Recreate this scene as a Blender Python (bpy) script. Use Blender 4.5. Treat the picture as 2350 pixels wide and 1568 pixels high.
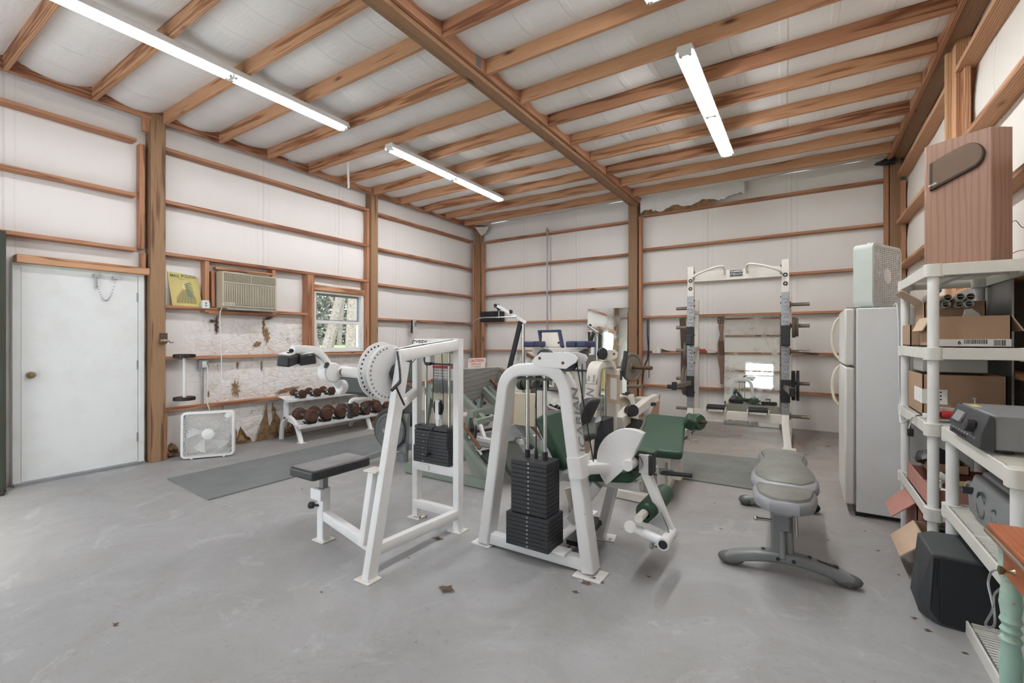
import bpy, bmesh, math, random
from mathutils import Vector, Matrix
random.seed(7)
PI = math.pi
SC = bpy.context.scene
COL = SC.collection
for o in list(bpy.data.objects): bpy.data.objects.remove(o)

# ---------------------------------------------------------------- camera
YAW = math.radians(32.63); EYE = 1.37; FPX = 1051.0
cd = bpy.data.cameras.new('camera'); cam = bpy.data.objects.new('camera', cd); COL.objects.link(cam)
cd.sensor_fit = 'HORIZONTAL'; cd.sensor_width = 36.0; cd.lens = FPX / 2350.0 * 36.0
cd.shift_y = -2.0 / 2350.0; cd.clip_start = 0.05; cd.clip_end = 300
cam.location = (0, 0, EYE); cam.rotation_euler = (PI / 2, 0, YAW)
SC.camera = cam
# ---------------------------------------------------------------- world, exposure
w = bpy.data.worlds.new('overcast sky'); SC.world = w; w.use_nodes = True
wn = w.node_tree; wn.nodes.clear()
bg = wn.nodes.new('ShaderNodeBackground'); wo = wn.nodes.new('ShaderNodeOutputWorld')
bg.inputs['Color'].default_value = (0.86, 0.93, 1.0, 1); bg.inputs['Strength'].default_value = 2.0
wn.links.new(bg.outputs[0], wo.inputs[0])
SC.view_settings.view_transform = 'Standard'; SC.view_settings.look = 'None'
SC.view_settings.exposure = 0.88; SC.view_settings.gamma = 1.0; SC.view_settings.use_curve_mapping = False
TUBE_POWER = 34.0          # radiance of the fluorescent tubes
# soft overcast sun outside
sl = bpy.data.lights.new('sun', 'SUN'); sl.energy = 4.0; sl.angle = math.radians(20); sl.color = (1, 0.97, 0.92)
so = bpy.data.objects.new('sun', sl); COL.objects.link(so); so.rotation_euler = (math.radians(38), 0, math.radians(40)); so.location = (-12, 5, 20)

# ---------------------------------------------------------------- surveying helpers: sight lines from the camera cut with real planes
F2 = Vector((-math.sin(YAW), math.cos(YAW))); R2 = Vector((math.cos(YAW), math.sin(YAW)))
def _r(u): return F2 + R2 * ((u - 1175.0) / FPX)
def DP(u, v, d):
    p = _r(u) * d; return Vector((p.x, p.y, EYE - (v - 782.0) / FPX * d))
def WX(u, v, X): return DP(u, v, X / _r(u).x)
def WY(u, v, Y): return DP(u, v, Y / _r(u).y)
def WZ(u, v, z): return DP(u, v, FPX * (EYE - z) / (v - 782.0))
V = Vector
# ---------------------------------------------------------------- mesh builder
def frame(d, up=V((0, 0, 1))):
    d = V(d).normalized(); up = V(up)
    if abs(d.dot(up.normalized())) > 0.98: up = V((0, 1, 0)) if abs(d.y) < 0.9 else V((1, 0, 0))
    s = d.cross(up).normalized(); u = s.cross(d).normalized()
    return s, u, d
class MB:
    def __init__(s): s.v = []; s.f = []
    def add(s, vs, fs):
        n = len(s.v); s.v += [V(p) for p in vs]; s.f += [tuple(i + n for i in f) for f in fs]; return s
    def bx(s, x0, x1, y0, y1, z0, z1):
        x0, x1 = min(x0, x1), max(x0, x1); y0, y1 = min(y0, y1), max(y0, y1); z0, z1 = min(z0, z1), max(z0, z1)
        return s.add([(x0,y0,z0),(x1,y0,z0),(x1,y1,z0),(x0,y1,z0),(x0,y0,z1),(x1,y0,z1),(x1,y1,z1),(x0,y1,z1)],
                     [(0,3,2,1),(4,5,6,7),(0,1,5,4),(1,2,6,5),(2,3,7,6),(3,0,4,7)])
    def bar(s, a, b, w, h=None, up=(0, 0, 1), w2=None, h2=None):
        h = w if h is None else h; w2 = w if w2 is None else w2; h2 = h if h2 is None else h2
        a, b = V(a), V(b); sd, u, d = frame(b - a, up); vs = []
        for p, ww, hh in ((a, w, h), (b, w2, h2)):
            for i, j in ((-1,-1),(1,-1),(1,1),(-1,1)): vs.append(p + sd * (i * ww / 2) + u * (j * hh / 2))
        return s.add(vs, [(0,1,2,3),(7,6,5,4),(1,0,4,5),(2,1,5,6),(3,2,6,7),(0,3,7,4)])
    def box(s, c, sz, rot=(0, 0, 0)):
        from mathutils import Euler
        R = Euler(rot).to_matrix(); c = V(c); vs = []
        for k in (-1, 1):
            for i, j in ((-1,-1),(1,-1),(1,1),(-1,1)): vs.append(c + R @ V((i*sz[0]/2, j*sz[1]/2, k*sz[2]/2)))
        return s.add(vs, [(0,3,2,1),(4,5,6,7),(0,1,5,4),(1,2,6,5),(2,3,7,6),(3,0,4,7)])
    def cyl(s, a, b, r, r2=None, n=16):
        a, b = V(a), V(b); r2 = r if r2 is None else r2
        return s.lathe(a, b - a, [(0, 0), (r, 0), (r2, (b - a).length), (0, (b - a).length)], n)
    def lathe(s, o, axis, prof, n=24, a0=0, a1=2 * PI):
        o = V(o); sd, u, d = frame(axis); full = abs(a1 - a0 - 2 * PI) < 1e-6; m = n if full else n + 1
        vs = []; fs = []
        for r, t in prof:
            for i in range(m):
                a = a0 + (a1 - a0) * i / n
                vs.append(o + d * t + (sd * math.cos(a) + u * math.sin(a)) * max(r, 1e-5))
        for k in range(len(prof) - 1):
            for i in range(m if full else m - 1):
                j = (i + 1) % m
                fs.append((k*m+i, k*m+j, (k+1)*m+j, (k+1)*m+i))
        return s.add(vs, fs)
    def sweep(s, path, prof, up=(0, 0, 1), closed=False, scale=None):
        P = [V(p) for p in path]; n = len(P); m = len(prof); vs = []; fs = []
        pu = None
        for i, p in enumerate(P):
            if closed: t = (P[(i+1) % n] - P[i-1]).normalized(); t1 = (P[(i+1) % n] - p).normalized()
            elif i == 0: t = (P[1] - p).normalized(); t1 = t
            elif i == n - 1: t = (p - P[i-1]).normalized(); t1 = t
            else:
                ta = (p - P[i-1]).normalized(); t1 = (P[i+1] - p).normalized(); t = (ta + t1)
                t = t.normalized() if t.length > 1e-6 else t1
            if up is None:
                if pu is None: sd, u, d = frame(t)
                else:
                    sd = t.cross(pu).normalized(); u = sd.cross(t).normalized()
                pu = u
            else: sd, u, d = frame(t, up)
            cs = max(t.dot(t1), 0.4)
            sc = 1.0 if scale is None else scale[i]
            for a, b in prof:
                # mitre in the bend plane (side direction) only
                vs.append(p + (sd * (a / (cs if up is not None else 1)) + u * b) * sc)
        for i in range(n if closed else n - 1):
            for j in range(m):
                k = (j + 1) % m; q = (i + 1) % n
                fs.append((i*m+j, i*m+k, q*m+k, q*m+j))
        if not closed: fs += [tuple(range(m))[::-1], tuple((n-1)*m + j for j in range(m))]
        return s.add(vs, fs)
    def tube(s, path, r, n=10, closed=False, scale=None):
        return s.sweep(path, [(r*math.cos(2*PI*i/n), r*math.sin(2*PI*i/n)) for i in range(n)], None, closed, scale)
    def prism(s, poly, o, ux, uy, th):
        o, ux, uy = V(o), V(ux), V(uy); nz = ux.cross(uy).normalized(); n = len(poly)
        vs = [o + ux*a + uy*b - nz*th/2 for a, b in poly] + [o + ux*a + uy*b + nz*th/2 for a, b in poly]
        return s.add(vs, [tuple(range(n))[::-1], tuple(range(n, 2*n))] + [(i, (i+1) % n, n+(i+1) % n, n+i) for i in range(n)])
    def ball(s, c, r, sc=(1, 1, 1), n=16):
        pr = [(r*math.sin(PI*k/(n//2)), -r*math.cos(PI*k/(n//2))) for k in range(n//2+1)]
        t = MB().lathe((0,0,0), (0,0,1), pr, n); c = V(c)
        return s.add([c + V((p.x*sc[0], p.y*sc[1], p.z*sc[2])) for p in t.v], t.f)
    def quad(s, *p): return s.add(p, [tuple(range(len(p)))])
    def xf(s, M): s.v = [M @ p for p in s.v]; return s
    def plus(s, o): return s.add(o.v, o.f)
def rrect(w, h, r, n=5):
    r = min(r, w/2-1e-4, h/2-1e-4); out = []
    for cx, cy, a in ((w/2-r, h/2-r, 0), (-w/2+r, h/2-r, PI/2), (-w/2+r, -h/2+r, PI), (w/2-r, -h/2+r, 1.5*PI)):
        for i in range(n+1): t = a + PI/2*i/n; out.append((cx + r*math.cos(t), cy + r*math.sin(t)))
    return out
def arc(cx, cy, r, a0, a1, n=12): return [(cx + r*math.cos(a0+(a1-a0)*i/n), cy + r*math.sin(a0+(a1-a0)*i/n)) for i in range(n+1)]
def smoothpath(pts, n=6):
    P = [V(p) for p in pts]; P = [P[0]*2-P[1]] + P + [P[-1]*2-P[-2]]; out = []
    for i in range(1, len(P)-2):
        for k in range(n):
            t = k/n; a, b, c, d = P[i-1:i+3]
            out.append(0.5*((2*b)+(c-a)*t+(2*a-5*b+4*c-d)*t*t+(3*b-a-3*c+d)*t**3))
    return out + [P[-2]]
# ---------------------------------------------------------------- objects
INV = {}
def mesh_of(name, m, M=None):
    me = bpy.data.meshes.new(name)
    vs = [(M @ p) for p in m.v] if M is not None else m.v
    me.from_pydata([tuple(p) for p in vs], [], m.f)
    bm = bmesh.new(); bm.from_mesh(me); bmesh.ops.remove_doubles(bm, verts=bm.verts, dist=1e-5)
    bmesh.ops.recalc_face_normals(bm, faces=bm.faces); bm.to_mesh(me); bm.free()
    me.polygons.foreach_set('use_smooth', [True]*len(me.polygons)); me.set_sharp_from_angle(angle=math.radians(38))
    return me
def tag(o, label, cat=None, group=None, kind=None):
    if label: o['label'] = label
    if cat: o['category'] = cat
    if group: o['group'] = group
    if kind: o['kind'] = kind
    return o
def thing(name, label, cat, loc=(0, 0, 0), group=None, rz=0):
    o = bpy.data.objects.new(name, None); COL.objects.link(o); o.location = loc; o.rotation_euler = (0, 0, rz)
    o.empty_display_size = 0.1
    INV[o.name] = (Matrix.Translation(V(loc)) @ Matrix.Rotation(rz, 4, 'Z')).inverted()
    return tag(o, label, cat, group)
def bev(o, w, seg=2, ang=35):
    b = o.modifiers.new('bevel', 'BEVEL'); b.width = w; b.segments = seg; b.limit_method = 'ANGLE'; b.angle_limit = math.radians(ang); b.harden_normals = False
    return o
def part(name, m, mat, parent, bevel=0, seg=2, label=None, kind=None):
    M = INV[parent.name]
    o = bpy.data.objects.new(name, mesh_of(name, m, M)); COL.objects.link(o); o.parent = parent
    INV[o.name] = M
    o.data.materials.append(mat)
    if bevel: bev(o, bevel, seg)
    if label: o['label'] = label
    if kind: o['kind'] = kind
    return o
def solo(name, m, mat, label, cat, group=None, bevel=0, seg=2, kind=None):
    xs = [p.x for p in m.v]; ys = [p.y for p in m.v]; zs = [p.z for p in m.v]
    c = V(((min(xs)+max(xs))/2, (min(ys)+max(ys))/2, min(zs)))
    Mi = Matrix.Translation(-c)
    o = bpy.data.objects.new(name, mesh_of(name, m, Mi)); COL.objects.link(o); o.location = c
    INV[o.name] = Mi
    o.data.materials.append(mat)
    if bevel: bev(o, bevel, seg)
    return tag(o, label, cat, group, kind)
def dup(root, loc, rz=None, label=None, group=None):
    r = root.copy(); COL.objects.link(r); r.location = loc
    if rz is not None: r.rotation_euler = (0, 0, rz)
    if label: r['label'] = label
    if group: r['group'] = group
    for ch in list(root.children):
        c = ch.copy(); COL.objects.link(c); c.parent = r
        for g in ch.children:
            d = g.copy(); COL.objects.link(d); d.parent = c
    return r
def textmesh(s, size, o, ux, uy, depth=0.001, align='CENTER', bold=0.0, shear=0.0, spacing=1.0, sx=1.0):
    cu = bpy.data.curves.new('t', 'FONT'); cu.body = s; cu.size = 1.0; cu.align_x = align; cu.align_y = 'CENTER'; cu.offset = bold
    cu.space_character = spacing; cu.resolution_u = 3; cu.shear = shear
    ob = bpy.data.objects.new('t', cu); COL.objects.link(ob)
    me = bpy.data.meshes.new_from_object(ob); o, ux, uy = V(o), V(ux).normalized(), V(uy).normalized(); nz = ux.cross(uy)
    m = MB(); m.add([o + ux*p.co.x*size*sx + uy*p.co.y*size + nz*depth for p in me.vertices], [tuple(f.vertices) for f in me.polygons])
    bpy.data.objects.remove(ob); bpy.data.curves.remove(cu); bpy.data.meshes.remove(me)
    return m
# ---------------------------------------------------------------- materials
class NT:
    def __init__(s, name):
        s.m = bpy.data.materials.new(name); s.m.use_nodes = True; s.t = s.m.node_tree; s.n = s.t.nodes; s.n.clear()
        s.b = s.n.new('ShaderNodeBsdfPrincipled'); s.o = s.n.new('ShaderNodeOutputMaterial'); s.l(s.b.outputs[0], s.o.inputs[0])
        s.tc = s.n.new('ShaderNodeTexCoord')
    def l(s, a, b): s.t.links.new(a, b)
    def set(s, **k):
        for a, v in k.items():
            i = s.b.inputs[a.replace('_', ' ')]
            if hasattr(v, 'is_output'): s.l(v, i)
            else: i.default_value = (*v, 1) if isinstance(v, tuple) and len(v) == 3 else v
        return s
    def map(s, scale=(1, 1, 1), loc=None, src='Object', rnd=False):
        mp = s.n.new('ShaderNodeMapping'); mp.inputs['Scale'].default_value = scale
        if loc: mp.inputs['Location'].default_value = loc
        out = s.tc.outputs[src]
        if rnd:
            oi = s.n.new('ShaderNodeObjectInfo'); ad = s.n.new('ShaderNodeVectorMath'); ad.operation = 'MULTIPLY_ADD'
            s.l(oi.outputs['Random'], ad.inputs[0]); ad.inputs[1].default_value = (37, 53, 91); s.l(out, ad.inputs[2]); out = ad.outputs[0]
        s.l(out, mp.inputs['Vector']); return mp.outputs[0]
    def noise(s, vec, scale=5, detail=4, rough=0.55, dist=0, out='Fac'):
        n = s.n.new('ShaderNodeTexNoise'); s.l(vec, n.inputs['Vector']); n.inputs['Scale'].default_value = scale
        n.inputs['Detail'].default_value = detail; n.inputs['Roughness'].default_value = rough; n.inputs['Distortion'].default_value = dist
        return n.outputs[out]
    def voro(s, vec, scale=5, feat='F1', rnd=1.0):
        n = s.n.new('ShaderNodeTexVoronoi'); s.l(vec, n.inputs['Vector']); n.feature = feat; n.inputs['Scale'].default_value = scale
        if 'Randomness' in n.inputs: n.inputs['Randomness'].default_value = rnd
        return n.outputs['Distance']
    def wave(s, vec, scale=5, dist=2, ds=1, detail=2, dirn='X', typ='BANDS'):
        n = s.n.new('ShaderNodeTexWave'); s.l(vec, n.inputs['Vector']); n.wave_type = typ
        if typ == 'BANDS': n.bands_direction = dirn
        n.inputs['Scale'].default_value = scale; n.inputs['Distortion'].default_value = dist; n.inputs['Detail'].default_value = detail
        n.inputs['Detail Scale'].default_value = ds; return n.outputs['Fac']
    def ramp(s, fac, stops):
        r = s.n.new('ShaderNodeValToRGB'); e = r.color_ramp.elements
        while len(e) < len(stops): e.new(0.5)
        for k, (p, c) in enumerate(stops):
            e[k].position = p; e[k].color = (*c, 1) if not isinstance(c, (int, float)) else (c, c, c, 1)
        s.l(fac, r.inputs[0]); return r.outputs[0]
    def mix(s, fac, a, b, mode='MIX'):
        x = s.n.new('ShaderNodeMix'); x.data_type = 'RGBA'; x.blend_type = mode
        for idx, val in ((0, fac), (6, a), (7, b)):
            if hasattr(val, 'is_output'): s.l(val, x.inputs[idx])
            else: x.inputs[idx].default_value = val if isinstance(val, (int, float)) else (*val, 1)
        return x.outputs[2]
    def math(s, op, a, b=0.0, c=None):
        x = s.n.new('ShaderNodeMath'); x.operation = op
        for i, v in enumerate((a, b, c)):
            if v is None: continue
            if hasattr(v, 'is_output'): s.l(v, x.inputs[i])
            else: x.inputs[i].default_value = v
        return x.outputs[0]
    def sep(s, vec):
        x = s.n.new('ShaderNodeSeparateXYZ'); s.l(vec, x.inputs[0]); return x.outputs
    def bump(s, h, strength=0.3, dist=0.01):
        b = s.n.new('ShaderNodeBump'); b.inputs['Strength'].default_value = strength; b.inputs['Distance'].default_value = dist
        s.l(h, b.inputs['Height']); s.l(b.outputs[0], s.b.inputs['Normal']); return s
def wood(name, a, b, c, rough=0.7, knots=True, grain=1.0, axis=0):
    def ax(l, o): q = [o, o, o]; q[axis] = l; return tuple(q)
    t = NT(name); v = t.map(ax(0.55, 9*grain), rnd=True)
    n1 = t.noise(v, 2.2, 3, 0.5, 0.6); rings = t.wave(v, 2.3, 6.5, 0.8, 2, 'X' if axis == 1 else 'Y')
    vf = t.map(ax(3, 90), rnd=True); n2 = t.noise(vf, 2, 3)
    col = t.ramp(rings, [(0.0, c), (0.16, b), (0.42, a), (1.0, a)])
    col = t.mix(t.math('MULTIPLY', n1, 0.4), col, b)
    col = t.mix(t.ramp(n2, [(0.35, 0.22), (0.6, 0.0)]), col, c)
    if knots:
        vk = t.map((1.6, 5, 5), rnd=True); k = t.voro(vk, 1.0)
        col = t.mix(t.ramp(k, [(0.045, 0.9), (0.11, 0.25), (0.16, 0.0)]), col, (c[0]*0.35, c[1]*0.3, c[2]*0.3))
    t.set(Base_Color=col, Roughness=rough); t.bump(n2, 0.15, 0.004); return t.m
def plain(name, col, rough=0.5, metal=0.0, var=0.12, scale=6, spec=None, bump=0, bscale=80, coat=0):
    t = NT(name); v = t.map(); n = t.noise(v, scale, 5, 0.6)
    c = t.mix(t.ramp(n, [(0.3, 0.0), (0.75, 1.0)]), col, tuple(max(0, x*(1-var)) for x in col))
    t.set(Base_Color=c, Roughness=rough, Metallic=metal)
    if coat: t.set(Coat_Weight=coat)
    if bump: t.bump(t.noise(v, bscale, 3), bump, 0.003)
    return t.m
def painted(name, col, chips=(0.16, 0.12, 0.09), rough=0.38, dirt=(0.45, 0.40, 0.33), amt=0.5, lim=0.68):
    t = NT(name); v = t.map(); n = t.noise(v, 3.5, 5, 0.6); n2 = t.noise(v, 42, 5, 0.7); z = t.sep(t.n and t.tc.outputs['Object'])
    c = t.mix(t.ramp(n, [(0.45, 0.0), (0.85, amt*0.6)]), col, dirt)
    c = t.mix(t.ramp(n2, [(lim, 0.0), (lim+0.035, 0.9)]), c, chips)
    t.set(Base_Color=c, Roughness=rough); return t.m
M = {}
M['joist'] = wood('pine joist', (0.60, 0.34, 0.19), (0.47, 0.235, 0.12), (0.22, 0.085, 0.035))
M['girt'] = wood('pine girt', (0.50, 0.255, 0.14), (0.37, 0.165, 0.085), (0.17, 0.06, 0.028))
M['post'] = wood('treated post', (0.34, 0.205, 0.11), (0.25, 0.135, 0.07), (0.11, 0.05, 0.025))
M['beam'] = wood('treated beam', (0.40, 0.23, 0.125), (0.30, 0.155, 0.08), (0.16, 0.075, 0.04))
M['newpine'] = wood('pale pine', (0.68, 0.46, 0.27), (0.56, 0.35, 0.19), (0.36, 0.19, 0.09))
M['greenpost'] = wood('dark green stained post', (0.035, 0.055, 0.042), (0.022, 0.036, 0.028), (0.05, 0.04, 0.02), 0.6)
M['walnut'] = wood('walnut veneer', (0.34, 0.19, 0.13), (0.28, 0.15, 0.10), (0.255, 0.135, 0.09), 0.45, False, 0.9, 2)
M['orangewood'] = wood('orange varnished wood', (0.42, 0.13, 0.045), (0.34, 0.09, 0.03), (0.30, 0.08, 0.025), 0.35, False, 0.7, 1)
# concrete floor
t = NT('concrete'); v = t.map(); big = t.noise(v, 0.35, 5, 0.6, 0.6); mid = t.noise(v, 1.6, 7, 0.68, 0.8); fine = t.noise(v, 28, 6, 0.75)
vs = t.map((1.0, 0.22, 1.0)); st = t.noise(vs, 2.2, 6, 0.7, 1.5)
c = t.mix(t.ramp(big, [(0.38, 0.0), (0.62, 1.0)]), (0.36, 0.365, 0.375), (0.305, 0.305, 0.305))
c = t.mix(t.ramp(mid, [(0.40, 0.0), (0.64, 0.8)]), c, (0.28, 0.275, 0.265))
pale = t.noise(v, 2.6, 8, 0.75, 1.2); c = t.mix(t.ramp(pale, [(0.56, 0.0), (0.68, 0.42)]), c, (0.50, 0.505, 0.515))
xyz = t.sep(t.tc.outputs['Object'])
far = t.math('MULTIPLY', t.ramp(t.math('MULTIPLY', t.math('ADD', xyz[1], 0.0), 0.1), [(0.28, 0.0), (0.62, 1.0)]), t.ramp(st, [(0.35, 0.25), (0.7, 1.0)]))
c = t.mix(t.math('MULTIPLY', far, 0.8), c, (0.30, 0.225, 0.165))
c = t.mix(t.ramp(fine, [(0.56, 0.0), (0.70, 0.45)]), c, (0.19, 0.175, 0.16))
speck = t.noise(t.map(), 9, 8, 0.85); c = t.mix(t.math('MULTIPLY', t.ramp(speck, [(0.63, 0.0), (0.67, 0.8)]), t.ramp(st, [(0.3, 0.2), (0.65, 1.0)])), c, (0.06, 0.05, 0.04))
t.set(Base_Color=c, Roughness=t.ramp(mid, [(0.3, 0.42), (0.7, 0.62)])); t.bump(fine, 0.12, 0.003); M['concrete'] = t.m
# vinyl faced insulation: walls
def insul(name, col, stain, seam_axis, crease=0.35, tatter=False):
    t = NT(name); v = t.map(); n = t.noise(v, 0.8, 5, 0.6); c = t.mix(t.ramp(n, [(0.4, 0.0), (0.8, 0.5)]), col, tuple(x*0.93 for x in col))
    s2 = t.noise(v, 1.3, 7, 0.7, 0.4); c = t.mix(t.ramp(s2, [(0.68, 0.0), (0.80, 0.35)]), c, stain)
    xyz = t.sep(t.tc.outputs['Object']); ax = xyz[seam_axis]
    fr = t.math('FRACT', t.math('MULTIPLY', t.math('ADD', ax, 20.3), 0.82)); seam = t.math('ABSOLUTE', t.math('SUBTRACT', fr, 0.5))
    line = t.ramp(seam, [(0.0, 1.0), (0.012, 0.0), (0.05, 0.0), (0.06, 0.5), (0.07, 0.0)])
    c = t.mix(t.math('MULTIPLY', line, 0.22), c, (0.32, 0.31, 0.30))
    sc = (26, 26, 0.5) if seam_axis != 2 else (26, 26, 26)
    stretch = t.noise(t.map(sc), 1.0, 3, 0.5, 0.3); h = t.math('ADD', t.math('MULTIPLY', stretch, crease), t.math('MULTIPLY', t.noise(v, 3.0, 4, 0.6), 0.8))
    h = t.math('SUBTRACT', h, t.math('MULTIPLY', line, 0.5))
    if tatter:
        y, z = xyz[1], xyz[2]
        my = t.math('MULTIPLY', t.ramp(t.math('MULTIPLY', y, 0.1), [(0.245, 0.0), (0.285, 1.0), (0.50, 1.0), (0.53, 0.0)]), t.ramp(t.math('MULTIPLY', z, 0.5), [(0.78, 1.0), (0.86, 0.0)]))
        cells = t.voro(t.map((1, 1.2, 2.6)), 4.5, 'DISTANCE_TO_EDGE'); wn_ = t.noise(v, 5, 6, 0.75, 2.0)
        tear = t.math('MULTIPLY', t.ramp(wn_, [(0.58, 0.0), (0.64, 1.0)]), my)
        c = t.mix(t.math('MULTIPLY', t.ramp(wn_, [(0.50, 0.0), (0.62, 0.6)]), my), c, (0.60, 0.51, 0.40))
        c = t.mix(t.math('MULTIPLY', t.ramp(t.noise(v, 7, 7, 0.8, 1.0), [(0.61, 0.0), (0.64, 1.0)]), my), c, (0.36, 0.24, 0.14))
        h = t.math('ADD', h, t.math('MULTIPLY', t.math('MULTIPLY', t.ramp(cells, [(0.0, 0.0), (0.10, 1.0)]), 0.7), my))
        h = t.math('ADD', h, t.math('MULTIPLY', t.math('MULTIPLY', t.noise(v, 3.2, 5, 0.6, 0.8), 9.0), my))
    t.set(Base_Color=c, Roughness=0.55); t.bump(h, 0.35, 0.02); return t.m
M['wall_x'] = insul('insulation facing left', (0.80, 0.77, 0.745), (0.66, 0.60, 0.50), 1, tatter=True)
M['wall_y'] = insul('insulation facing back', (0.82, 0.795, 0.765), (0.68, 0.61, 0.51), 0)
M['wall_r'] = insul('insulation facing right', (0.84, 0.80, 0.74), (0.70, 0.63, 0.53), 1)
t = NT('roof insulation'); v = t.map(); n = t.noise(v, 0.9, 5, 0.6)
c = t.mix(t.ramp(n, [(0.4, 0.0), (0.75, 0.6)]), (0.84, 0.82, 0.79), (0.77, 0.76, 0.75)); y2 = t.noise(v, 0.55, 4, 0.6); c = t.mix(t.ramp(y2, [(0.58, 0.0), (0.75, 0.5)]), c, (0.66, 0.60, 0.47))
edge = t.noise(t.map((2, 9, 1)), 1.2, 6, 0.7); c = t.mix(t.ramp(edge, [(0.68, 0.0), (0.72, 0.35)]), c, (0.58, 0.52, 0.44))
cr = t.noise(t.map((5, 40, 5)), 1.0, 3, 0.5, 0.6); cr2 = t.wave(t.map((1, 0.12, 1)), 0.9, 3.0, 1.2, 2, 'X')
t.set(Base_Color=c, Roughness=0.85)
t.b.inputs['Specular IOR Level'].default_value = 0.1
t.bump(t.math('ADD', t.math('MULTIPLY', cr, 0.5), t.math('MULTIPLY', t.ramp(cr2, [(0.9, 0.0), (0.96, 1.0)]), 1.2)), 0.3, 0.02); M['roof'] = t.m
M['white'] = painted('white powder coat', (0.80, 0.80, 0.80))
M['offwhite'] = painted('aged white powder coat', (0.74, 0.71, 0.65), amt=0.8)
M['cream'] = painted('cream powder coat', (0.70, 0.65, 0.52), amt=0.7)
M['doorpaint'] = painted('dusty white door paint', (0.74, 0.755, 0.75), amt=0.45, chips=(0.5, 0.47, 0.42))
M['white_plain'] = plain('white plastic', (0.78, 0.78, 0.76), 0.4, var=0.1)
M['shelfplastic'] = plain('aged ivory shelf plastic', (0.72, 0.71, 0.65), 0.45, var=0.14, scale=3)
M['fridgegrey'] = plain('aged fridge enamel', (0.70, 0.69, 0.64), 0.4, var=0.1, scale=2)
M['fridgeside'] = painted('fridge side enamel', (0.74, 0.75, 0.755), amt=0.35, chips=(0.5, 0.48, 0.45))
M['yellowed'] = plain('yellowed handle plastic', (0.70, 0.64, 0.48), 0.4)
M['ac'] = plain('beige plastic', (0.52, 0.46, 0.34), 0.5)
M['acshade'] = plain('beige with painted shade', (0.13, 0.115, 0.085), 0.7)  # the housing beige darkened, paints the shade inside the openings
M['black'] = plain('black plastic', (0.018, 0.018, 0.02), 0.45)
M['rubber'] = plain('black rubber', (0.03, 0.03, 0.032), 0.8, var=0.3, bump=0.2)
M['iron'] = plain('black weight iron', (0.028, 0.029, 0.034), 0.5, var=0.35, scale=9, bump=0.15)
M['dustiron'] = plain('dusty plate iron', (0.20, 0.17, 0.13), 0.75, var=0.35, scale=4, bump=0.2)
M['plategrey'] = plain('grey plate iron', (0.17, 0.175, 0.17), 0.55, 0.4, var=0.3)
M['darkplate'] = plain('dark olive plate iron', (0.075, 0.08, 0.068), 0.7, var=0.4, scale=5)
M['rust'] = plain('rusty sleeve steel', (0.20, 0.10, 0.055), 0.6, 0.5, var=0.4)
M['brown'] = plain('brown vinyl dumbbell', (0.085, 0.036, 0.022), 0.5, var=0.35, scale=12)
M['chrome'] = plain('chromed steel', (0.62, 0.61, 0.59), 0.22, 1.0, var=0.2, scale=10)
M['steel'] = plain('galvanised steel', (0.42, 0.43, 0.44), 0.42, 0.8, var=0.25)
M['brass'] = plain('aged brass', (0.34, 0.27, 0.17), 0.4, 0.9, var=0.3)
M['bronze'] = plain('dull peg steel', (0.30, 0.26, 0.21), 0.5, 0.6, var=0.3)
M['vinylblack'] = plain('black vinyl', (0.035, 0.036, 0.04), 0.38, var=0.3, bump=0.1)
M['vinyltop'] = plain('dusty black vinyl with painted sheen', (0.30, 0.30, 0.31), 0.35, var=0.6, scale=3)  # pale grey holds both the dust and a painted sheen
M['vinylgreen'] = plain('dark green vinyl', (0.018, 0.066, 0.034), 0.42, var=0.45, scale=3, bump=0.08)
M['vinylblue'] = plain('dark blue vinyl', (0.035, 0.045, 0.12), 0.45, var=0.3)
M['vinylgrey'] = plain('dusty grey vinyl', (0.19, 0.19, 0.165), 0.5, var=0.45, scale=5, bump=0.12)
M['vinylside'] = plain('grey vinyl side', (0.32, 0.33, 0.35), 0.45, var=0.15)
M['machgrey'] = plain('grey machine paint', (0.23, 0.24, 0.245), 0.42, 0.15, var=0.2, scale=4)
M['olive'] = painted('grey green machine paint', (0.20, 0.235, 0.20), amt=0.5, dirt=(0.3, 0.28, 0.22))
M['frameblack'] = plain('black frame paint', (0.022, 0.024, 0.03), 0.35, var=0.2)
M['mat'] = plain('grey rubber mat', (0.185, 0.195, 0.20), 0.75, var=0.25, scale=2.5, bump=0.2, bscale=160)
M['matr'] = plain('dusty rubber mat', (0.20, 0.205, 0.195), 0.7, var=0.4, scale=2.5, bump=0.2, bscale=160)
M['cardboard'] = plain('brown cardboard', (0.38, 0.245, 0.155), 0.8, var=0.15, scale=3)
M['redcard'] = plain('reddish cardboard', (0.40, 0.19, 0.155), 0.8, var=0.15, scale=3)
M['cardside'] = plain('pale cardboard edge', (0.52, 0.38, 0.27), 0.85, var=0.1)
M['paper'] = plain('white paper', (0.74, 0.73, 0.70), 0.8, var=0.08)
M['ink'] = plain('black ink', (0.02, 0.02, 0.02), 0.7)
M['greyink'] = plain('grey ink', (0.24, 0.24, 0.25), 0.6)
M['redink'] = plain('red ink', (0.62, 0.035, 0.045), 0.6)
M['red'] = plain('red plastic', (0.55, 0.03, 0.035), 0.4)
M['redcloth'] = plain('red cloth', (0.42, 0.06, 0.045), 0.9)
M['leather'] = plain('brown leather', (0.24, 0.155, 0.10), 0.6, var=0.3, bump=0.2)
M['darkleather'] = plain('dark brown leather', (0.10, 0.05, 0.032), 0.6, var=0.3)
M['yellow'] = plain('pale yellow tin', (0.66, 0.56, 0.20), 0.5, var=0.15)
M['yellowpaint'] = plain('bright yellow paint', (0.72, 0.50, 0.05), 0.5)
M['signgreen'] = plain('sign green ink', (0.13, 0.20, 0.13), 0.6)
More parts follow.
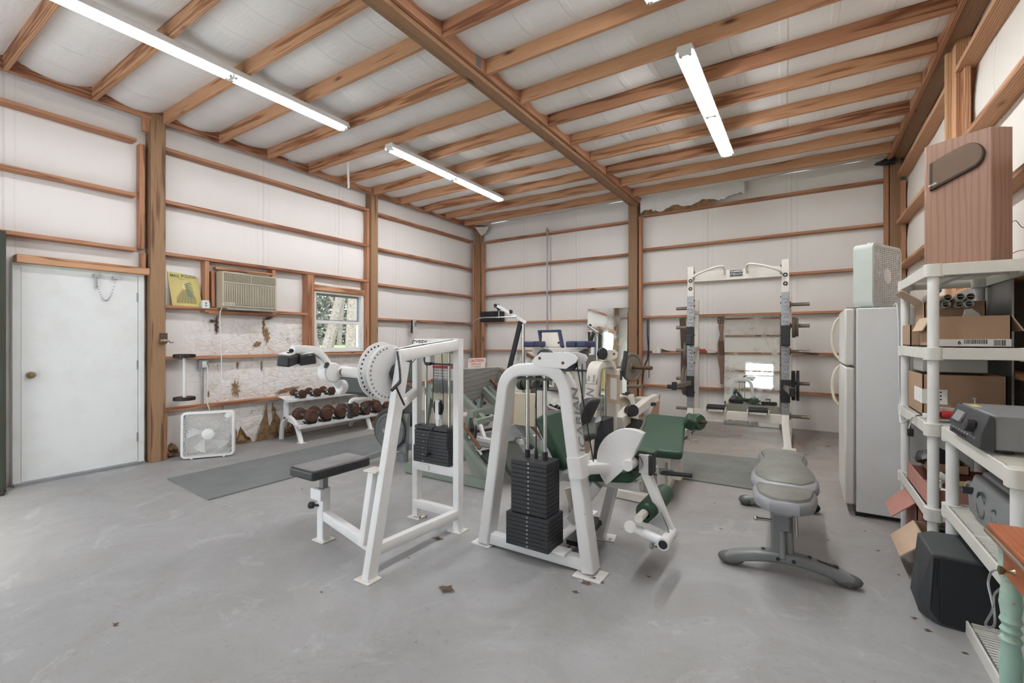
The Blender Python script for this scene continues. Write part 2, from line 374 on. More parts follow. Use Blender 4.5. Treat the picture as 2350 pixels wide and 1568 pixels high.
M['signbrown'] = plain('sign ochre ink', (0.42, 0.33, 0.12), 0.6, var=0.3)
M['signcream'] = plain('sign cream ink', (0.70, 0.64, 0.38), 0.6)
M['grille'] = plain('brown grille cloth', (0.19, 0.13, 0.095), 0.9, var=0.1, bump=0.2, bscale=400)
M['grilleedge'] = plain('dark brown grille frame', (0.045, 0.026, 0.018), 0.6)
M['sub'] = plain('charcoal vinyl cabinet', (0.048, 0.05, 0.054), 0.6, var=0.2, bump=0.1, bscale=300)
M['subgrille'] = plain('black speaker cloth', (0.014, 0.015, 0.018), 0.85)
M['teal'] = painted('worn teal paint', (0.36, 0.55, 0.47), chips=(0.40, 0.33, 0.25), amt=1.4, dirt=(0.62, 0.60, 0.48), lim=0.60)
M['fibre'] = plain('torn brown insulation', (0.36, 0.215, 0.11), 0.95, var=0.75, scale=14, bump=0.8, bscale=30)
M['tear'] = plain('torn white facing', (0.70, 0.66, 0.60), 0.7, var=0.25, scale=8)
M['leafbrown'] = plain('dry leaf', (0.14, 0.085, 0.05), 0.8, var=0.4)
M['grass'] = plain('grass', (0.26, 0.33, 0.15), 0.9, var=0.4, scale=3)
M['bark'] = plain('pale bark', (0.27, 0.235, 0.21), 0.9, var=0.65, scale=9, bump=1.0, bscale=14)
M['foliage'] = plain('grey green foliage', (0.27, 0.29, 0.24), 0.8, var=0.75, scale=2.5)
M['palegreen'] = plain('pale grey green plastic', (0.60, 0.66, 0.62), 0.4, var=0.08)
M['caution'] = plain('cream caution plate', (0.66, 0.60, 0.50), 0.5)
M['lens'] = plain('green glass', (0.1, 0.3, 0.2), 0.2)
t = NT('diamond plate'); v = t.map(); ch = t.n.new('ShaderNodeTexChecker')
a = t.voro(t.map((1, 1, 1)), 55, 'F1', 0.0); t.set(Base_Color=t.mix(t.ramp(a, [(0.25, 1.0), (0.45, 0.0)]), (0.30, 0.30, 0.285), (0.50, 0.50, 0.48)), Roughness=0.5, Metallic=0.25); t.bump(t.ramp(a, [(0.25, 1.0), (0.45, 0.0)]), 0.6, 0.004); M['diamond'] = t.m
t = NT('window glass'); t.set(Base_Color=(0.95, 0.97, 0.98), Roughness=0.0, IOR=1.45); t.b.inputs['Transmission Weight'].default_value = 1.0
g = t.n.new('ShaderNodeBsdfTransparent'); mx = t.n.new('ShaderNodeMixShader'); gl = t.n.new('ShaderNodeBsdfGlossy'); gl.inputs['Roughness'].default_value = 0.02
lw = t.n.new('ShaderNodeFresnel'); lw.inputs['IOR'].default_value = 1.3
t.l(lw.outputs[0], mx.inputs[0]); t.l(g.outputs[0], mx.inputs[1]); t.l(gl.outputs[0], mx.inputs[2]); t.l(mx.outputs[0], t.o.inputs[0]); M['glass'] = t.m
def mirror_mat(name, tint, sy):
    t = NT(name); v = t.map(); n = t.noise(v, 2.2, 7, 0.75, 0.8); n3 = t.noise(v, 14, 6, 0.8)
    sm = t.ramp(n, [(0.52, 0.05), (0.72, 0.55)])
    c = t.mix(sm, tint, (0.45, 0.43, 0.36)); rust = t.ramp(t.math('MULTIPLY', n3, t.ramp(n, [(0.45, 0.6), (0.65, 1.2)])), [(0.62, 0.0), (0.68, 1.0)])
    c = t.mix(rust, c, (0.12, 0.10, 0.07)); t.set(Base_Color=c, Roughness=t.ramp(n, [(0.5, 0.015), (0.8, 0.22)]), Metallic=t.math('SUBTRACT', 1.0, t.math('MULTIPLY', sm, 0.7)))
    return t.m
M['mirror'] = mirror_mat('stained mirror', (0.80, 0.84, 0.81), 1)
TUBES = {}
for nm_, k_ in (('weak', 0.45), ('normal', 1.0), ('strong', 1.35)):
    t = NT('fluorescent tube ' + nm_); t.set(Base_Color=(0.9, 0.9, 0.9), Emission_Color=(0.97, 0.985, 1.0), Emission_Strength=TUBE_POWER*k_); TUBES[nm_] = t.m
t = NT('lit tube end'); t.set(Base_Color=(0.6, 0.62, 0.6), Roughness=0.3, Metallic=0.8); M['tubeend'] = t.m
M['fixture'] = plain('white enamel fixture', (0.80, 0.80, 0.79), 0.35, var=0.05)
# ---------------------------------------------------------------- room shell
XL, XLG = -6.34, -6.20       # left wall: insulation plane, front of the girts
YB, YBG = 8.39, 8.25         # back wall
XR, XRG = 1.19, 1.05         # right wall
YF, YFG = -1.09, -0.95       # front wall behind the camera
ZC = 3.985                   # top of the joists
ZJ = 3.845                   # underside of the joists
def struct(name, m, mat, label, bevel=0, cat=None):
    o = solo(name, m, mat, label, cat or name.split('_')[0], None, bevel, 2, 'structure'); return o
# floor
m = MB().quad((-7.2, -1.2, 0), (1.3, -1.2, 0), (1.3, 8.5, 0), (-7.2, 8.5, 0))
fl = bpy.data.objects.new('floor', mesh_of('floor', m)); COL.objects.link(fl); fl.data.materials.append(M['concrete'])
tag(fl, 'grey concrete slab floor with brown dust toward the back', 'floor', None, 'structure')
def wall(name, axis, c, a0, a1, z0, z1, holes, mat, label, inward):
    # a vinyl sheet that bellies out slightly between the girts
    us = set(); n = int((a1-a0)/0.15)
    us |= {a0 + (a1-a0)*i/n for i in range(n+1)}; zs = {z0 + (z1-z0)*i/48 for i in range(49)}
    for h in holes: us |= {h[0], h[1]}; zs |= {h[2], h[3]}
    us = sorted(us); zs = sorted(zs); m = MB(); vs = []; fs = []
    for z in zs:
        for u in us:
            k = (z - 0.562) / 0.603; b = 0.012 + 0.022*math.sin(PI*(k % 1.0)) + 0.006*math.sin(u*5.1+z*2.3)
            b = b * inward
            vs.append((c + b, u, z) if axis == 'x' else (u, c + b, z))
    nu = len(us)
    for j in range(len(zs)-1):
        for i in range(nu-1):
            cu, cz = (us[i]+us[i+1])/2, (zs[j]+zs[j+1])/2
            if any(h[0] < cu < h[1] and h[2] < cz < h[3] for h in holes): continue
            fs.append((j*nu+i, j*nu+i+1, (j+1)*nu+i+1, (j+1)*nu+i))
    m.add(vs, fs)
    o = bpy.data.objects.new(name, mesh_of(name, m)); COL.objects.link(o); o.data.materials.append(mat)
    for p in o.data.polygons: p.use_smooth = True
    return tag(o, label, 'wall', None, 'structure')
WIN = (4.205, 5.125, 1.19, 2.125)
wall('wall_left', 'x', XL, YF, YB, 0, ZC, [WIN, (1.12, 2.08, 0, 2.09), (-0.8, 0.1, 0, 2.4)], M['wall_x'], 'left wall of white vinyl-faced insulation, torn and stained low down', 1)
wall('wall_back', 'y', YB, XL, XR, 0, ZC, [], M['wall_y'], 'back wall of white insulation sheets between wooden girts', -1)
wall('wall_right', 'x', XR, YF, YB, 0, ZC, [], M['wall_r'], 'right wall of cream white insulation behind the shelves', -1)
wall('wall_front', 'y', YF, XL, XR, 0, ZC, [(-1.75, -0.85, 1.2, 2.1), (-5.6, -2.7, 0, 2.75)], M['wall_y'], 'insulated wall behind the camera, seen in the mirrors', 1)
# joist lines
JY = [-0.78, -0.17, 0.44, 1.05, 1.67, 2.29, 2.88, 3.49, 4.10, 4.71, 5.31, 5.93, 6.545, 7.155, 7.775]
# roof insulation sagging between the joists
rows = [YF] + JY + [YB]; m = MB(); vs = []; fs = []; ys = []
for a, b in zip(rows[:-1], rows[1:]): ys += [(a + (b-a)*k/8, k/8.0, b-a) for k in range(8)]
ys.append((YB, 0, 1)); xs = [XL + (XR-XL)*i/90 for i in range(91)]
for y, tt, L in ys:
    for x in xs:
        s = math.sin(PI*tt)**0.8 if tt else 0
        sag = (0.070 + 0.016*math.sin(x*2.1 + y*1.3) + 0.010*math.sin(x*7.0+y*3)) * s * min(1.0, L/0.5)
        if x < -6.0: sag *= 1.15
        vs.append((x, y, ZC + 0.012 - sag))
nx = len(xs)
for j in range(len(ys)-1):
    for i in range(nx-1): fs.append((j*nx+i, j*nx+i+1, (j+1)*nx+i+1, (j+1)*nx+i))
m.add(vs, fs); ce = bpy.data.objects.new('ceiling', mesh_of('ceiling', m)); COL.objects.link(ce); ce.data.materials.append(M['roof'])
for p in ce.data.polygons: p.use_smooth = True
tag(ce, 'white insulation sagging above the wooden roof joists', 'ceiling', None, 'structure')
NTRIM = [0]
def timber(a, b, w, h, mat, label, cat='beam', up=(0, 0, 1), group=None, bevel=0.004):
    a, b = V(a), V(b); sd, u, d = frame(b - a, up); L = (b-a).length; NTRIM[0] += 1
    name = 'trim_%d' % NTRIM[0]
    m = MB().bx(-L/2, L/2, -w/2, w/2, -h/2, h/2); o = bpy.data.objects.new(name, mesh_of(name, m)); COL.objects.link(o)
    R = Matrix((d, sd*-1, u)).transposed().to_4x4(); o.matrix_world = Matrix.Translation((a+b)/2) @ R
    o.data.materials.append(mat); bev(o, bevel, 1)
    return tag(o, label, cat, group, 'structure')
ORD = ['first', 'second', 'third', 'fourth', 'fifth', 'sixth', 'seventh', 'eighth', 'ninth', 'tenth', 'eleventh', 'twelfth', 'thirteenth', 'fourteenth', 'fifteenth']
for k, y in enumerate(JY):
    q = ORD[len(JY)-1-k]; wv = random.uniform(-0.004, 0.004)
    timber((-6.165, y-0.019, ZJ+0.07+wv), (-2.70, y-0.019, ZJ+0.07), 0.038, 0.14, M['joist'], 'left bay roof joist, %s counting from the back wall' % q, 'joist')
    timber((-2.50, y-0.019, ZJ+0.07), (0.955, y-0.019, ZJ+0.07+wv), 0.038, 0.14, M['joist' if k % 3 else 'girt'], 'right bay roof joist, %s counting from the back wall' % q, 'joist')
timber((-6.185, YF, ZJ+0.07), (-6.185, 8.36, ZJ+0.07), 0.038, 0.14, M['girt'], 'wooden ledger along the top of the left wall', 'ledger')
timber((-2.52, YF, ZJ+0.07), (-2.52, 8.36, ZJ+0.07), 0.038, 0.14, M['girt'], 'reddish ledger board along the right of the central beam', 'ledger')
timber((-2.585, YF, ZJ+0.03), (-2.585, 8.25, ZJ+0.03), 0.085, 0.14, M['beam'], 'long central roof beam running away from the camera', 'beam')
timber((-2.665, YF, ZJ+0.045), (-2.665, 8.25, ZJ+0.045), 0.06, 0.14, M['post'], 'darker plank on the left side of the central roof beam', 'beam')
timber((0.974, YF, ZJ+0.07), (0.974, 8.36, ZJ+0.07), 0.038, 0.14, M['girt'], 'reddish ledger board along the top of the right wall', 'ledger')
timber((1.075, YF, 3.93), (1.075, 8.25, 3.93), 0.15, 0.10, M['beam'], 'wide roof beam along the top of the right wall', 'beam')
# posts
P = M['post']
timber((-6.235, 2.205, 0), (-6.235, 2.205, 3.93), 0.14, 0.145, P, 'tall square post standing right of the white door', 'post')
timber((-6.20, 2.108, 3.70), (-6.20, 2.108, 3.965), 0.038, 0.09, M['girt'], 'short block nailed to the head of the post by the door', 'block')
timber((-6.235, 5.30, 0), (-6.235, 5.30, 3.93), 0.14, 0.145, P, 'square post standing right of the window', 'post')
timber((-6.14, 8.22, 0), (-6.14, 8.22, 3.93), 0.13, 0.13, P, 'dark post in the far left corner', 'post')
timber((-6.19, 8.12, 0), (-6.19, 8.12, 3.5), 0.038, 0.10, M['girt'], 'reddish stud on the left face of the corner post', 'stud')
timber((-6.03, 8.23, 0), (-6.03, 8.23, 3.56), 0.06, 0.06, M['girt'], 'reddish stud on the right face of the corner post', 'stud')
timber((-2.632, 8.23, 0), (-2.632, 8.23, 3.9), 0.16, 0.14, P, 'square post in the middle of the back wall', 'post')
timber((-2.505, 8.24, 0), (-2.505, 8.24, 3.60), 0.05, 0.10, M['girt'], 'reddish stud beside the middle post of the back wall', 'stud')
timber((0.955, 8.24, 0), (0.955, 8.24, 3.85), 0.05, 0.09, M['girt'], 'narrow stud left of the far right corner post', 'stud')
timber((1.05, 8.25, 0), (1.05, 8.25, 3.93), 0.12, 0.13, P, 'dark post in the far right corner', 'post')
timber((1.125, 8.16, 0), (1.125, 8.16, 3.55), 0.05, 0.13, M['girt'], 'wide reddish stud right of the far corner post', 'stud')
timber((1.12, 5.28, 0), (1.12, 5.28, 3.88), 0.13, 0.15, M['joist'], 'pale post high on the right wall above the speaker', 'post')
timber((1.04, 5.35, 0), (1.04, 5.35, 3.84), 0.045, 0.05, M['newpine'], 'fresh pale strip nailed to the post on the right wall', 'stud')
timber((1.11, 5.18, 2.4), (1.11, 5.18, 3.60), 0.038, 0.14, M['joist'], 'short brown stud between girts on the right wall post', 'stud')
timber((-6.235, -0.9, 0), (-6.235, -0.9, 3.93), 0.14, 0.14, P, 'post in the near left corner, behind the camera', 'post')
# girts of the left wall
ZG = [3.58, 2.975, 2.372, 1.763, 1.164, 0.565]
def girtL(y0, y1, z, label, mat='girt', d=0.14): timber((XLG - d/2, y0, z), (XLG - d/2, y1, z), d, 0.038, M[mat], label, 'girt')
hn = ['highest', 'second highest', 'third highest', 'fourth highest', 'fifth highest', 'lowest']
for k, z in enumerate(ZG[:3]): girtL(YF, 2.02, z, '%s wall girt left of the door post' % hn[k], 'girt')
for k, z in enumerate(ZG):
    girtL(2.28, 4.09 if k == 3 else 5.22, z, '%s wall girt between the door post and the window post' % hn[k])
for k, z in enumerate([3.566, 2.96, 2.345, 1.745, 1.15, 0.56]): girtL(5.375, 8.1, z, '%s wall girt between the window post and the far corner' % hn[k])
for (y, z0, z1, t_, d_, lab) in [(2.075, 2.39, 3.56, 0.05, 0.09, 'vertical stud left of the door post, above the door'), (2.09, 2.16, 2.35, 0.04, 0.09, 'short stud at the right end of the door header'),
                       (2.295, 0.0, 0.54, 0.04, 0.09, 'short stud low on the right of the door post'),
                       (2.725, 1.72, 2.35, 0.05, 0.12, 'dark stud left of the window air conditioner'), (2.80, 1.79, 2.24, 0.04, 0.10, 'thin framing stud touching the air conditioner'),
                       (3.575, 1.79, 2.35, 0.045, 0.10, 'stud right of the window air conditioner'),
                       (4.105, 1.19, 2.35, 0.09, 0.12, 'darker stud left of the window'), (4.17, 1.19, 2.35, 0.04, 0.12, 'lighter stud against the left side of the window'),
                       (5.15, 1.19, 2.35, 0.04, 0.12, 'stud against the right side of the window'), (5.205, 2.39, 3.56, 0.05, 0.10, 'reddish stud left of the window post, above the window'), (5.20, 1.19, 2.37, 0.045, 0.10, 'thin stud between window and post')]:
    timber((XLG-0.06, y, z0), (XLG-0.06, y, z1), d_, t_, M['girt'], lab, 'stud', up=(0, 1, 0))
timber((XLG-0.05, 4.19, 2.175), (XLG-0.05, 5.13, 2.165), 0.10, 0.085, M['joist'], 'header board above the window', 'header')
timber((XLG-0.04, 2.74, 1.725), (XLG-0.04, 3.60, 1.725), 0.10, 0.04, M['girt'], 'wooden ledge under the air conditioner', 'ledge')
timber((XLG-0.05, 2.83, 2.285), (XLG-0.05, 3.55, 2.285), 0.08, 0.03, M['joist'], 'thin board above the air conditioner', 'board')
timber((XLG-0.03, 1.10, 2.14), (XLG-0.03, 2.125, 2.14), 0.14, 0.075, M['joist'], 'double header board above the door', 'header')
timber((XLG+0.06, 0.955, 0), (XLG+0.06, 0.955, 2.36), 0.13, 0.13, M['greenpost'], 'dark green stained post at the left edge of the door', 'post')
timber((XLG-0.0, 0.84, 0), (XLG-0.0, 0.84, 2.36), 0.10, 0.06, M['girt'], 'reddish stud left of the dark green post', 'stud')
timber((XLG-0.05, -0.8, 2.42), (XLG-0.05, 0.86, 2.42), 0.14, 0.10, M['joist'], 'header over the open doorway left of the camera', 'header')
# girts of the back wall
def girtB(x0, x1, z, label, z1=None): timber((x0, YBG + 0.07, z), (x1, YBG + 0.07, z1 if z1 else z), 0.14, 0.038, M['girt'], label, 'girt')
for k, z in enumerate([3.565, 2.962, 2.365, 1.763, 1.155, 0.555]): girtB(-6.0, -2.71, z, '%s back wall girt left of the middle post' % hn[k])
for k, z in enumerate([3.635, 3.015, 2.40, 1.795, 1.168, 0.56]): girtB(-2.48, 0.94, z, '%s back wall girt right of the middle post' % hn[k])
for k, z in enumerate([3.62, 2.98, 2.365, 1.76, 1.16]):
    timber((XRG+0.07, 5.35, z), (XRG+0.07, 8.1, z), 0.14, 0.045, M['joist'], '%s right wall girt beyond the post' % hn[k], 'girt')
    timber((XRG+0.07, YF, z), (XRG+0.07, 5.2, z), 0.14, 0.045, M['joist'], '%s right wall girt nearer than the post' % hn[k], 'girt')
for k, z in enumerate([3.6, 3.0, 2.4, 1.79, 1.17, 0.56]): timber((-6.1 if z > 2.75 else -2.55, YFG-0.07, z), (XR, YFG-0.07, z), 0.14, 0.038, M['girt'], '%s girt of the wall behind the camera' % hn[k], 'girt')
timber((-5.6, -0.98, 2.82), (-2.6, -0.98, 2.82), 0.10, 0.14, M['joist'], 'header over the open doorway behind the camera', 'header')
timber((-2.6, -0.98, 0), (-2.6, -0.98, 3.9), 0.14, 0.14, P, 'post in the wall behind the camera', 'post')
# ---------------------------------------------------------------- door
d1 = struct('door_1', MB().bx(-6.29, -6.25, 1.145, 2.045, 0.03, 2.075), M['doorpaint'], 'plain white steel door in the left wall', 0.003)
def sub_struct(name, m, mat, parent, bevel=0, label=None):
    return part(name, m, mat, parent, bevel, label=label)
fr = MB().bx(-6.33, -6.235, 1.085, 1.14, 0, 2.08).bx(-6.33, -6.235, 2.05, 2.10, 0, 2.08).bx(-6.33, -6.236, 1.085, 2.10, 2.08, 2.105)
sub_struct('door_frame', fr, M['doorpaint'], d1, 0.003)
sub_struct('threshold', MB().bx(-6.33, -6.20, 1.09, 2.10, 0, 0.025), M['steel'], d1, label='grey metal threshold')
kn = WX(70, 861, -6.25)
k = MB().lathe(kn, (1, 0, 0), [(0, 0), (0.034, 0), (0.034, 0.008), (0.014, 0.012), (0.012, 0.035), (0.026, 0.042), (0.029, 0.055), (0.02, 0.066), (0, 0.068)], 20)
sub_struct('door_knob', k, M['brass'], d1, label='round brass door knob')
hinge = MB()
for z in (0.25, 1.05, 1.8): hinge.bx(-6.25, -6.243, 2.035, 2.048, z, z+0.1)
sub_struct('hinge', hinge, M['steel'], d1)
ch = thing('door_chain', 'short dark chain hanging in a loop at the top of the white door', 'chain', (-6.22, 1.77, 2.0))
ca, cb = WX(220, 640, -6.225), WX(266, 641, -6.225); lk = MB()
for i in range(22):
    tt = i/21.0; p = ca.lerp(cb, tt) + V((0, 0, -0.27*4*tt*(1-tt)*0.85))
    lk.bar(p + V((0, -0.006, -0.003)), p + V((0, 0.006, 0.003)), 0.004, 0.009)
part('chain', lk, M['steel'], ch)
part('spring', MB().cyl(ca + V((0, 0, 0.03)), ca + V((0, 0.004, -0.10)), 0.009), M['steel'], ch)
part('bracket', MB().bx(-6.24, -6.21, ca.y-0.02, ca.y+0.02, ca.z+0.02, ca.z+0.05).bx(-6.24, -6.21, cb.y-0.03, cb.y+0.03, cb.z, cb.z+0.03), M['steel'], ch)
# ---------------------------------------------------------------- window
y0, y1, z0, z1 = WIN
wd = struct('window_1', MB().bx(-6.36, -6.23, y0, y0+0.035, z0, z1).bx(-6.36, -6.23, y1-0.05, y1, z0, z1).bx(-6.36, -6.232, y0+.035, y1-.05, z1-0.03, z1).bx(-6.36, -6.232, y0+.035, y1-.05, z0, z0+0.03), M['white_plain'], 'white single-hung window in the left wall looking out on trees', 0.003)
zm = 1.67
sub_struct('window_sash', MB().bx(-6.33, -6.30, y0+0.035, y1-0.05, zm, zm+0.03).bx(-6.33, -6.302, y0+0.035, y0+0.06, zm+.03, z1-0.055).bx(-6.33, -6.302, y1-0.085, y1-0.05, zm+.03, z1-0.055).bx(-6.33, -6.30, y0+0.035, y1-0.05, z1-0.055, z1-0.03), M['steel'], wd, 0.002, 'grey upper sash')
sub_struct('window_sash', MB().bx(-6.295, -6.26, y0+0.035, y1-0.05, zm-0.035, zm+0.012).bx(-6.295, -6.262, y0+0.035, y0+0.065, z0+0.065, zm-.035).bx(-6.295, -6.262, y1-0.08, y1-0.05, z0+0.065, zm-.035).bx(-6.295, -6.26, y0+0.035, y1-0.05, z0+0.03, z0+0.065), M['white_plain'], wd, 0.002, 'white lower sash')
sub_struct('window_pane', MB().bx(-6.318, -6.314, y0+0.05, y1-0.07, zm, z1-0.04), M['glass'], wd)
sub_struct('window_pane', MB().bx(-6.28, -6.276, y0+0.05, y1-0.07, z0+0.05, zm-0.02), M['glass'], wd)
w2 = struct('window_2', MB().bx(-1.75, -1.70, -1.14, -1.04, 1.2, 2.1).bx(-0.90, -0.85, -1.14, -1.04, 1.2, 2.1).bx(-1.75, -0.85, -1.14, -1.04, 2.05, 2.1).bx(-1.75, -0.85, -1.14, -1.04, 1.2, 1.25).bx(-1.75, -0.85, -1.11, -1.06, 1.63, 1.67), M['white_plain'], 'white window in the wall behind the camera, seen in the mirror')
sub_struct('window_pane', MB().bx(-1.7, -0.9, -1.10, -1.095, 1.25, 2.05), M['glass'], w2)
# ---------------------------------------------------------------- outdoors
def terrain(x, y):
    d = max(0.0, -x - 7.5); return -0.15 + 1.15 * min(1.0, d/22.0)**1.2
m = MB(); vs = []; fs = []; N = 40
for i in range(N+1):
    for j in range(N+1):
        x = -6.4 - 44.0*i/N; y = -25 + 75.0*j/N; vs.append((x, y, terrain(x, y)))
for i in range(N):
    for j in range(N): fs.append((i*(N+1)+j, i*(N+1)+j+1, (i+1)*(N+1)+j+1, (i+1)*(N+1)+j))
m.add(vs, fs); g = solo('lawn', m, M['grass'], 'green lawn outside the window', 'lawn', kind='structure')
rt = random.Random(5)
def tree(x, y, r, hgt, lean, label, leaves=2500, depth=5):
    z = terrain(x, y) - 0.1; t = thing('tree', label, 'tree', (x, y, z), 'trees outside the window'); br = MB(); tips = []
    def grow(p, d, r, L, lv):
        n = 5; pts = [p]; sc = [1.0]; q = p.copy(); dd = d.copy(); jj = 0.05 if lv == 0 else 0.2
        for k in range(n):
            dd = (dd + V((rt.uniform(-jj, jj), rt.uniform(-jj, jj), rt.uniform(-.05, .12)))).normalized(); q = q + dd*(L/n); pts.append(q.copy()); sc.append(1 - 0.35*(k+1)/n)
        br.tube(pts, r, 8 if lv < 2 else 5, scale=sc)
        if lv >= depth: tips.append(q); return
        for k in range(2 if lv == 0 else 3):
            a = rt.uniform(0, 2*PI); s = rt.uniform(0.45, 0.95); nd = (dd + V((math.cos(a)*s, math.sin(a)*s, rt.uniform(-0.1, 0.5)))).normalized()
            grow(pts[-1 - (k % 2)], nd, r*0.62, L*0.72, lv+1)
        tips.append(q)
    grow(V((x, y, z)), V((lean[0], lean[1], 1)).normalized(), r, hgt, 0)
    part('trunk', br, M['bark'], t)
    lf = MB()
    for k in range(leaves):
        c = rt.choice(tips) + V((rt.gauss(0, .7), rt.gauss(0, .7), rt.gauss(0, .5))); a = rt.uniform(0, PI); b = rt.uniform(-1, 1); s = rt.uniform(.03, .08)
        u = V((math.cos(a), math.sin(a), b*0.4)) * s; w_ = V((-math.sin(a)*b, math.cos(a)*b, 1)).normalized() * s * 0.6
        lf.quad(c-u-w_, c+u-w_, c+u+w_, c-u+w_)
    part('foliage', lf, M['foliage'], t, kind='stuff'); return t
def yz(u, x): return WX(u, 782, x).y
tree(-24, yz(748, -24), 0.36, 4.6, (0.0, 0.28), 'leaning pale trunk seen through the left of the window')
tree(-19, yz(806, -19), 0.30, 5.4, (0.0, 0.05), 'thick pale trunk seen through the right of the window')
tree(-27, yz(729, -27), 0.16, 3.0, (0.0, -0.25), 'thin leaning trunk at the left edge of the window view')
tree(-31, yz(778, -31), 0.20, 3.4, (0.0, 0.1), 'more distant tree between the two pale trunks', 3500)
hd = MB()
for k in range(34000):
    y = rt.uniform(12, 42); x = -36 + rt.uniform(-2, 2.0); z = terrain(-36, y) + abs(rt.gauss(0, 4.2)); a = rt.uniform(0, PI); s = rt.uniform(.05, .17)
    u = V((math.cos(a), math.sin(a), rt.uniform(-.3, .3))) * s; w_ = V((0, rt.uniform(-.5, .5), 1)).normalized() * s * 0.6; c = V((x, y, z))
    hd.quad(c-u-w_, c+u-w_, c+u+w_, c-u+w_)
solo('thicket', hd, M['foliage'], 'grey green thicket beyond the lawn', 'thicket', kind='stuff')
# ---------------------------------------------------------------- fluorescent strip lights
def strip_light(x, y0, y1, label, lamp='normal'):
    t = thing('fluorescent_light', label, 'light', (x, (y0+y1)/2, 3.79), 'ceiling strip lights')
    part('housing', MB().prism([(-.080, -.062), (-.076, -.066), (-.050, -.040), (.050, -.040), (.076, -.066), (.080, -.062), (.058, 0), (-.058, 0)], (x, (y0+y1)/2, 3.845), (1, 0, 0), (0, 0, 1), y1-y0+0.04), M['fixture'], t, 0.003)
    ym = (y0+y1)/2
    for a, b in ((y0, ym-0.01), (ym+0.01, y1)):
        for s in (-1, 1):
            tb = part('tube', MB().cyl((x+s*0.036, a+0.025, 3.775), (x+s*0.036, b-0.025, 3.775), 0.0165, n=12), TUBES[lamp], t, label='glowing white tube')
            part('tube_cap', MB().cyl((x+s*0.036, a+0.008, 3.775), (x+s*0.036, a+0.026, 3.775), 0.0165, n=12).cyl((x+s*0.036, b-0.026, 3.775), (x+s*0.036, b-0.008, 3.775), 0.0165, n=12), M['tubeend'], tb)
        for q in (a, b):
            part('lamp_holder', MB().bx(x-0.052, x+0.052, q-0.006, q+0.006, 3.762, 3.81), M['fixture'], t)
    return t
strip_light(-4.42, 0.92, 3.36, 'long double tube light above the door side, nearest on the left', 'weak')
strip_light(-4.40, 4.02, 6.52, 'double tube light in the left bay, farther from the camera')
strip_light(-0.85, 4.02, 6.52, 'double tube light in the right bay, seen at a steep angle', 'strong')
strip_light(-0.88, 0.80, 3.27, 'tube light in the right bay of which only a tip shows at the top edge', 'strong')
# ================================================================ seated arm curl machine (white frame, left of centre)
def rtube(m, pts, w, h, up=(1, 0, 0), r=0.008):
    return m.sweep(pts, rrect(w, h, r, 2), up)
def seg(a, b, w, h, up=(1, 0, 0), r=0.008): return rtube(MB(), [a, b], w, h, up, r)
def footplate(x, y, s=0.13, rz=0):
    return MB().box((x, y, 0.004), (s, s*0.85, 0.008), (0, 0, rz)).cyl((x+s*.32, y-s*.2, 0.0), (x+s*.32, y-s*.2, 0.018), 0.009, n=8)
W = M['white']
t = thing('arm_curl_machine', 'white selectorised curl machine with drilled round plate and low black seat', 'exercise machine', (-2.4, 2.1, 0))
XA, XB2 = -2.11, -2.54
part('front_column', seg((XA, 1.775, 0.0), (XA, 2.035, 1.24), 0.075, 0.055), W, t)
part('rear_post', seg((XA, 2.575, 0), (XA, 2.575, 1.385), 0.06, 0.055, (1, 0, 0)), W, t, label='right rear post')
part('rear_post', seg((XB2, 2.60, 0), (XB2, 2.60, 1.33), 0.06, 0.055, (1, 0, 0)), W, t, label='left rear post')
part('top_beam', seg((XA, 2.00, 1.275), (XA, 2.595, 1.344), 0.075, 0.050), W, t)
part('top_beam', seg((XB2, 2.63, 1.33), (-2.13, 2.06, 1.285), 0.06, 0.055, (0, 0, 1)), W, t, label='slanted beam joining the left post to the front')
part('top_plate', MB().quad((XB2-0.03, 2.615, 1.345), (XA-0.02, 2.60, 1.386), (XA-0.02, 2.05, 1.325), (-2.2, 2.05, 1.318)).bx(XB2-0.03, XA, 2.60, 2.635, 1.315, 1.385), W, t)
part('lettering', textmesh('CYBEX', 0.052, (-2.49, 2.575, 1.352), (1, 0, 0), (0, 0, 1), 0.0012, bold=0.02), M['ink'], t, label='black brand lettering')
part('bottom_rail', seg((XA, 1.83, 0.15), (XA, 2.55, 0.125), 0.065, 0.05), W, t)
part('cross_rail', seg((XB2, 2.585, 0.115), (XA, 2.585, 0.115), 0.05, 0.065, (0, 0, 1)), W, t, label='low cross rail')
part('cross_rail', seg((XB2, 2.585, 0.415), (XA, 2.585, 0.415), 0.05, 0.07, (0, 0, 1)), W, t, label='cross rail under the weight stack')
part('data_plate', MB().bx(-2.475, -2.38, 2.555, 2.559, 0.395, 0.435), M['paper'], t)
part('middle_rail', seg((XB2, 2.58, 0.975), (-2.15, 2.05, 0.965), 0.05, 0.06, (0, 0, 1)), W, t)
part('seat_rail', seg((-2.13, 1.82, 0.16), (-2.77, 1.955, 0.175), 0.05, 0.065, (0, 0, 1)), W, t)
c0 = WX(853, 1180, -2.2)
part('side_post', seg((-2.19, 1.80, 0.17), (-2.19, 1.875, 0.585), 0.05, 0.05), W, t)
part('side_post_cap', MB().box((-2.185, 1.88, 0.59), (0.10, 0.09, 0.012), (0.0, 0, 0.1)), M['offwhite'], t, 0.002)
for i, (x, y) in enumerate(((XA, 1.765), (XA, 2.57), (XB2, 2.60), (-2.79, 1.955))): part('foot_plate', footplate(x, y, 0.12), M['offwhite'], t, 0.002)
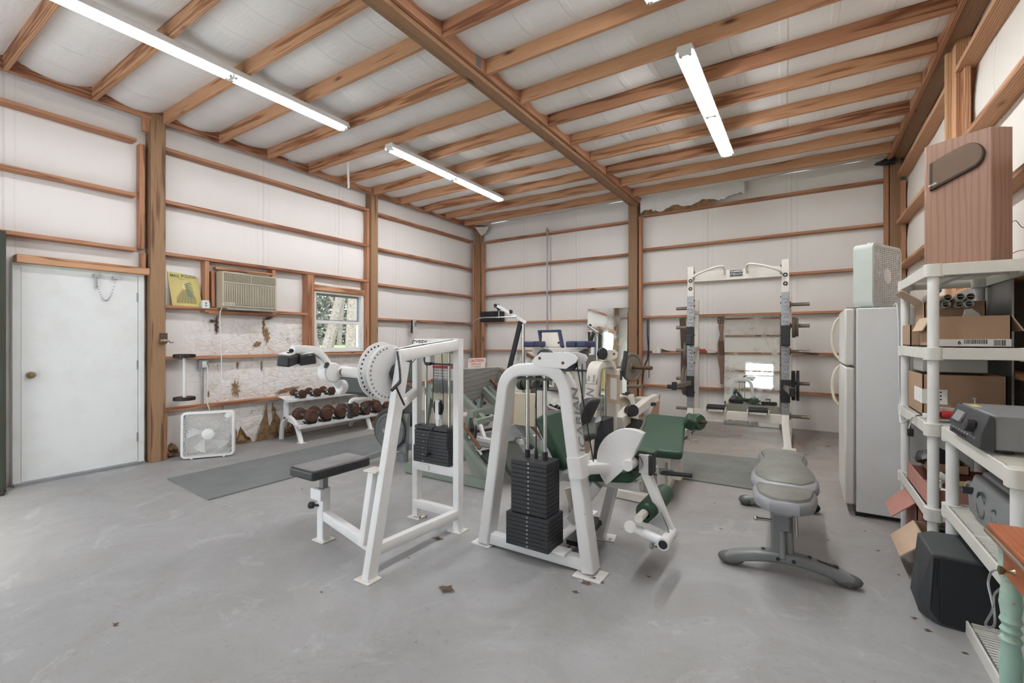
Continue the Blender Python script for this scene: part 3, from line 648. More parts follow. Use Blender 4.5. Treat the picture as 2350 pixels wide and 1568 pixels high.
# seat
part('seat_post', seg((-2.79, 1.955, 0), (-2.79, 1.955, 0.36), 0.065, 0.065), W, t)
part('seat_tube', seg((-2.79, 1.955, 0.30), (-2.79, 1.955, 0.47), 0.045, 0.045), M['machgrey'], t, label='grey sliding tube')
part('seat_bracket', MB().bx(-2.86, -2.745, 1.90, 1.935, 0.285, 0.36), W, t, 0.004)
part('adjusting_knob', MB().lathe((-2.80, 1.92, 0.245), (-1, -0.5, 0), [(0, 0), (0.008, 0), (0.008, 0.03), (0.022, 0.035), (0.024, 0.06), (0.014, 0.07), (0, 0.07)], 14), M['black'], t)
sp = part('seat', MB().prism(rrect(0.27, 0.47, 0.03), (-2.775, 2.005, 0.497), (1, 0, 0), (0, 1, 0), 0.062), M['vinylblack'], t, 0.016, 4)
part('seat_top', MB().prism(rrect(0.235, 0.435, 0.03), (-2.775, 2.005, 0.5285), (1, 0, 0), (0, 1, 0), 0.004), M['vinyltop'], sp, label='dusty seat cover with its sheen painted grey')
# drilled plates
def disc_plate(x, yc, zc, r, th=0.008, cut=0.55):
    poly = arc(0, 0, r, math.radians(68), math.radians(292), 40)
    return MB().prism([(-a, b) for a, b in poly][::-1] if False else poly, (x, yc, zc), (0, 1, 0), (0, 0, 1), th)
for k, (x, yc, zc, r) in enumerate(((-2.20, 2.01, 1.168, 0.175), (-2.30, 2.03, 1.175, 0.185))):
    dp = part('adjusting_plate', disc_plate(x, yc, zc, r), W, t, 0.0015, label=('near' if k == 0 else 'far') + ' drilled round plate')
    hs = MB()  # dark discs on the surface paint the shade inside the holes
    for i in range(17):
        a = math.radians(100 + i*10.3); y, z = yc + math.cos(a)*r*0.88, zc + math.sin(a)*r*0.88
        hs.cyl((x+0.0035, y, z), (x+0.0052, y, z), 0.0065, n=10)
    part('pin_hole_shade', hs, M['machgrey'] if k == 0 else M['black'], dp, kind='stuff')
bc = V((-2.165, 2.03, 1.165))
part('bearing', MB().prism([(-.045, .0), (-.02, .045), (.03, .075), (.055, .03), (.055, -.05), (.02, -.085), (-.02, -.045)], bc, (0, 1, 0), (0, 0, 1), 0.035).lathe(bc, (1, 0, 0), [(0.032, 0), (0.032, 0.035), (0.018, 0.04), (0.018, 0.055), (0, 0.055)], 18), M['frameblack'], t, 0.004)
part('pivot_shaft', MB().cyl((-2.62, 2.03, 1.165), (-2.10, 2.03, 1.165), 0.02), M['steel'], t)
# coiled cord and pull handle
pts = []
ca, cb = WX(911, 806, -2.06), WX(919, 877, -2.06)
for i in range(200):
    tt = i/199; p = ca.lerp(cb, tt); a = tt*2*PI*24; off = 0.012*math.sin(PI*tt)
    pts.append(p + V((math.cos(a)*0.007, math.sin(a)*0.007 + off*0.5, 0)))
part('coiled_cord', MB().tube(pts, 0.0022, 5), M['black'], t)
hp = WX(908, 887, -2.06)
part('pull_pin', MB().cyl(hp + V((0, -0.032, -0.022)), hp + V((0, 0.032, 0.022)), 0.010).cyl(hp, hp + V((0, 0.07, -0.12)), 0.006).cyl(hp + V((0, .012, .012)), hp + V((0, .03, .03)), 0.005), M['black'], t)
# lever arm with pads
xa = -2.5
hub = WX(757, 855, xa)
part('lever_arm', MB().sweep(smoothpath([WX(672, 802, xa), WX(700, 802, xa), WX(722, 806, xa), WX(742, 824, xa), WX(754, 845, xa), hub], 5), rrect(0.046, 0.05, 0.008, 2), (1, 0, 0)), W, t)
part('hub', MB().cyl(hub + V((-0.04, 0, 0)), hub + V((0.04, 0, 0)), 0.062, n=28), W, t, 0.008)
part('hub_tube', MB().cyl(WX(764, 853, xa), WX(790, 853, xa+.04), 0.034).cyl(WX(790, 853, xa+.04), WX(793, 853, xa+.045), 0.026), W, t)
part('hub_cap', MB().cyl(WX(789, 853, xa+.04) + V((0.02, -0.02, 0)), WX(790, 853, xa+.04) + V((0.035, -0.035, 0)), 0.024), M['brass'], t)
part('cross_arm', MB().cyl(WX(790, 853, -2.44), (-2.30, 1.90, 1.165), 0.034), W, t)
part('lower_arm', MB().cyl(WX(762, 868, xa), WX(776, 886, xa), 0.024), W, t)
part('counterweight', MB().sweep([WX(776, 888, xa), WX(792, 888, xa)], [(a*0.045, b*0.042) for a, b in arc(0, 0, 1, 0, 2*PI, 20)[:-1]], (1, 0, 0)), W, t, 0.015, 3)
part('clamp_knob', MB().cyl(WX(748, 842, -2.48), WX(751, 836, -2.43), 0.013), M['black'], t)
for (u, v, ry) in ((662, 826, 0.55), (703, 824, -0.35)):
    c = WX(u, v, -2.5)
    pd = part('arm_pad', MB().box(c, (0.075, 0.125 if u < 680 else 0.095, 0.062), (0.12, 0.1, ry)), M['vinylblack'], t, 0.010, 3)
    part('pad_plate', MB().box(c + V((0, 0, 0.036)), (0.065, 0.10 if u < 680 else 0.075, 0.008), (0.12, 0.1, ry)), W, pd, 0.002)
    part('pad_bolt', MB().cyl(c + V((0, 0, 0.038)), c + V((0, 0, 0.045)), 0.009, n=10), M['frameblack'], pd)
part('pad_bolt', MB().cyl(WX(671, 805, -2.5) + V((0.02, -0.02, 0)), WX(671, 805, -2.5) + V((0.036, -.028, 0)), 0.012), M['black'], t)
part('chest_pad', MB().box(WX(812, 884, -2.66), (0.30, 0.06, 0.125), (0.05, 0, 0.1)), M['vinylblack'], t, 0.02, 4)
part('handle_bar', MB().tube(smoothpath([WX(853, 915, -2.28), WX(830, 916, -2.30), WX(812, 917, -2.33), WX(805, 922, -2.34), WX(803.5, 932, -2.34)], 5), 0.012, 10), W, t)
part('hand_grip', MB().cyl(WX(803.5, 926, -2.34), WX(803.5, 960, -2.34), 0.0165, n=14), M['rubber'], t)
part('lever_knob', MB().ball(WX(838, 936, -2.25), 0.02).cyl(WX(838, 936, -2.25), WX(850, 925, -2.25), 0.007), M['black'], t)
# weight stack
rod = [WY(990, 830, 2.60), WY(1033, 800, 2.60)]
for x in (-2.445, -2.215): part('guide_rod', MB().cyl((x, 2.60, 0.44), (x, 2.60, 1.32), 0.011), M['chrome'], t)
for k in range(10):
    wz = 0.452 + k*0.0245; wide = k < 5
    hw = 0.175 if wide else 0.163
    pl = part('weight_plate', MB().bx(-2.352-hw, -2.352+hw, 2.545, 2.665, wz, wz+0.0235), M['iron'], t, 0.0025)
    if k % 2 == 0: part('plate_number', textmesh(str(10-k), 0.016, (-2.43 + (0.0 if wide else 0.01), 2.545, wz+0.012), (1, 0, 0), (0, 0, 1), 0.0008), M['paper'], pl)
part('top_weight', MB().bx(-2.515, -2.189, 2.545, 2.665, 0.70, 0.728), M['iron'], t, 0.005)
part('selector_pin', MB().cyl((-2.36, 2.55, 0.53), (-2.36, 2.51, 0.525), 0.012).ball((-2.36, 2.505, 0.52), 0.015).tube(smoothpath([(-2.36, 2.53, 0.53), (-2.355, 2.52, 0.60), (-2.335, 2.53, 0.70), (-2.31, 2.56, 0.735)], 5), 0.005, 6), M['black'], t)
def pulley(c, r, axis, w=0.028): return MB().lathe(V(c) - V(axis)*w/2, axis, [(0, 0), (r, 0), (r, w*0.25), (r*0.84, w*0.5), (r, w*0.75), (r, w), (0, w)], 26)
pc = V((-2.33, 2.61, 0.865))
part('pulley', pulley(pc, 0.058, (0.4, 1, 0)), M['black'], t, label='lower pulley')
part('pulley_bracket', MB().bx(pc.x-0.012, pc.x+0.03, 2.585, 2.592, 0.775, 0.925).bx(pc.x-0.012, pc.x+0.03, 2.628, 2.634, 0.775, 0.925).bx(pc.x-0.01, pc.x+0.02, 2.59, 2.63, 0.728, 0.785), W, t, 0.002)
p2 = WY(983, 824, 2.56)
part('pulley', pulley(p2, 0.05, (0.3, 1, 0)), M['black'], t, label='upper pulley')
part('pulley_bracket', MB().box(p2 + V((0.035, -0.02, 0.01)), (0.05, 0.05, 0.065)), W, t, 0.003)
part('stop_bar', MB().bar(WY(988, 835, 2.57), (-2.13, 2.57, WY(1040, 838, 2.57).z), 0.014, 0.014), M['black'], t)
part('cable', MB().tube([(-2.38, 2.60, 0.86), WY(996, 828, 2.60)], 0.003, 6).tube([(-2.27, 2.60, 0.86), WY(1014, 806, 2.60)], 0.003, 6).tube([WY(928, 852, 2.3), WY(962, 815, 2.55)], 0.003, 6), M['black'], t)
part('rear_shroud', MB().bx(-2.50, -2.235, 2.735, 2.745, 0.70, 1.27), M['cream'], t)
s0, s1 = WY(994, 839, 2.73), WY(1036, 903, 2.73)
pl = part('placard', MB().bx(s0.x, s1.x+0.02, 2.728, 2.733, s1.z, s0.z), M['paper'], t, label='instruction placard with a red stripe')
part('red_stripe', MB().bx(s0.x, s1.x+0.02, 2.724, 2.729, s0.z-0.02, s0.z), M['redink'], pl)
part('grey_panel', MB().bx(s0.x, s1.x+0.02, 2.725, 2.729, s1.z, s1.z+0.10), M['machgrey'], pl)
tx = MB()
for i in range(9):
    for j in range(3):
        if i in (4,): continue
        tx.bx(s0.x+0.02+j*0.065, s0.x+0.02+j*0.065+rt.uniform(.03, .05), 2.722, 2.7235, s0.z-0.04-i*0.022, s0.z-0.04-i*0.022+0.006)
part('printed_lines', tx, M['greyink'], pl, kind='stuff')

# ================================================================ leg extension machine (centre)
t = thing('leg_extension_machine', 'white leg extension machine with tall black weight stack and green backrest, front centre', 'exercise machine', (-1.4, 2.6, 0))
YT = 2.52
path = [V((-1.812, YT, 0.02))] + [V((-1.655+0.145+0.15*math.cos(a)*1.0, YT, 1.035 + 0.15*math.sin(a))) for a in [math.radians(x) for x in range(171, 89, -9)]]
path += [V((-1.215-0.145+0.15*math.cos(a), YT, 1.045 + 0.15*math.sin(a))) for a in [math.radians(x) for x in range(90, 8, -9)]] + [V((-1.062, YT, 0.02))]
part('arch_frame', MB().sweep(path, rrect(0.080, 0.112, 0.014, 3), (0, 1, 0)), W, t)
part('base_rail', seg((-1.80, YT, 0.05), (-1.07, YT, 0.05), 0.07, 0.07, (0, 1, 0)), W, t)
part('stack_rail', seg((-1.56, YT-0.02, 0.092), (-1.20, YT-0.02, 0.092), 0.10, 0.02, (0, 0, 1)), W, t)
part('foot_plate', footplate(-1.055, 2.50, 0.17), W, t, 0.002); part('foot_plate', footplate(-1.83, 2.52, 0.15), W, t, 0.002)
ld = (V((-1.062, YT, 0.02)) - V((-1.212, YT, 0.98))).normalized()
ux = -ld; org = V((-1.15, YT, 0.80)); side = V((0, -1, 0))
nrm = ux.cross(side); off = 0.0385
part('lettering', textmesh('ICARIAN', 0.112, V((-1.177, YT-0.002, 0.885)) + V((1, 0, 0.15)).normalized()*(off+0.0025), ux, side, 0.001, bold=0.02, shear=0.25, sx=0.88), M['greyink'], t, label='grey striped brand lettering reading upward')
part('collar', MB().sweep([V((-1.148, YT, 0.68)), V((-1.130, YT, 0.56))], rrect(0.096, 0.130, 0.014, 3), (0, 1, 0)), W, t)
for x in (-1.495, -1.368): part('guide_rod', MB().cyl((x, YT, 0.08), (x, YT, 1.15), 0.012), M['chrome'], t)
part('cable', MB().cyl((-1.432, YT, 0.62), (-1.432, YT, 1.19), 0.004), M['black'], t)
part('stop_bar', MB().bar((-1.56, YT, 1.128), (-1.31, YT, 1.128), 0.05, 0.012), M['black'], t)
for x in (-1.495, -1.368): part('rubber_sleeve', MB().cyl((x, YT, 0.625), (x, YT, 0.675), 0.017), M['rubber'], t)
part('cable_clamp', MB().cyl((-1.432, YT, 0.625), (-1.432, YT, 0.675), 0.012).cyl((-1.432, YT, 0.675), (-1.432, YT, 0.69), 0.008), M['rubber'], t)
nz = 11; z0 = 0.302; h = (0.600-z0)/nz
a_, b_ = -1.545, -1.315
for k in range(nz+1):
    top = k == nz
    pl = part('weight_plate', MB().bx(a_-0.012, b_+0.012, YT-0.10, YT+0.07, z0+k*h, z0+k*h+(h-0.0018 if not top else 0.026)), M['iron'], t, 0.002)
    part('pin_hole', MB().cyl((-1.432, YT-0.1005, z0+k*h+h/2), (-1.432, YT-0.098, z0+k*h+h/2), 0.006, n=10), M['chrome' if top or k == 4 else 'steel'], pl)
for k in range(8):
    hh = (0.30-0.098)/8; z = 0.098 + k*hh
    pl = part('weight_plate', MB().bx(-1.585, -1.285, YT-0.115, YT+0.085, z, z+hh-0.0018), M['iron'], t, 0.002, label='wider lower weight plate')
    part('pin_hole', MB().cyl((-1.432, YT-0.1155, z+hh/2), (-1.432, YT-0.113, z+hh/2), 0.006, n=10), M['steel'], pl)
# pulley head
pp = [WY(u, v, 2.42) for u, v in ((1218, 831), (1224, 822), (1240, 809), (1303, 810), (1318, 815), (1325, 823), (1321, 832), (1297, 847), (1243, 843), (1226, 838))]
o = pp[0]; poly = [((p-o).x, (p-o).z) for p in pp]
part('pulley_cover', MB().prism(poly, o + V((0, 0.01, 0)), (1, 0, 0), (0, 0, 1), 0.008), W, t, 0.002, label='near pulley cover')
part('pulley_cover', MB().prism(poly, o + V((0.01, 0.13, 0)), (1, 0, 0), (0, 0, 1), 0.008), W, t, 0.002, label='far pulley cover')
k1, k2 = WY(1241, 822, 2.44), WY(1294, 833, 2.44)
for kk, rr in ((k1, 0.055), (k2, 0.055)):
    part('pulley', pulley(kk + V((0.0, 0.06, 0.0)), rr, (0, 1, 0), 0.035), M['black'], t)
    part('bolt', MB().lathe(kk + V((0, -0.012, 0)), (0, -1, 0), [(0.0095, -0.005), (0.0095, 0.004), (0.005, 0.008), (0, 0.008)], 8), M['rust'], t)
part('cable', MB().tube([k2 + V((0.055, 0.06, 0)), WY(1362, 1060, 2.63)], 0.004, 6), M['black'], t, label='long slanting cable')
# frame behind
part('side_beam', seg((-1.14, YT+0.05, 0.60), (-0.98, 2.72, 0.60), 0.12, 0.06, (0, 0, 1)), W, t)
part('floor_beam', seg((-1.35, YT+0.05, 0.05), (-1.35, 3.25, 0.05), 0.075, 0.075, (0, 0, 1)), W, t)
part('black_cover', MB().bar((-1.22, 2.62, 0.10), (-1.22, 3.0, 0.13), 0.10, 0.03), M['black'], t)
part('seat_strut', seg(WY(1310, 1195, 2.72), WY(1372, 1112, 2.72), 0.06, 0.045, (0, 1, 0)), W, t)
part('seat_strut', seg(WY(1330, 1210, 2.95), WY(1305, 1120, 2.95), 0.055, 0.045, (0, 1, 0)), M['cream'], t)
part('rear_leg', seg((-1.205, 3.03, 0.0), (-1.06, 2.92, 0.46), 0.06, 0.07, (0, 1, 0)), W, t)
part('foot_plate', footplate(-1.17, 3.03, 0.14, 0.2), W, t, 0.002)
part('seat_rail', seg((-1.40, 2.85, 0.44), (-0.85, 2.80, 0.475), 0.06, 0.06, (0, 0, 1)), W, t)
part('back_support', seg((-1.42, 2.85, 0.40), (-1.56, 2.85, 0.75), 0.06, 0.05, (0, 1, 0)), W, t)
# backrest
ta, tb = WY(1224, 962, 2.66), WY(1285, 1086, 2.66)
dn = (tb-ta).normalized(); nn = V((dn.z*-1, 0, dn.x)); nn = nn if nn.x > 0 else -nn
cc = (ta+tb)/2 + V((0, 0.16, 0)) + nn*0.02
part('backrest', MB().prism(rrect((tb-ta).length, 0.33, 0.05), cc + nn*0.01, dn, (0, 1, 0), 0.075), M['vinylgreen'], t, 0.022, 4)
part('seat', MB().prism(rrect(0.42, 0.36, 0.04), (-1.08, 2.86, 0.525), V((1, 0, 0.12)).normalized(), (0, 1, 0), 0.07), M['vinylgreen'], t, 0.02, 4)
# cam
hc = WY(1443, 1067, 2.62); R = 0.205
secp = [(0, 0)] + arc(0, 0, R, math.radians(66), math.radians(226), 40)
part('cam', MB().prism(secp, hc + V((0, 0.02, 0)), (1, 0, 0), (0, 0, 1), 0.012).prism([(0, 0)] + arc(0, 0, R*0.965, math.radians(68), math.radians(224), 40), hc + V((0, 0.035, 0)), (1, 0, 0), (0, 0, 1), 0.03), W, t, 0.002, label='large white fan-shaped cam')
part('cam', MB().prism(secp, hc + V((0, 0.055, 0)), (1, 0, 0), (0, 0, 1), 0.008), W, t, 0.002, label='rear flange of the cam')
part('cam_shaft', MB().cyl(hc + V((0, -0.03, 0)), hc + V((0, 0.18, 0)), 0.033, n=24), W, t, 0.003)
part('bearing', MB().prism(rrect(0.105, 0.11, 0.03), hc + V((0.045, 0.095, 0.0)), (1, 0, 0), (0, 0, 1), 0.03).lathe(hc + V((0.01, 0.06, 0)), (0, 1, 0), [(0.05, 0), (0.05, 0.03)], 20), M['frameblack'], t, 0.004)
blk = WY(1483, 1062, 2.74)
part('arm_head', MB().box(blk, (0.065, 0.09, 0.115)), W, t, 0.006)
part('end_cap', MB().box(blk + V((0.038, -0.01, 0)), (0.02, 0.10, 0.12)), M['black'], t, 0.006)
part('head_pad', MB().box(blk + V((0.005, 0.02, 0.065)), (0.10, 0.10, 0.02)), M['vinylgreen'], t, 0.006)
part('swing_arm', seg(WY(1482, 1083, 2.74), WY(1543, 1232, 2.74), 0.052, 0.055, (0, 1, 0)), W, t)
e1 = WY(1525, 1245, 2.60)
part('foot_lever', MB().sweep([WY(1446, 1209, 2.60), e1], [(a*0.026, b*0.03) for a, b in arc(0, 0, 1, 0, 2*PI, 16)[:-1]], (0, 1, 0)).cyl(WY(1446, 1209, 2.57), WY(1446, 1209, 2.64), 0.033, n=22).cyl(e1 + V((0, -0.035, 0)), e1 + V((0.0, 0.16, 0)), 0.034, n=22), W, t)
part('end_cap', MB().cyl(e1 + V((0, -0.042, 0)), e1 + V((0, -0.03, 0)), 0.024, n=20), M['rubber'], t, 0.003, label='black round end cap')
part('link_plate', MB().prism([(0, 0), (.07, .08), (.10, .02), (.12, -.03), (.05, -.01)], WY(1488, 1200, 2.66), (1, 0, 0), (0, 0, 1), 0.015), M['steel'], t, 0.003)
part('adjuster_pin', MB().cyl(WY(1500, 1238, 2.64), WY(1494, 1258, 2.64), 0.011).ball(WY(1496, 1254, 2.63), 0.012), M['steel'], t)
r0 = WY(1481, 1179, 2.66); r1 = V((r0.x + 0.0, 3.10, r0.z))
part('roller_tube', MB().cyl(r0 + V((-0.01, -0.10, 0.0)), r1, 0.024, n=20), M['offwhite'], t)
part('roller_pad', MB().lathe(r0, r1-r0, [(0.026, 0), (0.05, 0.0), (0.060, 0.012), (0.062, 0.03), (0.062, 0.40), (0.058, 0.43), (0.04, 0.445), (0.026, 0.445)], 28), M['vinylgreen'], t)

# ================================================================ grey adjustable bench
t = thing('adjustable_bench', 'grey upholstered flat bench with a wide arched front foot, right of centre', 'bench', (-0.12, 3.6, 0))
G = M['machgrey']
def archfoot(xa, xb, y, zc, hgt, w, base):
    n = 16; m = MB(); pts = []
    for i in range(n+1):
        q = i/n; pts.append(V((xa + (xb-xa)*q, y[0] + (y[1]-y[0])*q, base + zc*math.sin(PI*q)**0.8)))
    return m.sweep(pts, rrect(w, hgt, 0.018, 3), (0, 0, 1)), pts
m, fp = archfoot(-0.405, 0.215, (3.10, 3.15), 0.065, 0.062, 0.085, 0.036); part('front_foot', m, G, t, label='wide arched front foot')
for p, s in ((fp[0], -1), (fp[-1], 1)):
    part('foot_cap', MB().ball(p + V((-s*0.02, 0, 0.002)), 0.05, (1.5, 0.95, 0.72), 16), M['plategrey'], t)
for q in (5, 7, 9, 11): part('bolt', MB().cyl(fp[q] + V((0, -0.05 if q in (7, 9) else 0.0, 0.0 if q in (7, 9) else 0.034)), fp[q] + (V((0, -0.042, 0)) if q in (7, 9) else V((0, 0, 0.04))), 0.010, n=10), M['frameblack'], t)
part('logo_plate', MB().bar(fp[12] + V((-0.01, -0.0, 0.031)), fp[14] + V((0.02, 0, 0.034)), 0.03, 0.004), M['ink'], t)
part('logo_text', textmesh('LifeFitness', 0.022, (fp[12] + fp[14])/2 + V((0.005, 0, 0.037)), (fp[14]-fp[12]), (0, 1, 0), 0.0005), M['paper'], t)
m, rp = archfoot(-0.425, 0.055, (4.27, 4.36), 0.02, 0.07, 0.08, 0.042); part('rear_foot', m, M['olive'], t, label='rear foot')
for p, s in ((rp[0], -1), (rp[-1], 1)): part('foot_cap', MB().ball(p + V((-s*0.01, 0, 0.0)), 0.048, (1.2, 0.95, 0.85), 14), M['rubber'] if s == 1 else M['plategrey'], t)
part('post', MB().bar((-0.112, 3.14, 0.10), (-0.120, 3.20, 0.40), 0.115, 0.08, (0, 1, 0)), G, t, 0.012, 3)
part('post_rib', MB().cyl((-0.108, 3.09, 0.10), (-0.115, 3.13, 0.28), 0.018).bx(-0.145, -0.075, 3.09, 3.15, 0.26, 0.37), G, t, 0.006)
part('spine', MB().bar((-0.12, 3.16, 0.36), (-0.185, 4.25, 0.33), 0.08, 0.07), G, t, 0.006)
part('rear_post', MB().bar((-0.185, 4.28, 0.06), (-0.185, 4.22, 0.36), 0.08, 0.07, (0, 1, 0)), G, t, 0.006)
part('label', MB().bx(-0.155, -0.065, 3.078, 3.086, 0.355, 0.385), M['steel'], t)
part('pop_pin', MB().cyl((-0.17, 3.13, 0.30), (-0.24, 3.11, 0.302), 0.009).ball((-0.25, 3.108, 0.303), 0.014), M['chrome'], t)
part('adjuster_bar', MB().cyl((-0.045, 3.11, 0.36), (-0.04, 3.10, 0.24), 0.008), M['chrome'], t)
def bench_pad(name, outline, z0, th, mat, sidemat, dome, nrings=7, shrink=0.86, parent=None, lab=None):
    # upholstered pad with piping shoulder: rings from the base outline up to a slightly domed top
    n = len(outline); cx = sum(p[0] for p in outline)/n; cy = sum(p[1] for p in outline)/n
    side = MB(); vs = []; fs = []; rings = [(1.0, 0.0), (1.03, 0.25), (1.02, 0.6), (0.96, 0.86), (0.90, 0.97)]
    for s, h in rings:
        for p in outline: vs.append((cx+(p[0]-cx)*s, cy+(p[1]-cy)*s, z0 + th*h))
    for k in range(len(rings)-1):
        for i in range(n): fs.append((k*n+i, k*n+(i+1) % n, (k+1)*n+(i+1) % n, (k+1)*n+i))
    fs.append(tuple(range(n))[::-1]); side.add(vs, fs)
    top = MB(); vs = []; fs = []; ss = [0.91, 0.86, 0.7, 0.5, 0.3, 0.12]
    for k, s in enumerate(ss):
        for p in outline: vs.append((cx+(p[0]-cx)*s, cy+(p[1]-cy)*s, z0 + th*(0.95 + (0.0 if k == 0 else 0.10)) + dome*(1-s*s) + (0.002 if k else 0)))
    for k in range(len(ss)-1):
        for i in range(n): fs.append((k*n+i, k*n+(i+1) % n, (k+1)*n+(i+1) % n, (k+1)*n+i))
    fs.append(tuple((len(ss)-1)*n+i for i in range(n))); top.add(vs, fs)
    o = part(name, side, sidemat, parent, label=lab); part('cover', top, mat, o, label='worn olive grey top cover'); return o
def outl(cx, y0, y1, widths, skew):
    n = len(widths); L = [];
    for i, w_ in enumerate(widths): q = i/(n-1); y = y0 + (y1-y0)*q; L.append((cx + skew*(y-3.4), y, w_))
    pts = smoothpath([(x-w_/2, y, 0) for x, y, w_ in L], 3); pr = smoothpath([(x+w_/2, y, 0) for x, y, w_ in L], 3)
    return [(p.x, p.y) for p in pr] + [(p.x, p.y) for p in pts[::-1]]
bench_pad('seat_pad', outl(-0.115, 2.96, 3.30, [0.14, 0.26, 0.30, 0.32, 0.33, 0.30], -0.04), 0.405, 0.07, M['vinylgrey'], M['vinylside'], 0.018, parent=t)
bench_pad('back_pad', outl(-0.115, 3.20, 4.22, [0.20, 0.34, 0.37, 0.36, 0.33, 0.28, 0.27, 0.30, 0.31, 0.20], -0.05), 0.43, 0.075, M['vinylgrey'], M['vinylside'], 0.022, parent=t)
OW = M['offwhite']
# ================================================================ dumbbell rack along the left wall
t = thing('dumbbell_rack', 'white two-tier dumbbell rack along the left wall under the window', 'rack', (-5.95, 4.5, 0))
def rackshelf(x0, x1, z, y0, y1, tiltz):
    return MB().bar(((x0+x1)/2, y0, z), ((x0+x1)/2, y1, z), abs(x1-x0), 0.012, V((tiltz, 0, 1)).normalized())
part('lower_shelf', MB().bar((-5.80, 3.60, 0.245), (-5.80, 5.35, 0.245), 0.30, 0.012, V((0.25, 0, 1))).bar((-5.672, 3.60, 0.215), (-5.672, 5.35, 0.215), 0.03, 0.05, V((0.25, 0, 1))), W, t, 0.003)
part('upper_shelf', MB().bar((-6.02, 3.58, 0.575), (-6.02, 5.30, 0.575), 0.22, 0.010, V((0.2, 0, 1))).bar((-5.925, 3.58, 0.55), (-5.925, 5.30, 0.55), 0.02, 0.045, V((0.2, 0, 1))), W, t, 0.003)
for y in (3.64, 4.80):
    part('leg', MB().sweep(smoothpath([(-6.15, y, 0.0), (-6.12, y, 0.20), (-6.03, y, 0.30), (-5.92, y, 0.31), (-5.80, y, 0.235), (-5.73, y, 0.12), (-5.68, y, 0.0)], 5), rrect(0.05, 0.05, 0.008, 2), (0, 1, 0)), W, t)
    part('upright', MB().bar((-6.03, y, 0.29), (-6.03, y, 0.58), 0.05, 0.05).bar((-6.05, y, 0.575), (-5.92, y, 0.55), 0.05, 0.04), W, t, 0.004)
    part('foot_plate', MB().box((-5.67, y, 0.004), (0.10, 0.08, 0.008)), OW, t)
def cradle(m, x, y, z, r): m.prism([(-r*1.1, .02), (-r*.7, -.012), (r*.7, -.012), (r*1.1, .02), (r*0.75, -.024), (-r*.75, -.024)], (x, y, z), (0, 1, 0), (0, 0, 1), 0.10)
def dumbbell(r, L, x, y, z, label, group, dz=0.0):
    d = thing('dumbbell', label, 'dumbbell', (x, y, z), group)
    part('handle', MB().cyl((x-L*.3, y, z), (x+L*.3, y, z), 0.016), M['steel'], d)
    for s in (1, -1):
        a = V((x + s*L*0.22, y, z)); w_ = L*0.26
        pr = [(0, 0), (r*.82, 0), (r*.96, w_*.12), (r, w_*.3), (r, w_*.55), (r*.93, w_*.62), (r*.9, w_*.8), (r*.82, w_*.97), (r*.70, w_), (r*.66, w_*.94), (r*.5, w_*.94), (r*.46, w_), (r*.2, w_), (0, w_)]
        part('head', MB().lathe(a, (s, 0, 0), pr, 30), M['brown'], d)
    return d
pos = ['%s from the left' % q for q in ('first', 'second', 'third', 'fourth', 'fifth', 'sixth', 'seventh', 'eighth')]
db0 = dumbbell(0.092, 0.40, -5.80, 3.775, 0.345, 'big brown vinyl dumbbell on the lower tier, %s' % pos[0], 'large brown dumbbells on the lower tier')
for k, (y, s) in enumerate(((4.005, .96), (4.235, .93), (4.475, .92), (4.69, .90), (4.915, .88), (5.13, .85))):
    d = dup(db0, (-5.80, y, 0.344 - 0.006*k), None, 'big brown vinyl dumbbell on the lower tier, %s' % pos[k+1]); d.scale = (1, s, s)
ds0 = dumbbell(0.052, 0.30, -6.00, 3.80, 0.634, 'small brown dumbbell on the upper tier, %s' % pos[0], 'small brown dumbbells on the upper tier')
for k, y in enumerate((4.03, 4.265, 4.50)):
    d = dup(ds0, (-6.00, y, 0.634), None, 'small brown dumbbell on the upper tier, %s' % pos[k+1])
for k, y in enumerate((3.775, 4.005, 4.235, 4.475, 4.69, 4.915, 5.13)):
    m = MB(); cradle(m, -5.69, y, 0.262, 0.075); part('saddle', m, M['black'], t)
for y in (3.80, 4.03, 4.265, 4.50, 4.74):
    m = MB(); cradle(m, -5.945, y, 0.592, 0.06); part('saddle', m, M['black'], t)
# ================================================================ floor mats
mt = MB().prism([(-5.30, 1.97), (-4.30, 1.90), (-4.30, 3.72), (-4.42, 5.6), (-5.30, 5.6)], (0, 0, 0.006), (1, 0, 0), (0, 1, 0), 0.012)
solo('rubber_mat', mt, M['mat'], 'long grey rubber mat on the floor left of the curl machine', 'floor mat')
mt = MB().prism([(-1.75, 4.72), (-0.35, 4.72), (-0.28, 6.00), (-1.75, 5.80)], (0, 0, 0.006), (1, 0, 0), (0, 1, 0), 0.012)
solo('rubber_mat', mt, M['matr'], 'dusty rubber mat in front of the squat rack', 'floor mat')
mt = MB().prism([(-3.95, 4.75), (-2.70, 4.75), (-2.70, 7.3), (-3.95, 7.3)], (0, 0, 0.006), (1, 0, 0), (0, 1, 0), 0.012)
solo('rubber_mat', mt, M['mat'], 'grey mat behind the leg press machine', 'floor mat')
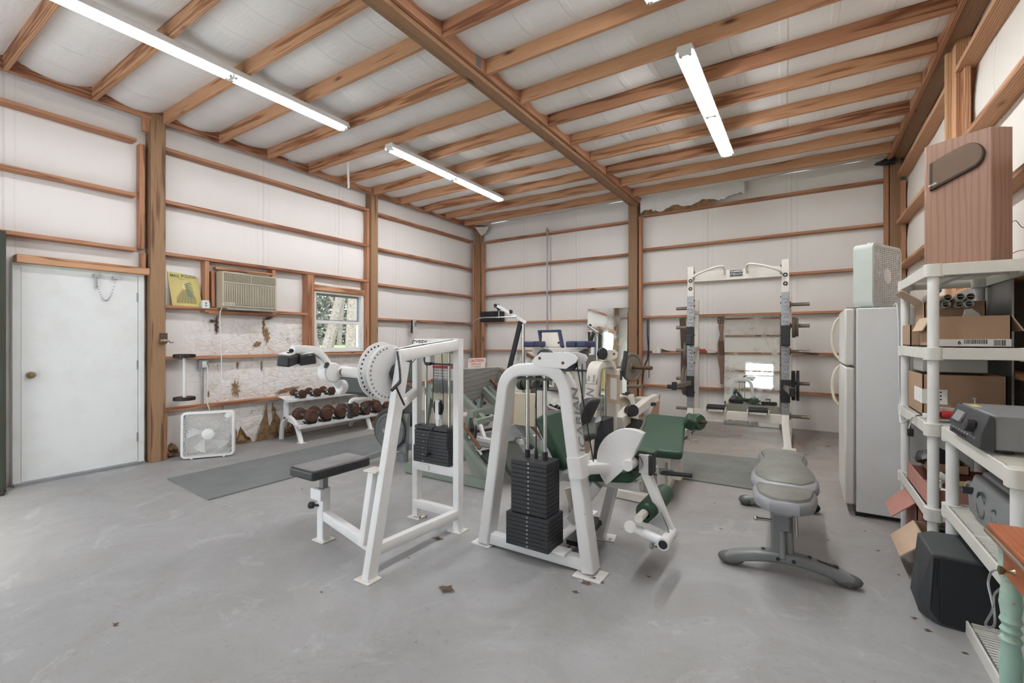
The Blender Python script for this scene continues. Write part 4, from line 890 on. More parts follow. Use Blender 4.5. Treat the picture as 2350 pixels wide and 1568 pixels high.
# ================================================================ plate-loaded grey machine behind the curl machine
def plate(c, axis, r, th, hole=0.026):
    a = V(axis).normalized(); pr = [(hole, -th/2), (r*.28, -th/2), (r*.30, -th*.3), (r*.80, -th*.3), (r*.84, -th/2), (r*.98, -th/2), (r, -th*.3), (r, th*.3), (r*.98, th/2), (r*.84, th/2), (r*.80, th*.3), (r*.30, th*.3), (r*.28, th/2), (hole, th/2)]
    return MB().lathe(V(c), a, pr, 36)
t = thing('calf_machine', 'grey framed plate-loaded machine with dusty olive pads, seen between the curl machine posts', 'exercise machine', (-3.8, 3.6, 0))
Gm = M['machgrey']
part('upright', seg(WY(934, 950, 3.7), WY(928, 1062, 3.7), 0.07, 0.05, (0, 1, 0)), Gm, t)
part('foot', MB().bar((-3.84, 3.70, 0.0), (-3.84, 3.70, 0.10), 0.11, 0.07), Gm, t)
part('base_beam', MB().bar((-3.84, 3.70, 0.17), (-3.35, 3.95, 0.17), 0.06, 0.07).bar((-3.86, 3.70, 0.17), (-4.1, 3.30, 0.06), 0.05, 0.06), Gm, t, 0.004)
part('joint_plate', MB().box((-3.80, 3.66, 0.17), (0.12, 0.02, 0.09)), Gm, t, 0.003)
part('back_pad', MB().prism(rrect(0.26, 0.30, 0.08), WY(938, 852, 3.80) + V((0, 0, 0.02)), (1, 0.15, 0), (0, 0.1, 1), 0.08), M['darkplate'], t, 0.02, 3)
part('back_pad', MB().prism(rrect(0.30, 0.46, 0.10), WY(934, 932, 3.78), (1, 0.15, 0), (0, -0.1, 1), 0.09), M['darkplate'], t, 0.02, 3)
part('rear_post', seg((-3.88, 3.95, 0.0), (-3.82, 3.95, 1.15), 0.05, 0.05, (0, 1, 0)), Gm, t)
part('plate_horn', MB().cyl((-3.98, 3.74, 0.36), (-3.83, 3.70, 0.36), 0.024).cyl((-3.98, 3.55, 0.36), (-3.98, 3.85, 0.36), 0.024), M['steel'], t)
solo('weight_plate', plate((-3.99, 3.66, 0.365), (0.12, -1, 0), 0.235, 0.045), M['darkplate'], 'large dark weight plate hung low behind the sloping front column', 'weight plate')
solo('weight_plate', plate((-3.92, 3.585, 0.36), (0.12, -1, 0), 0.20, 0.035), M['plategrey'], 'grey spoked weight plate in front of the large dark one', 'weight plate')
# ================================================================ leg press
OL = M['olive']
t = thing('leg_press', 'grey green angled leg press with a diamond tread foot plate', 'exercise machine', (-2.75, 3.9, 0))
A0, A1 = V((-2.36, 3.42, 0.05)), V((-3.20, 3.42, 0.92)); B0, B1 = V((-2.10, 4.15, 0.05)), V((-3.12, 4.15, 0.98))
part('side_rail', MB().bar(A0, A1, 0.05, 0.075, (0, 1, 0)), OL, t, 0.004); part('side_rail', MB().bar(B0, B1, 0.05, 0.075, (0, 1, 0)), OL, t, 0.004)
dA = (A1-A0).normalized(); up = V((0.7, 0, 0.7))
part('guide_rod', MB().cyl(A0 + up*0.09 + dA*0.35, A1 + up*0.09, 0.017), M['rust'], t); part('guide_rod', MB().cyl(B0 + up*0.09 + dA*0.3, B1 + up*0.09, 0.017), M['rust'], t)
part('gusset', MB().prism([(0.02, 0), (0.24, 0.02), (0.42, 0.36), (0.40, 0.42)][::-1], (-2.36, 3.42, 0.04), (-1, 0, 0), (0, 0, 1), 0.02), OL, t, 0.002)
part('base_beam', MB().bar((-2.36, 3.42, 0.05), (-3.5, 3.42, 0.05), 0.05, 0.09).bar((-2.10, 4.15, 0.05), (-3.5, 4.15, 0.05), 0.05, 0.09), OL, t, 0.004)
part('cross_beam', MB().bar((-3.45, 3.42, 0.05), (-3.45, 4.15, 0.05), 0.06, 0.08), OL, t, 0.004)
for y in (3.42, 4.15): part('rear_stand', MB().bar((-3.13, y, 0.92), (-3.35, y, 0.05), 0.05, 0.05), OL, t, 0.004)
fp_ = [WY(1063, 849, 3.60), WY(1145, 843, 4.25), WY(1127, 910, 4.25), WY(1063, 918, 3.60)]
fp_[0] = V((-2.865, 3.50, 1.085)); fp_[3] = V((-2.99, 3.50, 0.735))
n_ = (fp_[1]-fp_[0]).cross(fp_[3]-fp_[0]).normalized(); n_ = n_ if n_.x > 0 else -n_
fm = MB(); fm.add([p for p in fp_] + [p - n_*0.012 for p in fp_], [(0,1,2,3),(7,6,5,4),(0,4,5,1),(1,5,6,2),(2,6,7,3),(3,7,4,0)])
part('foot_plate', fm, M['diamond'], t, label='diamond tread steel foot plate')
for y in (3.62, 4.05):
    part('carriage_arm', MB().bar((-3.0, y, 0.86), (-2.60, y, 0.56), 0.06, 0.06).bar((-2.98, y, 0.95), (-3.02, y, 0.62), 0.05, 0.05), OL, t, 0.004)
part('carriage_cross', MB().bar((-2.72, 3.5, 0.66), (-2.72, 4.15, 0.66), 0.07, 0.07).bar((-2.62, 3.45, 0.60), (-2.62, 4.2, 0.60), 0.05, 0.05), OL, t, 0.004)
part('beam_end_cap', MB().bar(WY(1114, 946, 3.9), WY(1117, 950, 3.85), 0.055, 0.055), M['black'], t, 0.003)
for k, (y, pts) in enumerate(((3.45, [(1078, 1050), (1084, 1035), (1097, 1034), (1106, 1045)]), (4.1, [(1182, 1012), (1187, 1003), (1199, 1004), (1208, 1016)]))):
    P_ = [WY(u, v, y) for u, v in pts]; e = WY(*((1122, 1062) if k == 0 else (1222, 1030)), y)
    part('handle', MB().tube(smoothpath(P_, 4), 0.014, 8), M['steel'], t); part('grip', MB().cyl(P_[-1], e, 0.019), M['rubber'], t)
part('seat_pad', MB().prism(rrect(0.30, 0.36, 0.04), WY(1178, 1052, 3.75), V((0.25, 1, 0.0)).normalized(), V((-0.8, 0.1, 0.75)).normalized(), 0.07), M['darkplate'], t, 0.02, 3)
part('head_pad', MB().prism(rrect(0.30, 0.14, 0.03), WY(1126, 1046, 3.95), V((0.25, 1, 0.0)).normalized(), V((-0.8, 0.1, 0.75)).normalized(), 0.07), M['vinylblack'], t, 0.02, 3)
part('loading_horn', MB().cyl((-2.98, 4.1, 0.86), (-2.98, 4.62, 0.86), 0.024), M['steel'], t)
solo('weight_plate', plate((-2.985, 4.36, 0.84), (0, 1, 0), 0.225, 0.05), M['dustiron'], 'dusty weight plate half hidden behind the diamond tread plate', 'weight plate')
cs = thing('caution_sign', 'cream caution sign with red lettering standing behind the diamond tread plate', 'sign', (-3.33, 4.4, 1.0))
part('panel', MB().prism(rrect(0.25, 0.13, 0.015), (-3.335, 4.42, 1.095), V((1, 0.05, 0.05)).normalized(), (0, 0.15, 1), 0.006), M['caution'], cs)
part('bracket', MB().bx(-3.42, -3.30, 4.43, 4.45, 0.70, 1.13), OL, cs)
part('lettering', textmesh('CAUTION', 0.048, (-3.335, 4.414, 1.128), (1, 0.05, 0.05), (0, 0.15, 1), 0.001, bold=0.01), M['redink'], cs)
part('small_print', textmesh('KEEP CLEAR', 0.026, (-3.335, 4.408, 1.088), (1, 0.05, 0.05), (0, 0.15, 1), 0.001).plus(textmesh('OF CARRIAGE', 0.022, (-3.335, 4.404, 1.058), (1, 0.05, 0.05), (0, 0.15, 1), 0.001)), M['redink'], cs)
# cream weight shroud and small dumbbells on it
sh = thing('weight_shroud', 'cream folded metal shroud seen through the arch of the leg extension', 'machine cover', (-2.2, 3.95, 0))
def pY(L, Y): return [WY(u, v, Y) for u, v in L]
q = [WY(1164, 902, 3.55), WY(1182, 903, 3.78), WY(1228, 905, 4.0), WY(1225, 980, 4.0), WY(1178, 974, 3.78), WY(1157, 975, 3.55)]
part('panel', MB().add(q[:2] + [q[4], q[5]] + [p + V((-.03, .02, 0)) for p in q[:2] + [q[4], q[5]]], [(0,1,2,3),(7,6,5,4),(0,4,5,1),(1,5,6,2),(2,6,7,3),(3,7,4,0)]), M['cardside'], sh, label='tan side panel')
part('panel', MB().add([q[1], q[2], q[3], q[4]] + [p + V((-.03, .06, 0)) for p in (q[1], q[2], q[3], q[4])], [(0,1,2,3),(7,6,5,4),(0,4,5,1),(1,5,6,2),(2,6,7,3),(3,7,4,0)]), M['cream'], sh, label='cream front panel')
part('stand', MB().bar((-2.02, 4.25, 0), (-2.02, 4.25, 0.98), 0.07, 0.06).bar((-2.02, 4.25, 0.05), (-1.75, 4.6, 0.05), 0.06, 0.06), OW, sh, 0.004)
part('shelf', MB().bx(-2.45, -1.98, 4.10, 4.35, 0.86, 0.875), M['frameblack'], sh)
for k, (u, v, r) in enumerate(((1186, 872, .05), (1198, 882, .062), (1212, 878, .075), (1228, 884, .055))):
    c = WY(u, v, 4.18); solo('dumbbell', plate(c, (1, -.3, 0), r, 0.05, 0.004).plus(plate(c + V((0.03, 0.14, 0)), (1, -.3, 0), r, 0.05, 0.004)).cyl(c, c + V((0.03, 0.14, 0)), 0.014), M['darkplate'], 'dusty iron dumbbell behind the guide rods, %s from the left' % ORD[k], 'dumbbell', 'dusty iron dumbbells behind the guide rods')
# ================================================================ floor loaded bar with a small ringed plate
t = thing('seated_row_frame', 'low white frame with a horizontal bar on the floor behind the leg press', 'exercise machine', (-3.9, 5.3, 0))
part('arm', MB().sweep(smoothpath([WY(1050, 950, 5.2), WY(1090, 955, 5.2), WY(1101, 975, 5.2), WY(1112, 1008, 5.0)], 4), rrect(0.05, 0.05, 0.008, 2), (0, 1, 0)), W, t)
part('arm', MB().bar(WY(1062, 920, 5.6), WY(1120, 960, 5.3), 0.05, 0.05), W, t)
part('cross_bar', MB().cyl(WY(1062, 995, 5.05), WY(1130, 985, 5.5), 0.02), M['frameblack'], t)
part('pad', MB().bar(WY(1062, 922, 5.8), WY(1108, 926, 5.7), 0.16, 0.06), M['vinylblue'], t, 0.015)
part('sleeve', MB().cyl(WY(1067, 990, 4.86), WY(1092, 982, 5.12), 0.026), M['rust'], t)
part('base', MB().bar((-3.35, 4.95, 0.03), (-4.1, 5.1, 0.03), 0.09, 0.06), W, t, 0.004)
pc = WY(1083, 985, 5.02)
wp = thing('weight_plate', 'small grey lettered weight plate on a rusty bar end low behind the curl machine', 'weight plate', (pc.x, pc.y, 0.0))
part('disc', plate(pc + V((0, 0.0, 0.0)), (-0.55, -1, 0), 0.148, 0.035), M['frameblack'], wp)
part('rim', MB().lathe(pc, (-0.55, -1, 0), [(0.128, 0.0), (0.128, 0.02), (0.146, 0.02), (0.146, 0.0)], 32), M['plategrey'], wp)
rr_ = MB(); axn = V((-0.55, -1, 0)).normalized(); s1, u1, _ = frame(axn)
for i, ch_ in enumerate('STANDARD LBS 25 '):
    a = -i*2*PI/16 + 1.8
    if ch_ != ' ':
        rd = s1*math.cos(a) + u1*math.sin(a); rr_.plus(textmesh(ch_, 0.045, pc + rd*0.095 + axn*0.012, rd.cross(axn)*-1, rd, 0.001, bold=0.01))
part('lettering', rr_, M['plategrey'], wp, kind='stuff')
# ================================================================ lat pulldown in the far corner
t = thing('lat_pulldown', 'tall pulldown machine with slanted black upright and wide chrome bar, far left corner', 'exercise machine', (-4.05, 6.6, 0))
part('black_upright', MB().bar(WY(1195, 738, 6.6), WY(1155, 905, 6.6), 0.075, 0.05, (0, 1, 0)), M['frameblack'], t, 0.006)
part('lower_upright', MB().bar(WY(1155, 905, 6.6), (-4.62, 6.6, 0.0), 0.07, 0.05, (0, 1, 0)), M['frameblack'], t, 0.006)
part('chrome_column', MB().cyl((-3.995, 6.6, 0), WY(1201, 744, 6.6), 0.028), M['chrome'], t)
part('top_arm', MB().bar(WY(1142, 702, 6.45), WY(1207, 741, 6.62), 0.075, 0.05), W, t, 0.004)
part('pulley_fork', MB().bar(WY(1141, 700, 6.45), WY(1147, 712, 6.45), 0.03, 0.07).bar(WY(1136, 698, 6.45), WY(1138, 706, 6.45), 0.02, 0.05), M['frameblack'], t, 0.003)
part('pulley', pulley(WY(1172, 716, 6.5), 0.035, (0.2, 1, 0)), M['black'], t)
part('chrome_bar', MB().tube(smoothpath([WY(1083, 745, 6.35), WY(1094, 735, 6.35), WY(1106, 729.5, 6.35), WY(1140, 728.5, 6.4), WY(1186, 727, 6.5)], 5), 0.013, 10), M['chrome'], t)
part('snap_link', MB().cyl(WY(1145, 714, 6.42), WY(1145, 728, 6.42), 0.008), M['steel'], t)
part('base', MB().bar((-4.65, 6.6, 0.04), (-3.9, 6.6, 0.04), 0.07, 0.07), W, t, 0.005)
# ================================================================ leg raise and dip tower
t = thing('dip_tower', 'cream white leg raise tower with blue arm pads and framed backrest near the back wall', 'exercise machine', (-2.85, 5.6, 0))
for y, u in ((5.6, 1325), (5.6, 1345)): pass
part('front_crossbar', MB().bar((-3.22, 5.58, 1.235), (-2.36, 5.58, 1.235), 0.06, 0.07), OW, t, 0.005)
part('post', MB().bar((-2.53, 5.6, 0), (-2.53, 5.6, 1.22), 0.10, 0.07, (0, 1, 0)), OW, t, 0.005); part('post', MB().bar((-3.12, 5.6, 0), (-3.12, 5.6, 1.22), 0.10, 0.07, (0, 1, 0)), OW, t, 0.005)
part('side_plate', MB().bx(-2.45, -2.41, 5.55, 5.9, 0.1, 1.18), M['steel'], t, 0.003)
part('black_rod', MB().cyl((-2.75, 5.53, 0.98), (-2.25, 5.53, 0.98), 0.013), M['black'], t)
part('backrest', MB().prism([(-0.14, -.11), (0.15, -.11), (0.135, .10), (-0.155, .10)], WY(1265, 779, 5.7), (1, 0, 0), V((0, 0.25, 1)).normalized(), 0.02), OW, t, 0.004, label='backrest board')
part('backrest_rim', MB().sweep([WY(1244, 797, 5.70), WY(1238, 761, 5.74), WY(1284, 760, 5.74), WY(1291, 797, 5.68)], rrect(0.035, 0.06, 0.01, 2), (0, 1, 0)), M['vinylblue'], t, label='dark blue padded rim')
for u in (1245, 1282): part('bolt', MB().cyl(WY(u, 787, 5.69), WY(u, 787, 5.67), 0.015), M['black'], t)
for (u, w_) in ((1227, .17), (1322, .14), (1345, .13)):
    part('arm_pad', MB().box(WY(u, 790, 5.45), (w_, 0.34, 0.08), (0, 0, 0.0)), M['vinylblue'], t, 0.02, 4)
part('handle', MB().cyl(WY(1352, 783, 5.3), WY(1352, 762, 5.3), 0.016), M['rubber'], t)
part('rear_arm', MB().bar((-2.40, 5.58, 1.24), (-2.33, 5.2, 1.21), 0.05, 0.05), M['frameblack'], t, 0.004)
part('foot_beam', MB().bar((-2.53, 5.1, 0.04), (-2.53, 6.2, 0.04), 0.07, 0.07).bar((-3.12, 5.1, 0.04), (-3.12, 6.2, 0.04), 0.07, 0.07), OW, t, 0.004)
# ================================================================ incline press with a black backrest (behind the leg extension)
t = thing('incline_bench', 'grey framed incline bench with black backrest between the two arch machines', 'bench', (-1.9, 4.0, 0))
d_ = 3.75
part('back_pad', MB().prism(rrect(0.36, 0.20, 0.05), DP(1338, 958, 3.72), (DP(1366, 920, 3.75)-DP(1328, 998, 3.65)).normalized(), V((0.25, 0.96, 0)).normalized(), 0.07), M['vinylblack'], t, 0.02, 4)
part('frame', MB().bar(DP(1358, 955, 3.8), DP(1336, 1000, 3.75), 0.06, 0.06), Gm, t, 0.004)
part('frame_plate', MB().sweep([DP(1340, 995, 3.8), DP(1364, 965, 3.85), DP(1348, 1012, 3.85)], rrect(0.05, 0.05, 0.01, 2), (0, 1, 0)), Gm, t)
part('prop', MB().bar(DP(1352, 1005, 3.85), DP(1338, 1045, 3.85), 0.06, 0.03), Gm, t, 0.003)
part('seat_pad', MB().box(DP(1335, 995, 3.6), (0.24, 0.24, 0.06), (0.2, -0.3, 0.3)), M['darkplate'], t, 0.02, 3)
part('leg', MB().bar(DP(1338, 1040, 3.85), DP(1338, 1155, 3.86), 0.06, 0.06).bar(V((-1.55, 3.3, 0.04)), V((-1.75, 4.2, 0.04)), 0.06, 0.06), Gm, t, 0.004)
part('wheel', pulley(DP(1340, 1027, 3.75), 0.055, (0.3, -1, 0), 0.03), M['cardside'], t)
# ================================================================ prone leg curl
t = thing('prone_leg_curl', 'white prone leg curl machine with angled green bench and an arched weight tower', 'exercise machine', (-1.4, 4.4, 0))
XT = -1.79
n0, n1 = V((XT-0.01, 4.10, 0.02)), V((XT, 4.30, 0.98)); f0, f1 = V((XT, 4.86, 0.02)), V((XT, 4.80, 0.98))
path = [n0, n1] + [V((XT, 4.30+0.12-0.12*math.cos(a), 0.99+0.13*math.sin(a))) for a in [math.radians(x) for x in (15, 35, 55, 75, 90)]] + [V((XT, 4.80-0.12+0.12*math.cos(a), 0.99+0.13*math.sin(a))) for a in [math.radians(x) for x in (90, 75, 55, 35, 15)]] + [f1, f0]
part('arch_frame', MB().sweep(path, rrect(0.075, 0.125, 0.012, 3), (1, 0, 0)), OW, t)
ux = (n1-n0).normalized(); sd = V((-1, 0, 0)); nrm_ = V((0, -1, 0.2)).normalized()
part('lettering', textmesh('ICARIAN', 0.115, V((XT, 4.238, 0.68)) + nrm_*0.040, ux, sd, 0.001, bold=0.02, shear=0.25, sx=0.92), M['greyink'], t, label='grey striped brand lettering reading upward')
part('label_plate', MB().bar(V((XT, 4.292, 0.93)) + nrm_*0.037, V((XT, 4.318, 1.04)) + nrm_*0.037, 0.12, 0.006, V((0, -1, 0.2))), M['dustiron'], t)
part('label_text', textmesh('LEG CURL', 0.030, V((XT+0.028, 4.303, 0.985)) + nrm_*0.042, ux, sd, 0.003, sx=0.6).plus(textmesh('PRONE', 0.030, V((XT-0.028, 4.303, 0.985)) + nrm_*0.042, ux, sd, 0.001, sx=0.62)), M['ink'], t)
for y in (4.50, 4.64): part('guide_rod', MB().cyl((XT, y, 0.08), (XT, y, 1.08), 0.011), M['chrome'], t)
part('cable', MB().cyl((XT, 4.57, 0.5), (XT, 4.57, 1.15), 0.004), M['black'], t)
for k in range(16):
    z = 0.10 + k*0.0285
    pl = part('weight_plate', MB().bx(XT-0.06, XT+0.06, 4.42, 4.72, z, z+0.027), M['iron'], t, 0.002)
    part('pin_hole', MB().cyl((XT+0.0595, 4.56, z+0.013), (XT+0.0612, 4.56, z+0.013), 0.007, n=8), M['chrome'], pl)
part('shroud', MB().bx(XT-0.03, XT+0.03, 4.83, 5.02, 0.40, 1.05), OW, t, 0.02, 3, label='white side plate of the tower')
part('round_emblem', MB().cyl(WY(1399, 913, 4.8), WY(1399, 913, 4.785), 0.03, n=22), M['greyink'], t)
nb = WY(1405, 890, 4.70)
part('card_holder', MB().prism([(-.055, -.15), (.075, -.17), (.075, .14), (-.055, .15)], nb, (1, 0.35, 0), (0, 0, 1), 0.03), M['cardside'], t, 0.003)
part('card', MB().prism([(-.012, -.12), (.05, -.13), (.05, .10), (-.012, .11)], nb + V((0.0, -0.017, 0)), (1, 0.35, 0), (0, 0, 1), 0.004), M['paper'], t)
pv = WY(1397, 815, 4.55)
part('pulley_cover', MB().prism([(-.09, -.055), (-.10, 0), (-.04, .06), (.04, .055), (.085, .03), (.08, -.03), (.03, -.06)], pv, V((0.7, 0.7, 0)), (0, 0, 1), 0.09), OW, t, 0.008)
part('pulley', pulley(WY(1382, 812, 4.42), 0.06, (0.9, -0.4, 0), 0.03), M['black'], t)
for du in (-5, 12): part('bolt', MB().cyl(WY(1397+du, 813, 4.49), WY(1397+du, 813, 4.46), 0.012), M['rust'], t)
# bench
BL, BR, TR, TL = DP(1459, 1029, 3.80), DP(1567, 1040, 3.76), DP(1574, 955, 4.62), DP(1487, 950, 4.66)
cx_ = (BL+BR+TR+TL)/4; uy_ = ((TL+TR)/2 - (BL+BR)/2); Ly = uy_.length; uy_.normalize(); ux_ = (BR-BL).normalized(); nn_ = ux_.cross(uy_).normalized()
part('bench_pad', MB().prism(rrect(0.385, Ly, 0.035), cx_ - nn_*0.035, ux_, uy_, 0.07), M['vinylgreen'], t, 0.022, 4, label='long green bench pad')
part('bench_rail', MB().bar(cx_ - nn_*0.10 - uy_*Ly*0.42, cx_ - nn_*0.10 + uy_*Ly*0.45, 0.20, 0.05, nn_), OW, t, 0.004)
p1 = BL.lerp(BR, 0.62) + uy_*0.16
part('front_post', MB().bar((p1.x-0.03, p1.y, 0.0), (p1.x-0.03, p1.y, 0.40), 0.07, 0.09, (0, 1, 0)), OW, t, 0.004)
part('front_post', MB().bar((p1.x+0.085, p1.y, 0.20), (p1.x+0.085, p1.y, 0.40), 0.085, 0.07, (0, 1, 0)), OW, t, 0.004, label='short square sleeve')
part('rear_post', MB().bar(cx_ + uy_*Ly*0.35 - nn_*0.1, V((cx_.x-0.03, cx_.y + 0.30, 0.0)), 0.07, 0.08, (0, 1, 0)), OW, t, 0.004)
g0 = DP(1517, 1085, 3.85)
part('hand_grip', MB().cyl(g0, DP(1588, 1092, 3.72), 0.018), M['rubber'], t); part('grip_bracket', MB().bar(DP(1512, 1082, 3.86), DP(1545, 1086, 3.84), 0.04, 0.045), Gm, t, 0.003)
part('base_beam', MB().bar(WZ(1404, 1128, 0.04), WZ(1520, 1152, 0.04), 0.07, 0.07), OW, t, 0.004)
part('base_beam', MB().bar((p1.x-0.03, p1.y, 0.04), (cx_.x-0.03, cx_.y+0.55, 0.04), 0.07, 0.07), OW, t, 0.004)
part('tower_link', MB().bar((XT, 4.75, 0.05), (cx_.x, 4.75, 0.05), 0.07, 0.07), OW, t, 0.004)
r0_, r1_ = DP(1582, 968, 4.72), DP(1606, 969, 4.60)
part('roller_pad', MB().lathe(r0_, r1_-r0_, [(0.02, 0), (0.07, 0), (0.082, .015), (0.082, 0.13), (0.07, .15), (0.02, .15)], 26), M['vinylgreen'], t)
part('roller_axle', MB().cyl(r0_, r1_ + (r1_-r0_).normalized()*0.08, 0.016), M['rust'], t)
part('elbow_pad', MB().box(DP(1584, 968, 4.45), (0.10, 0.16, 0.11), (0.3, 0.45, 0.3)), M['vinylgreen'], t, 0.02, 3)
part('pivot_strut', MB().bar(DP(1580, 985, 4.6), DP(1584, 1018, 4.6), 0.03, 0.04).bar(DP(1572, 1015, 4.6), DP(1600, 1012, 4.6), 0.04, 0.03), OW, t, 0.003)
# arm head with cam behind the tower
part('arm_box', MB().bar(DP(1418, 970, 5.0), DP(1448, 945, 5.25), 0.13, 0.13), OW, t, 0.006)
part('wheel_hub', MB().cyl(DP(1444, 944, 5.1), DP(1454, 942, 5.0), 0.065), M['black'], t, 0.006)
part('cam_guard', MB().prism(arc(0, 0, .14, PI, 2*PI, 14), DP(1450, 960, 5.1), V((1, -0.3, 0)).normalized(), (0, 0, 1), 0.02), M['darkplate'], t, 0.004)
part('pulley_wheel', MB().lathe(WY(1426, 930, 5.3), (0.85, -0.5, 0), [(0.10, 0), (0.125, 0), (0.125, 0.05), (0.10, 0.05)], 28).lathe(WY(1426, 930, 5.3) + V((-.02, .03, 0)), (0.85, -0.5, 0), [(0.0, 0), (0.10, 0.01), (0.10, 0.03), (0, .04)], 28), M['cream'], t)
# ================================================================ T-bar row / barbell machine
t = thing('plate_press_machine', 'white plate-loaded press machine with long bar, near the middle back post', 'exercise machine', (-2.0, 6.4, 0))
for (a, b, w_) in (((1421, 850), (1421, 935), .07), ((1405, 905), (1432, 985), .06), ((1448, 905), (1462, 975), .07)):
    part('upright', MB().bar(WY(*a, 6.1), WY(*b, 6.1), w_, 0.05, (0, 1, 0)), OW, t, 0.004)
part('upright', MB().bar((-2.10, 6.1, 0.0), WY(1432, 950, 6.1), 0.06, 0.05, (0, 1, 0)), OW, t, 0.004)
part('black_post', MB().bar(WY(1437, 806, 6.0), WY(1430, 862, 6.0), 0.05, 0.05, (0, 1, 0)), M['frameblack'], t, 0.004)
part('black_post', MB().bar(WY(1440, 900, 6.15), WY(1443, 965, 6.15), 0.06, 0.05, (0, 1, 0)), M['frameblack'], t, 0.004)
part('black_pad', MB().bar(WY(1424, 850, 5.95), WY(1423, 872, 5.95), 0.05, 0.05, (0, 1, 0)), M['vinylblack'], t, 0.008)
part('arm', MB().bar(WY(1478, 926, 6.0), WY(1506, 912, 6.2), 0.09, 0.09), OW, t, 0.005)
part('arm', MB().bar(WY(1456, 946, 5.7), WY(1488, 920, 6.0), 0.10, 0.10), OW, t, 0.005)
part('seat_block', MB().box(WY(1470, 922, 6.3), (0.14, 0.2, 0.12)), OW, t, 0.006)
part('base', MB().bar((-2.25, 6.2, 0.04), (-1.6, 6.1, 0.04), 0.08, 0.07).bar((-2.0, 5.6, 0.04), (-2.0, 6.6, 0.04), 0.08, 0.07), OW, t, 0.004)
part('peg', MB().cyl(WY(1494, 928, 6.0), WY(1502, 928, 5.95), 0.025), M['black'], t)
part('bar_sleeve', MB().cyl(WY(1380, 842, 6.75), WY(1440, 843, 6.35), 0.015), M['bronze'], t, label='thin bar shaft')
part('bar_sleeve', MB().cyl(WY(1436, 843, 6.35), WY(1495, 845, 6.1), 0.026), M['rust'], t, label='rusty thick bar end')
part('second_bar', MB().cyl(WY(1441, 887, 6.2), WY(1472, 887, 6.1), 0.024), M['bronze'], t)
solo('weight_plate', plate(WY(1450, 843, 6.3), (1, -.42, 0), 0.205, 0.05), M['dustiron'], 'large dusty weight plate on the rusty bar beside the middle back post', 'weight plate')
solo('cardboard_scrap', MB().prism([(-.14, -.258), (.03, -.258), (.05, .16), (.0, .08)], WY(1508, 925, 8.1), (1, 0, 0), (0, 0.1, 1), 0.008), M['cardboard'], 'torn brown cardboard scrap standing behind the white press machine', 'cardboard')
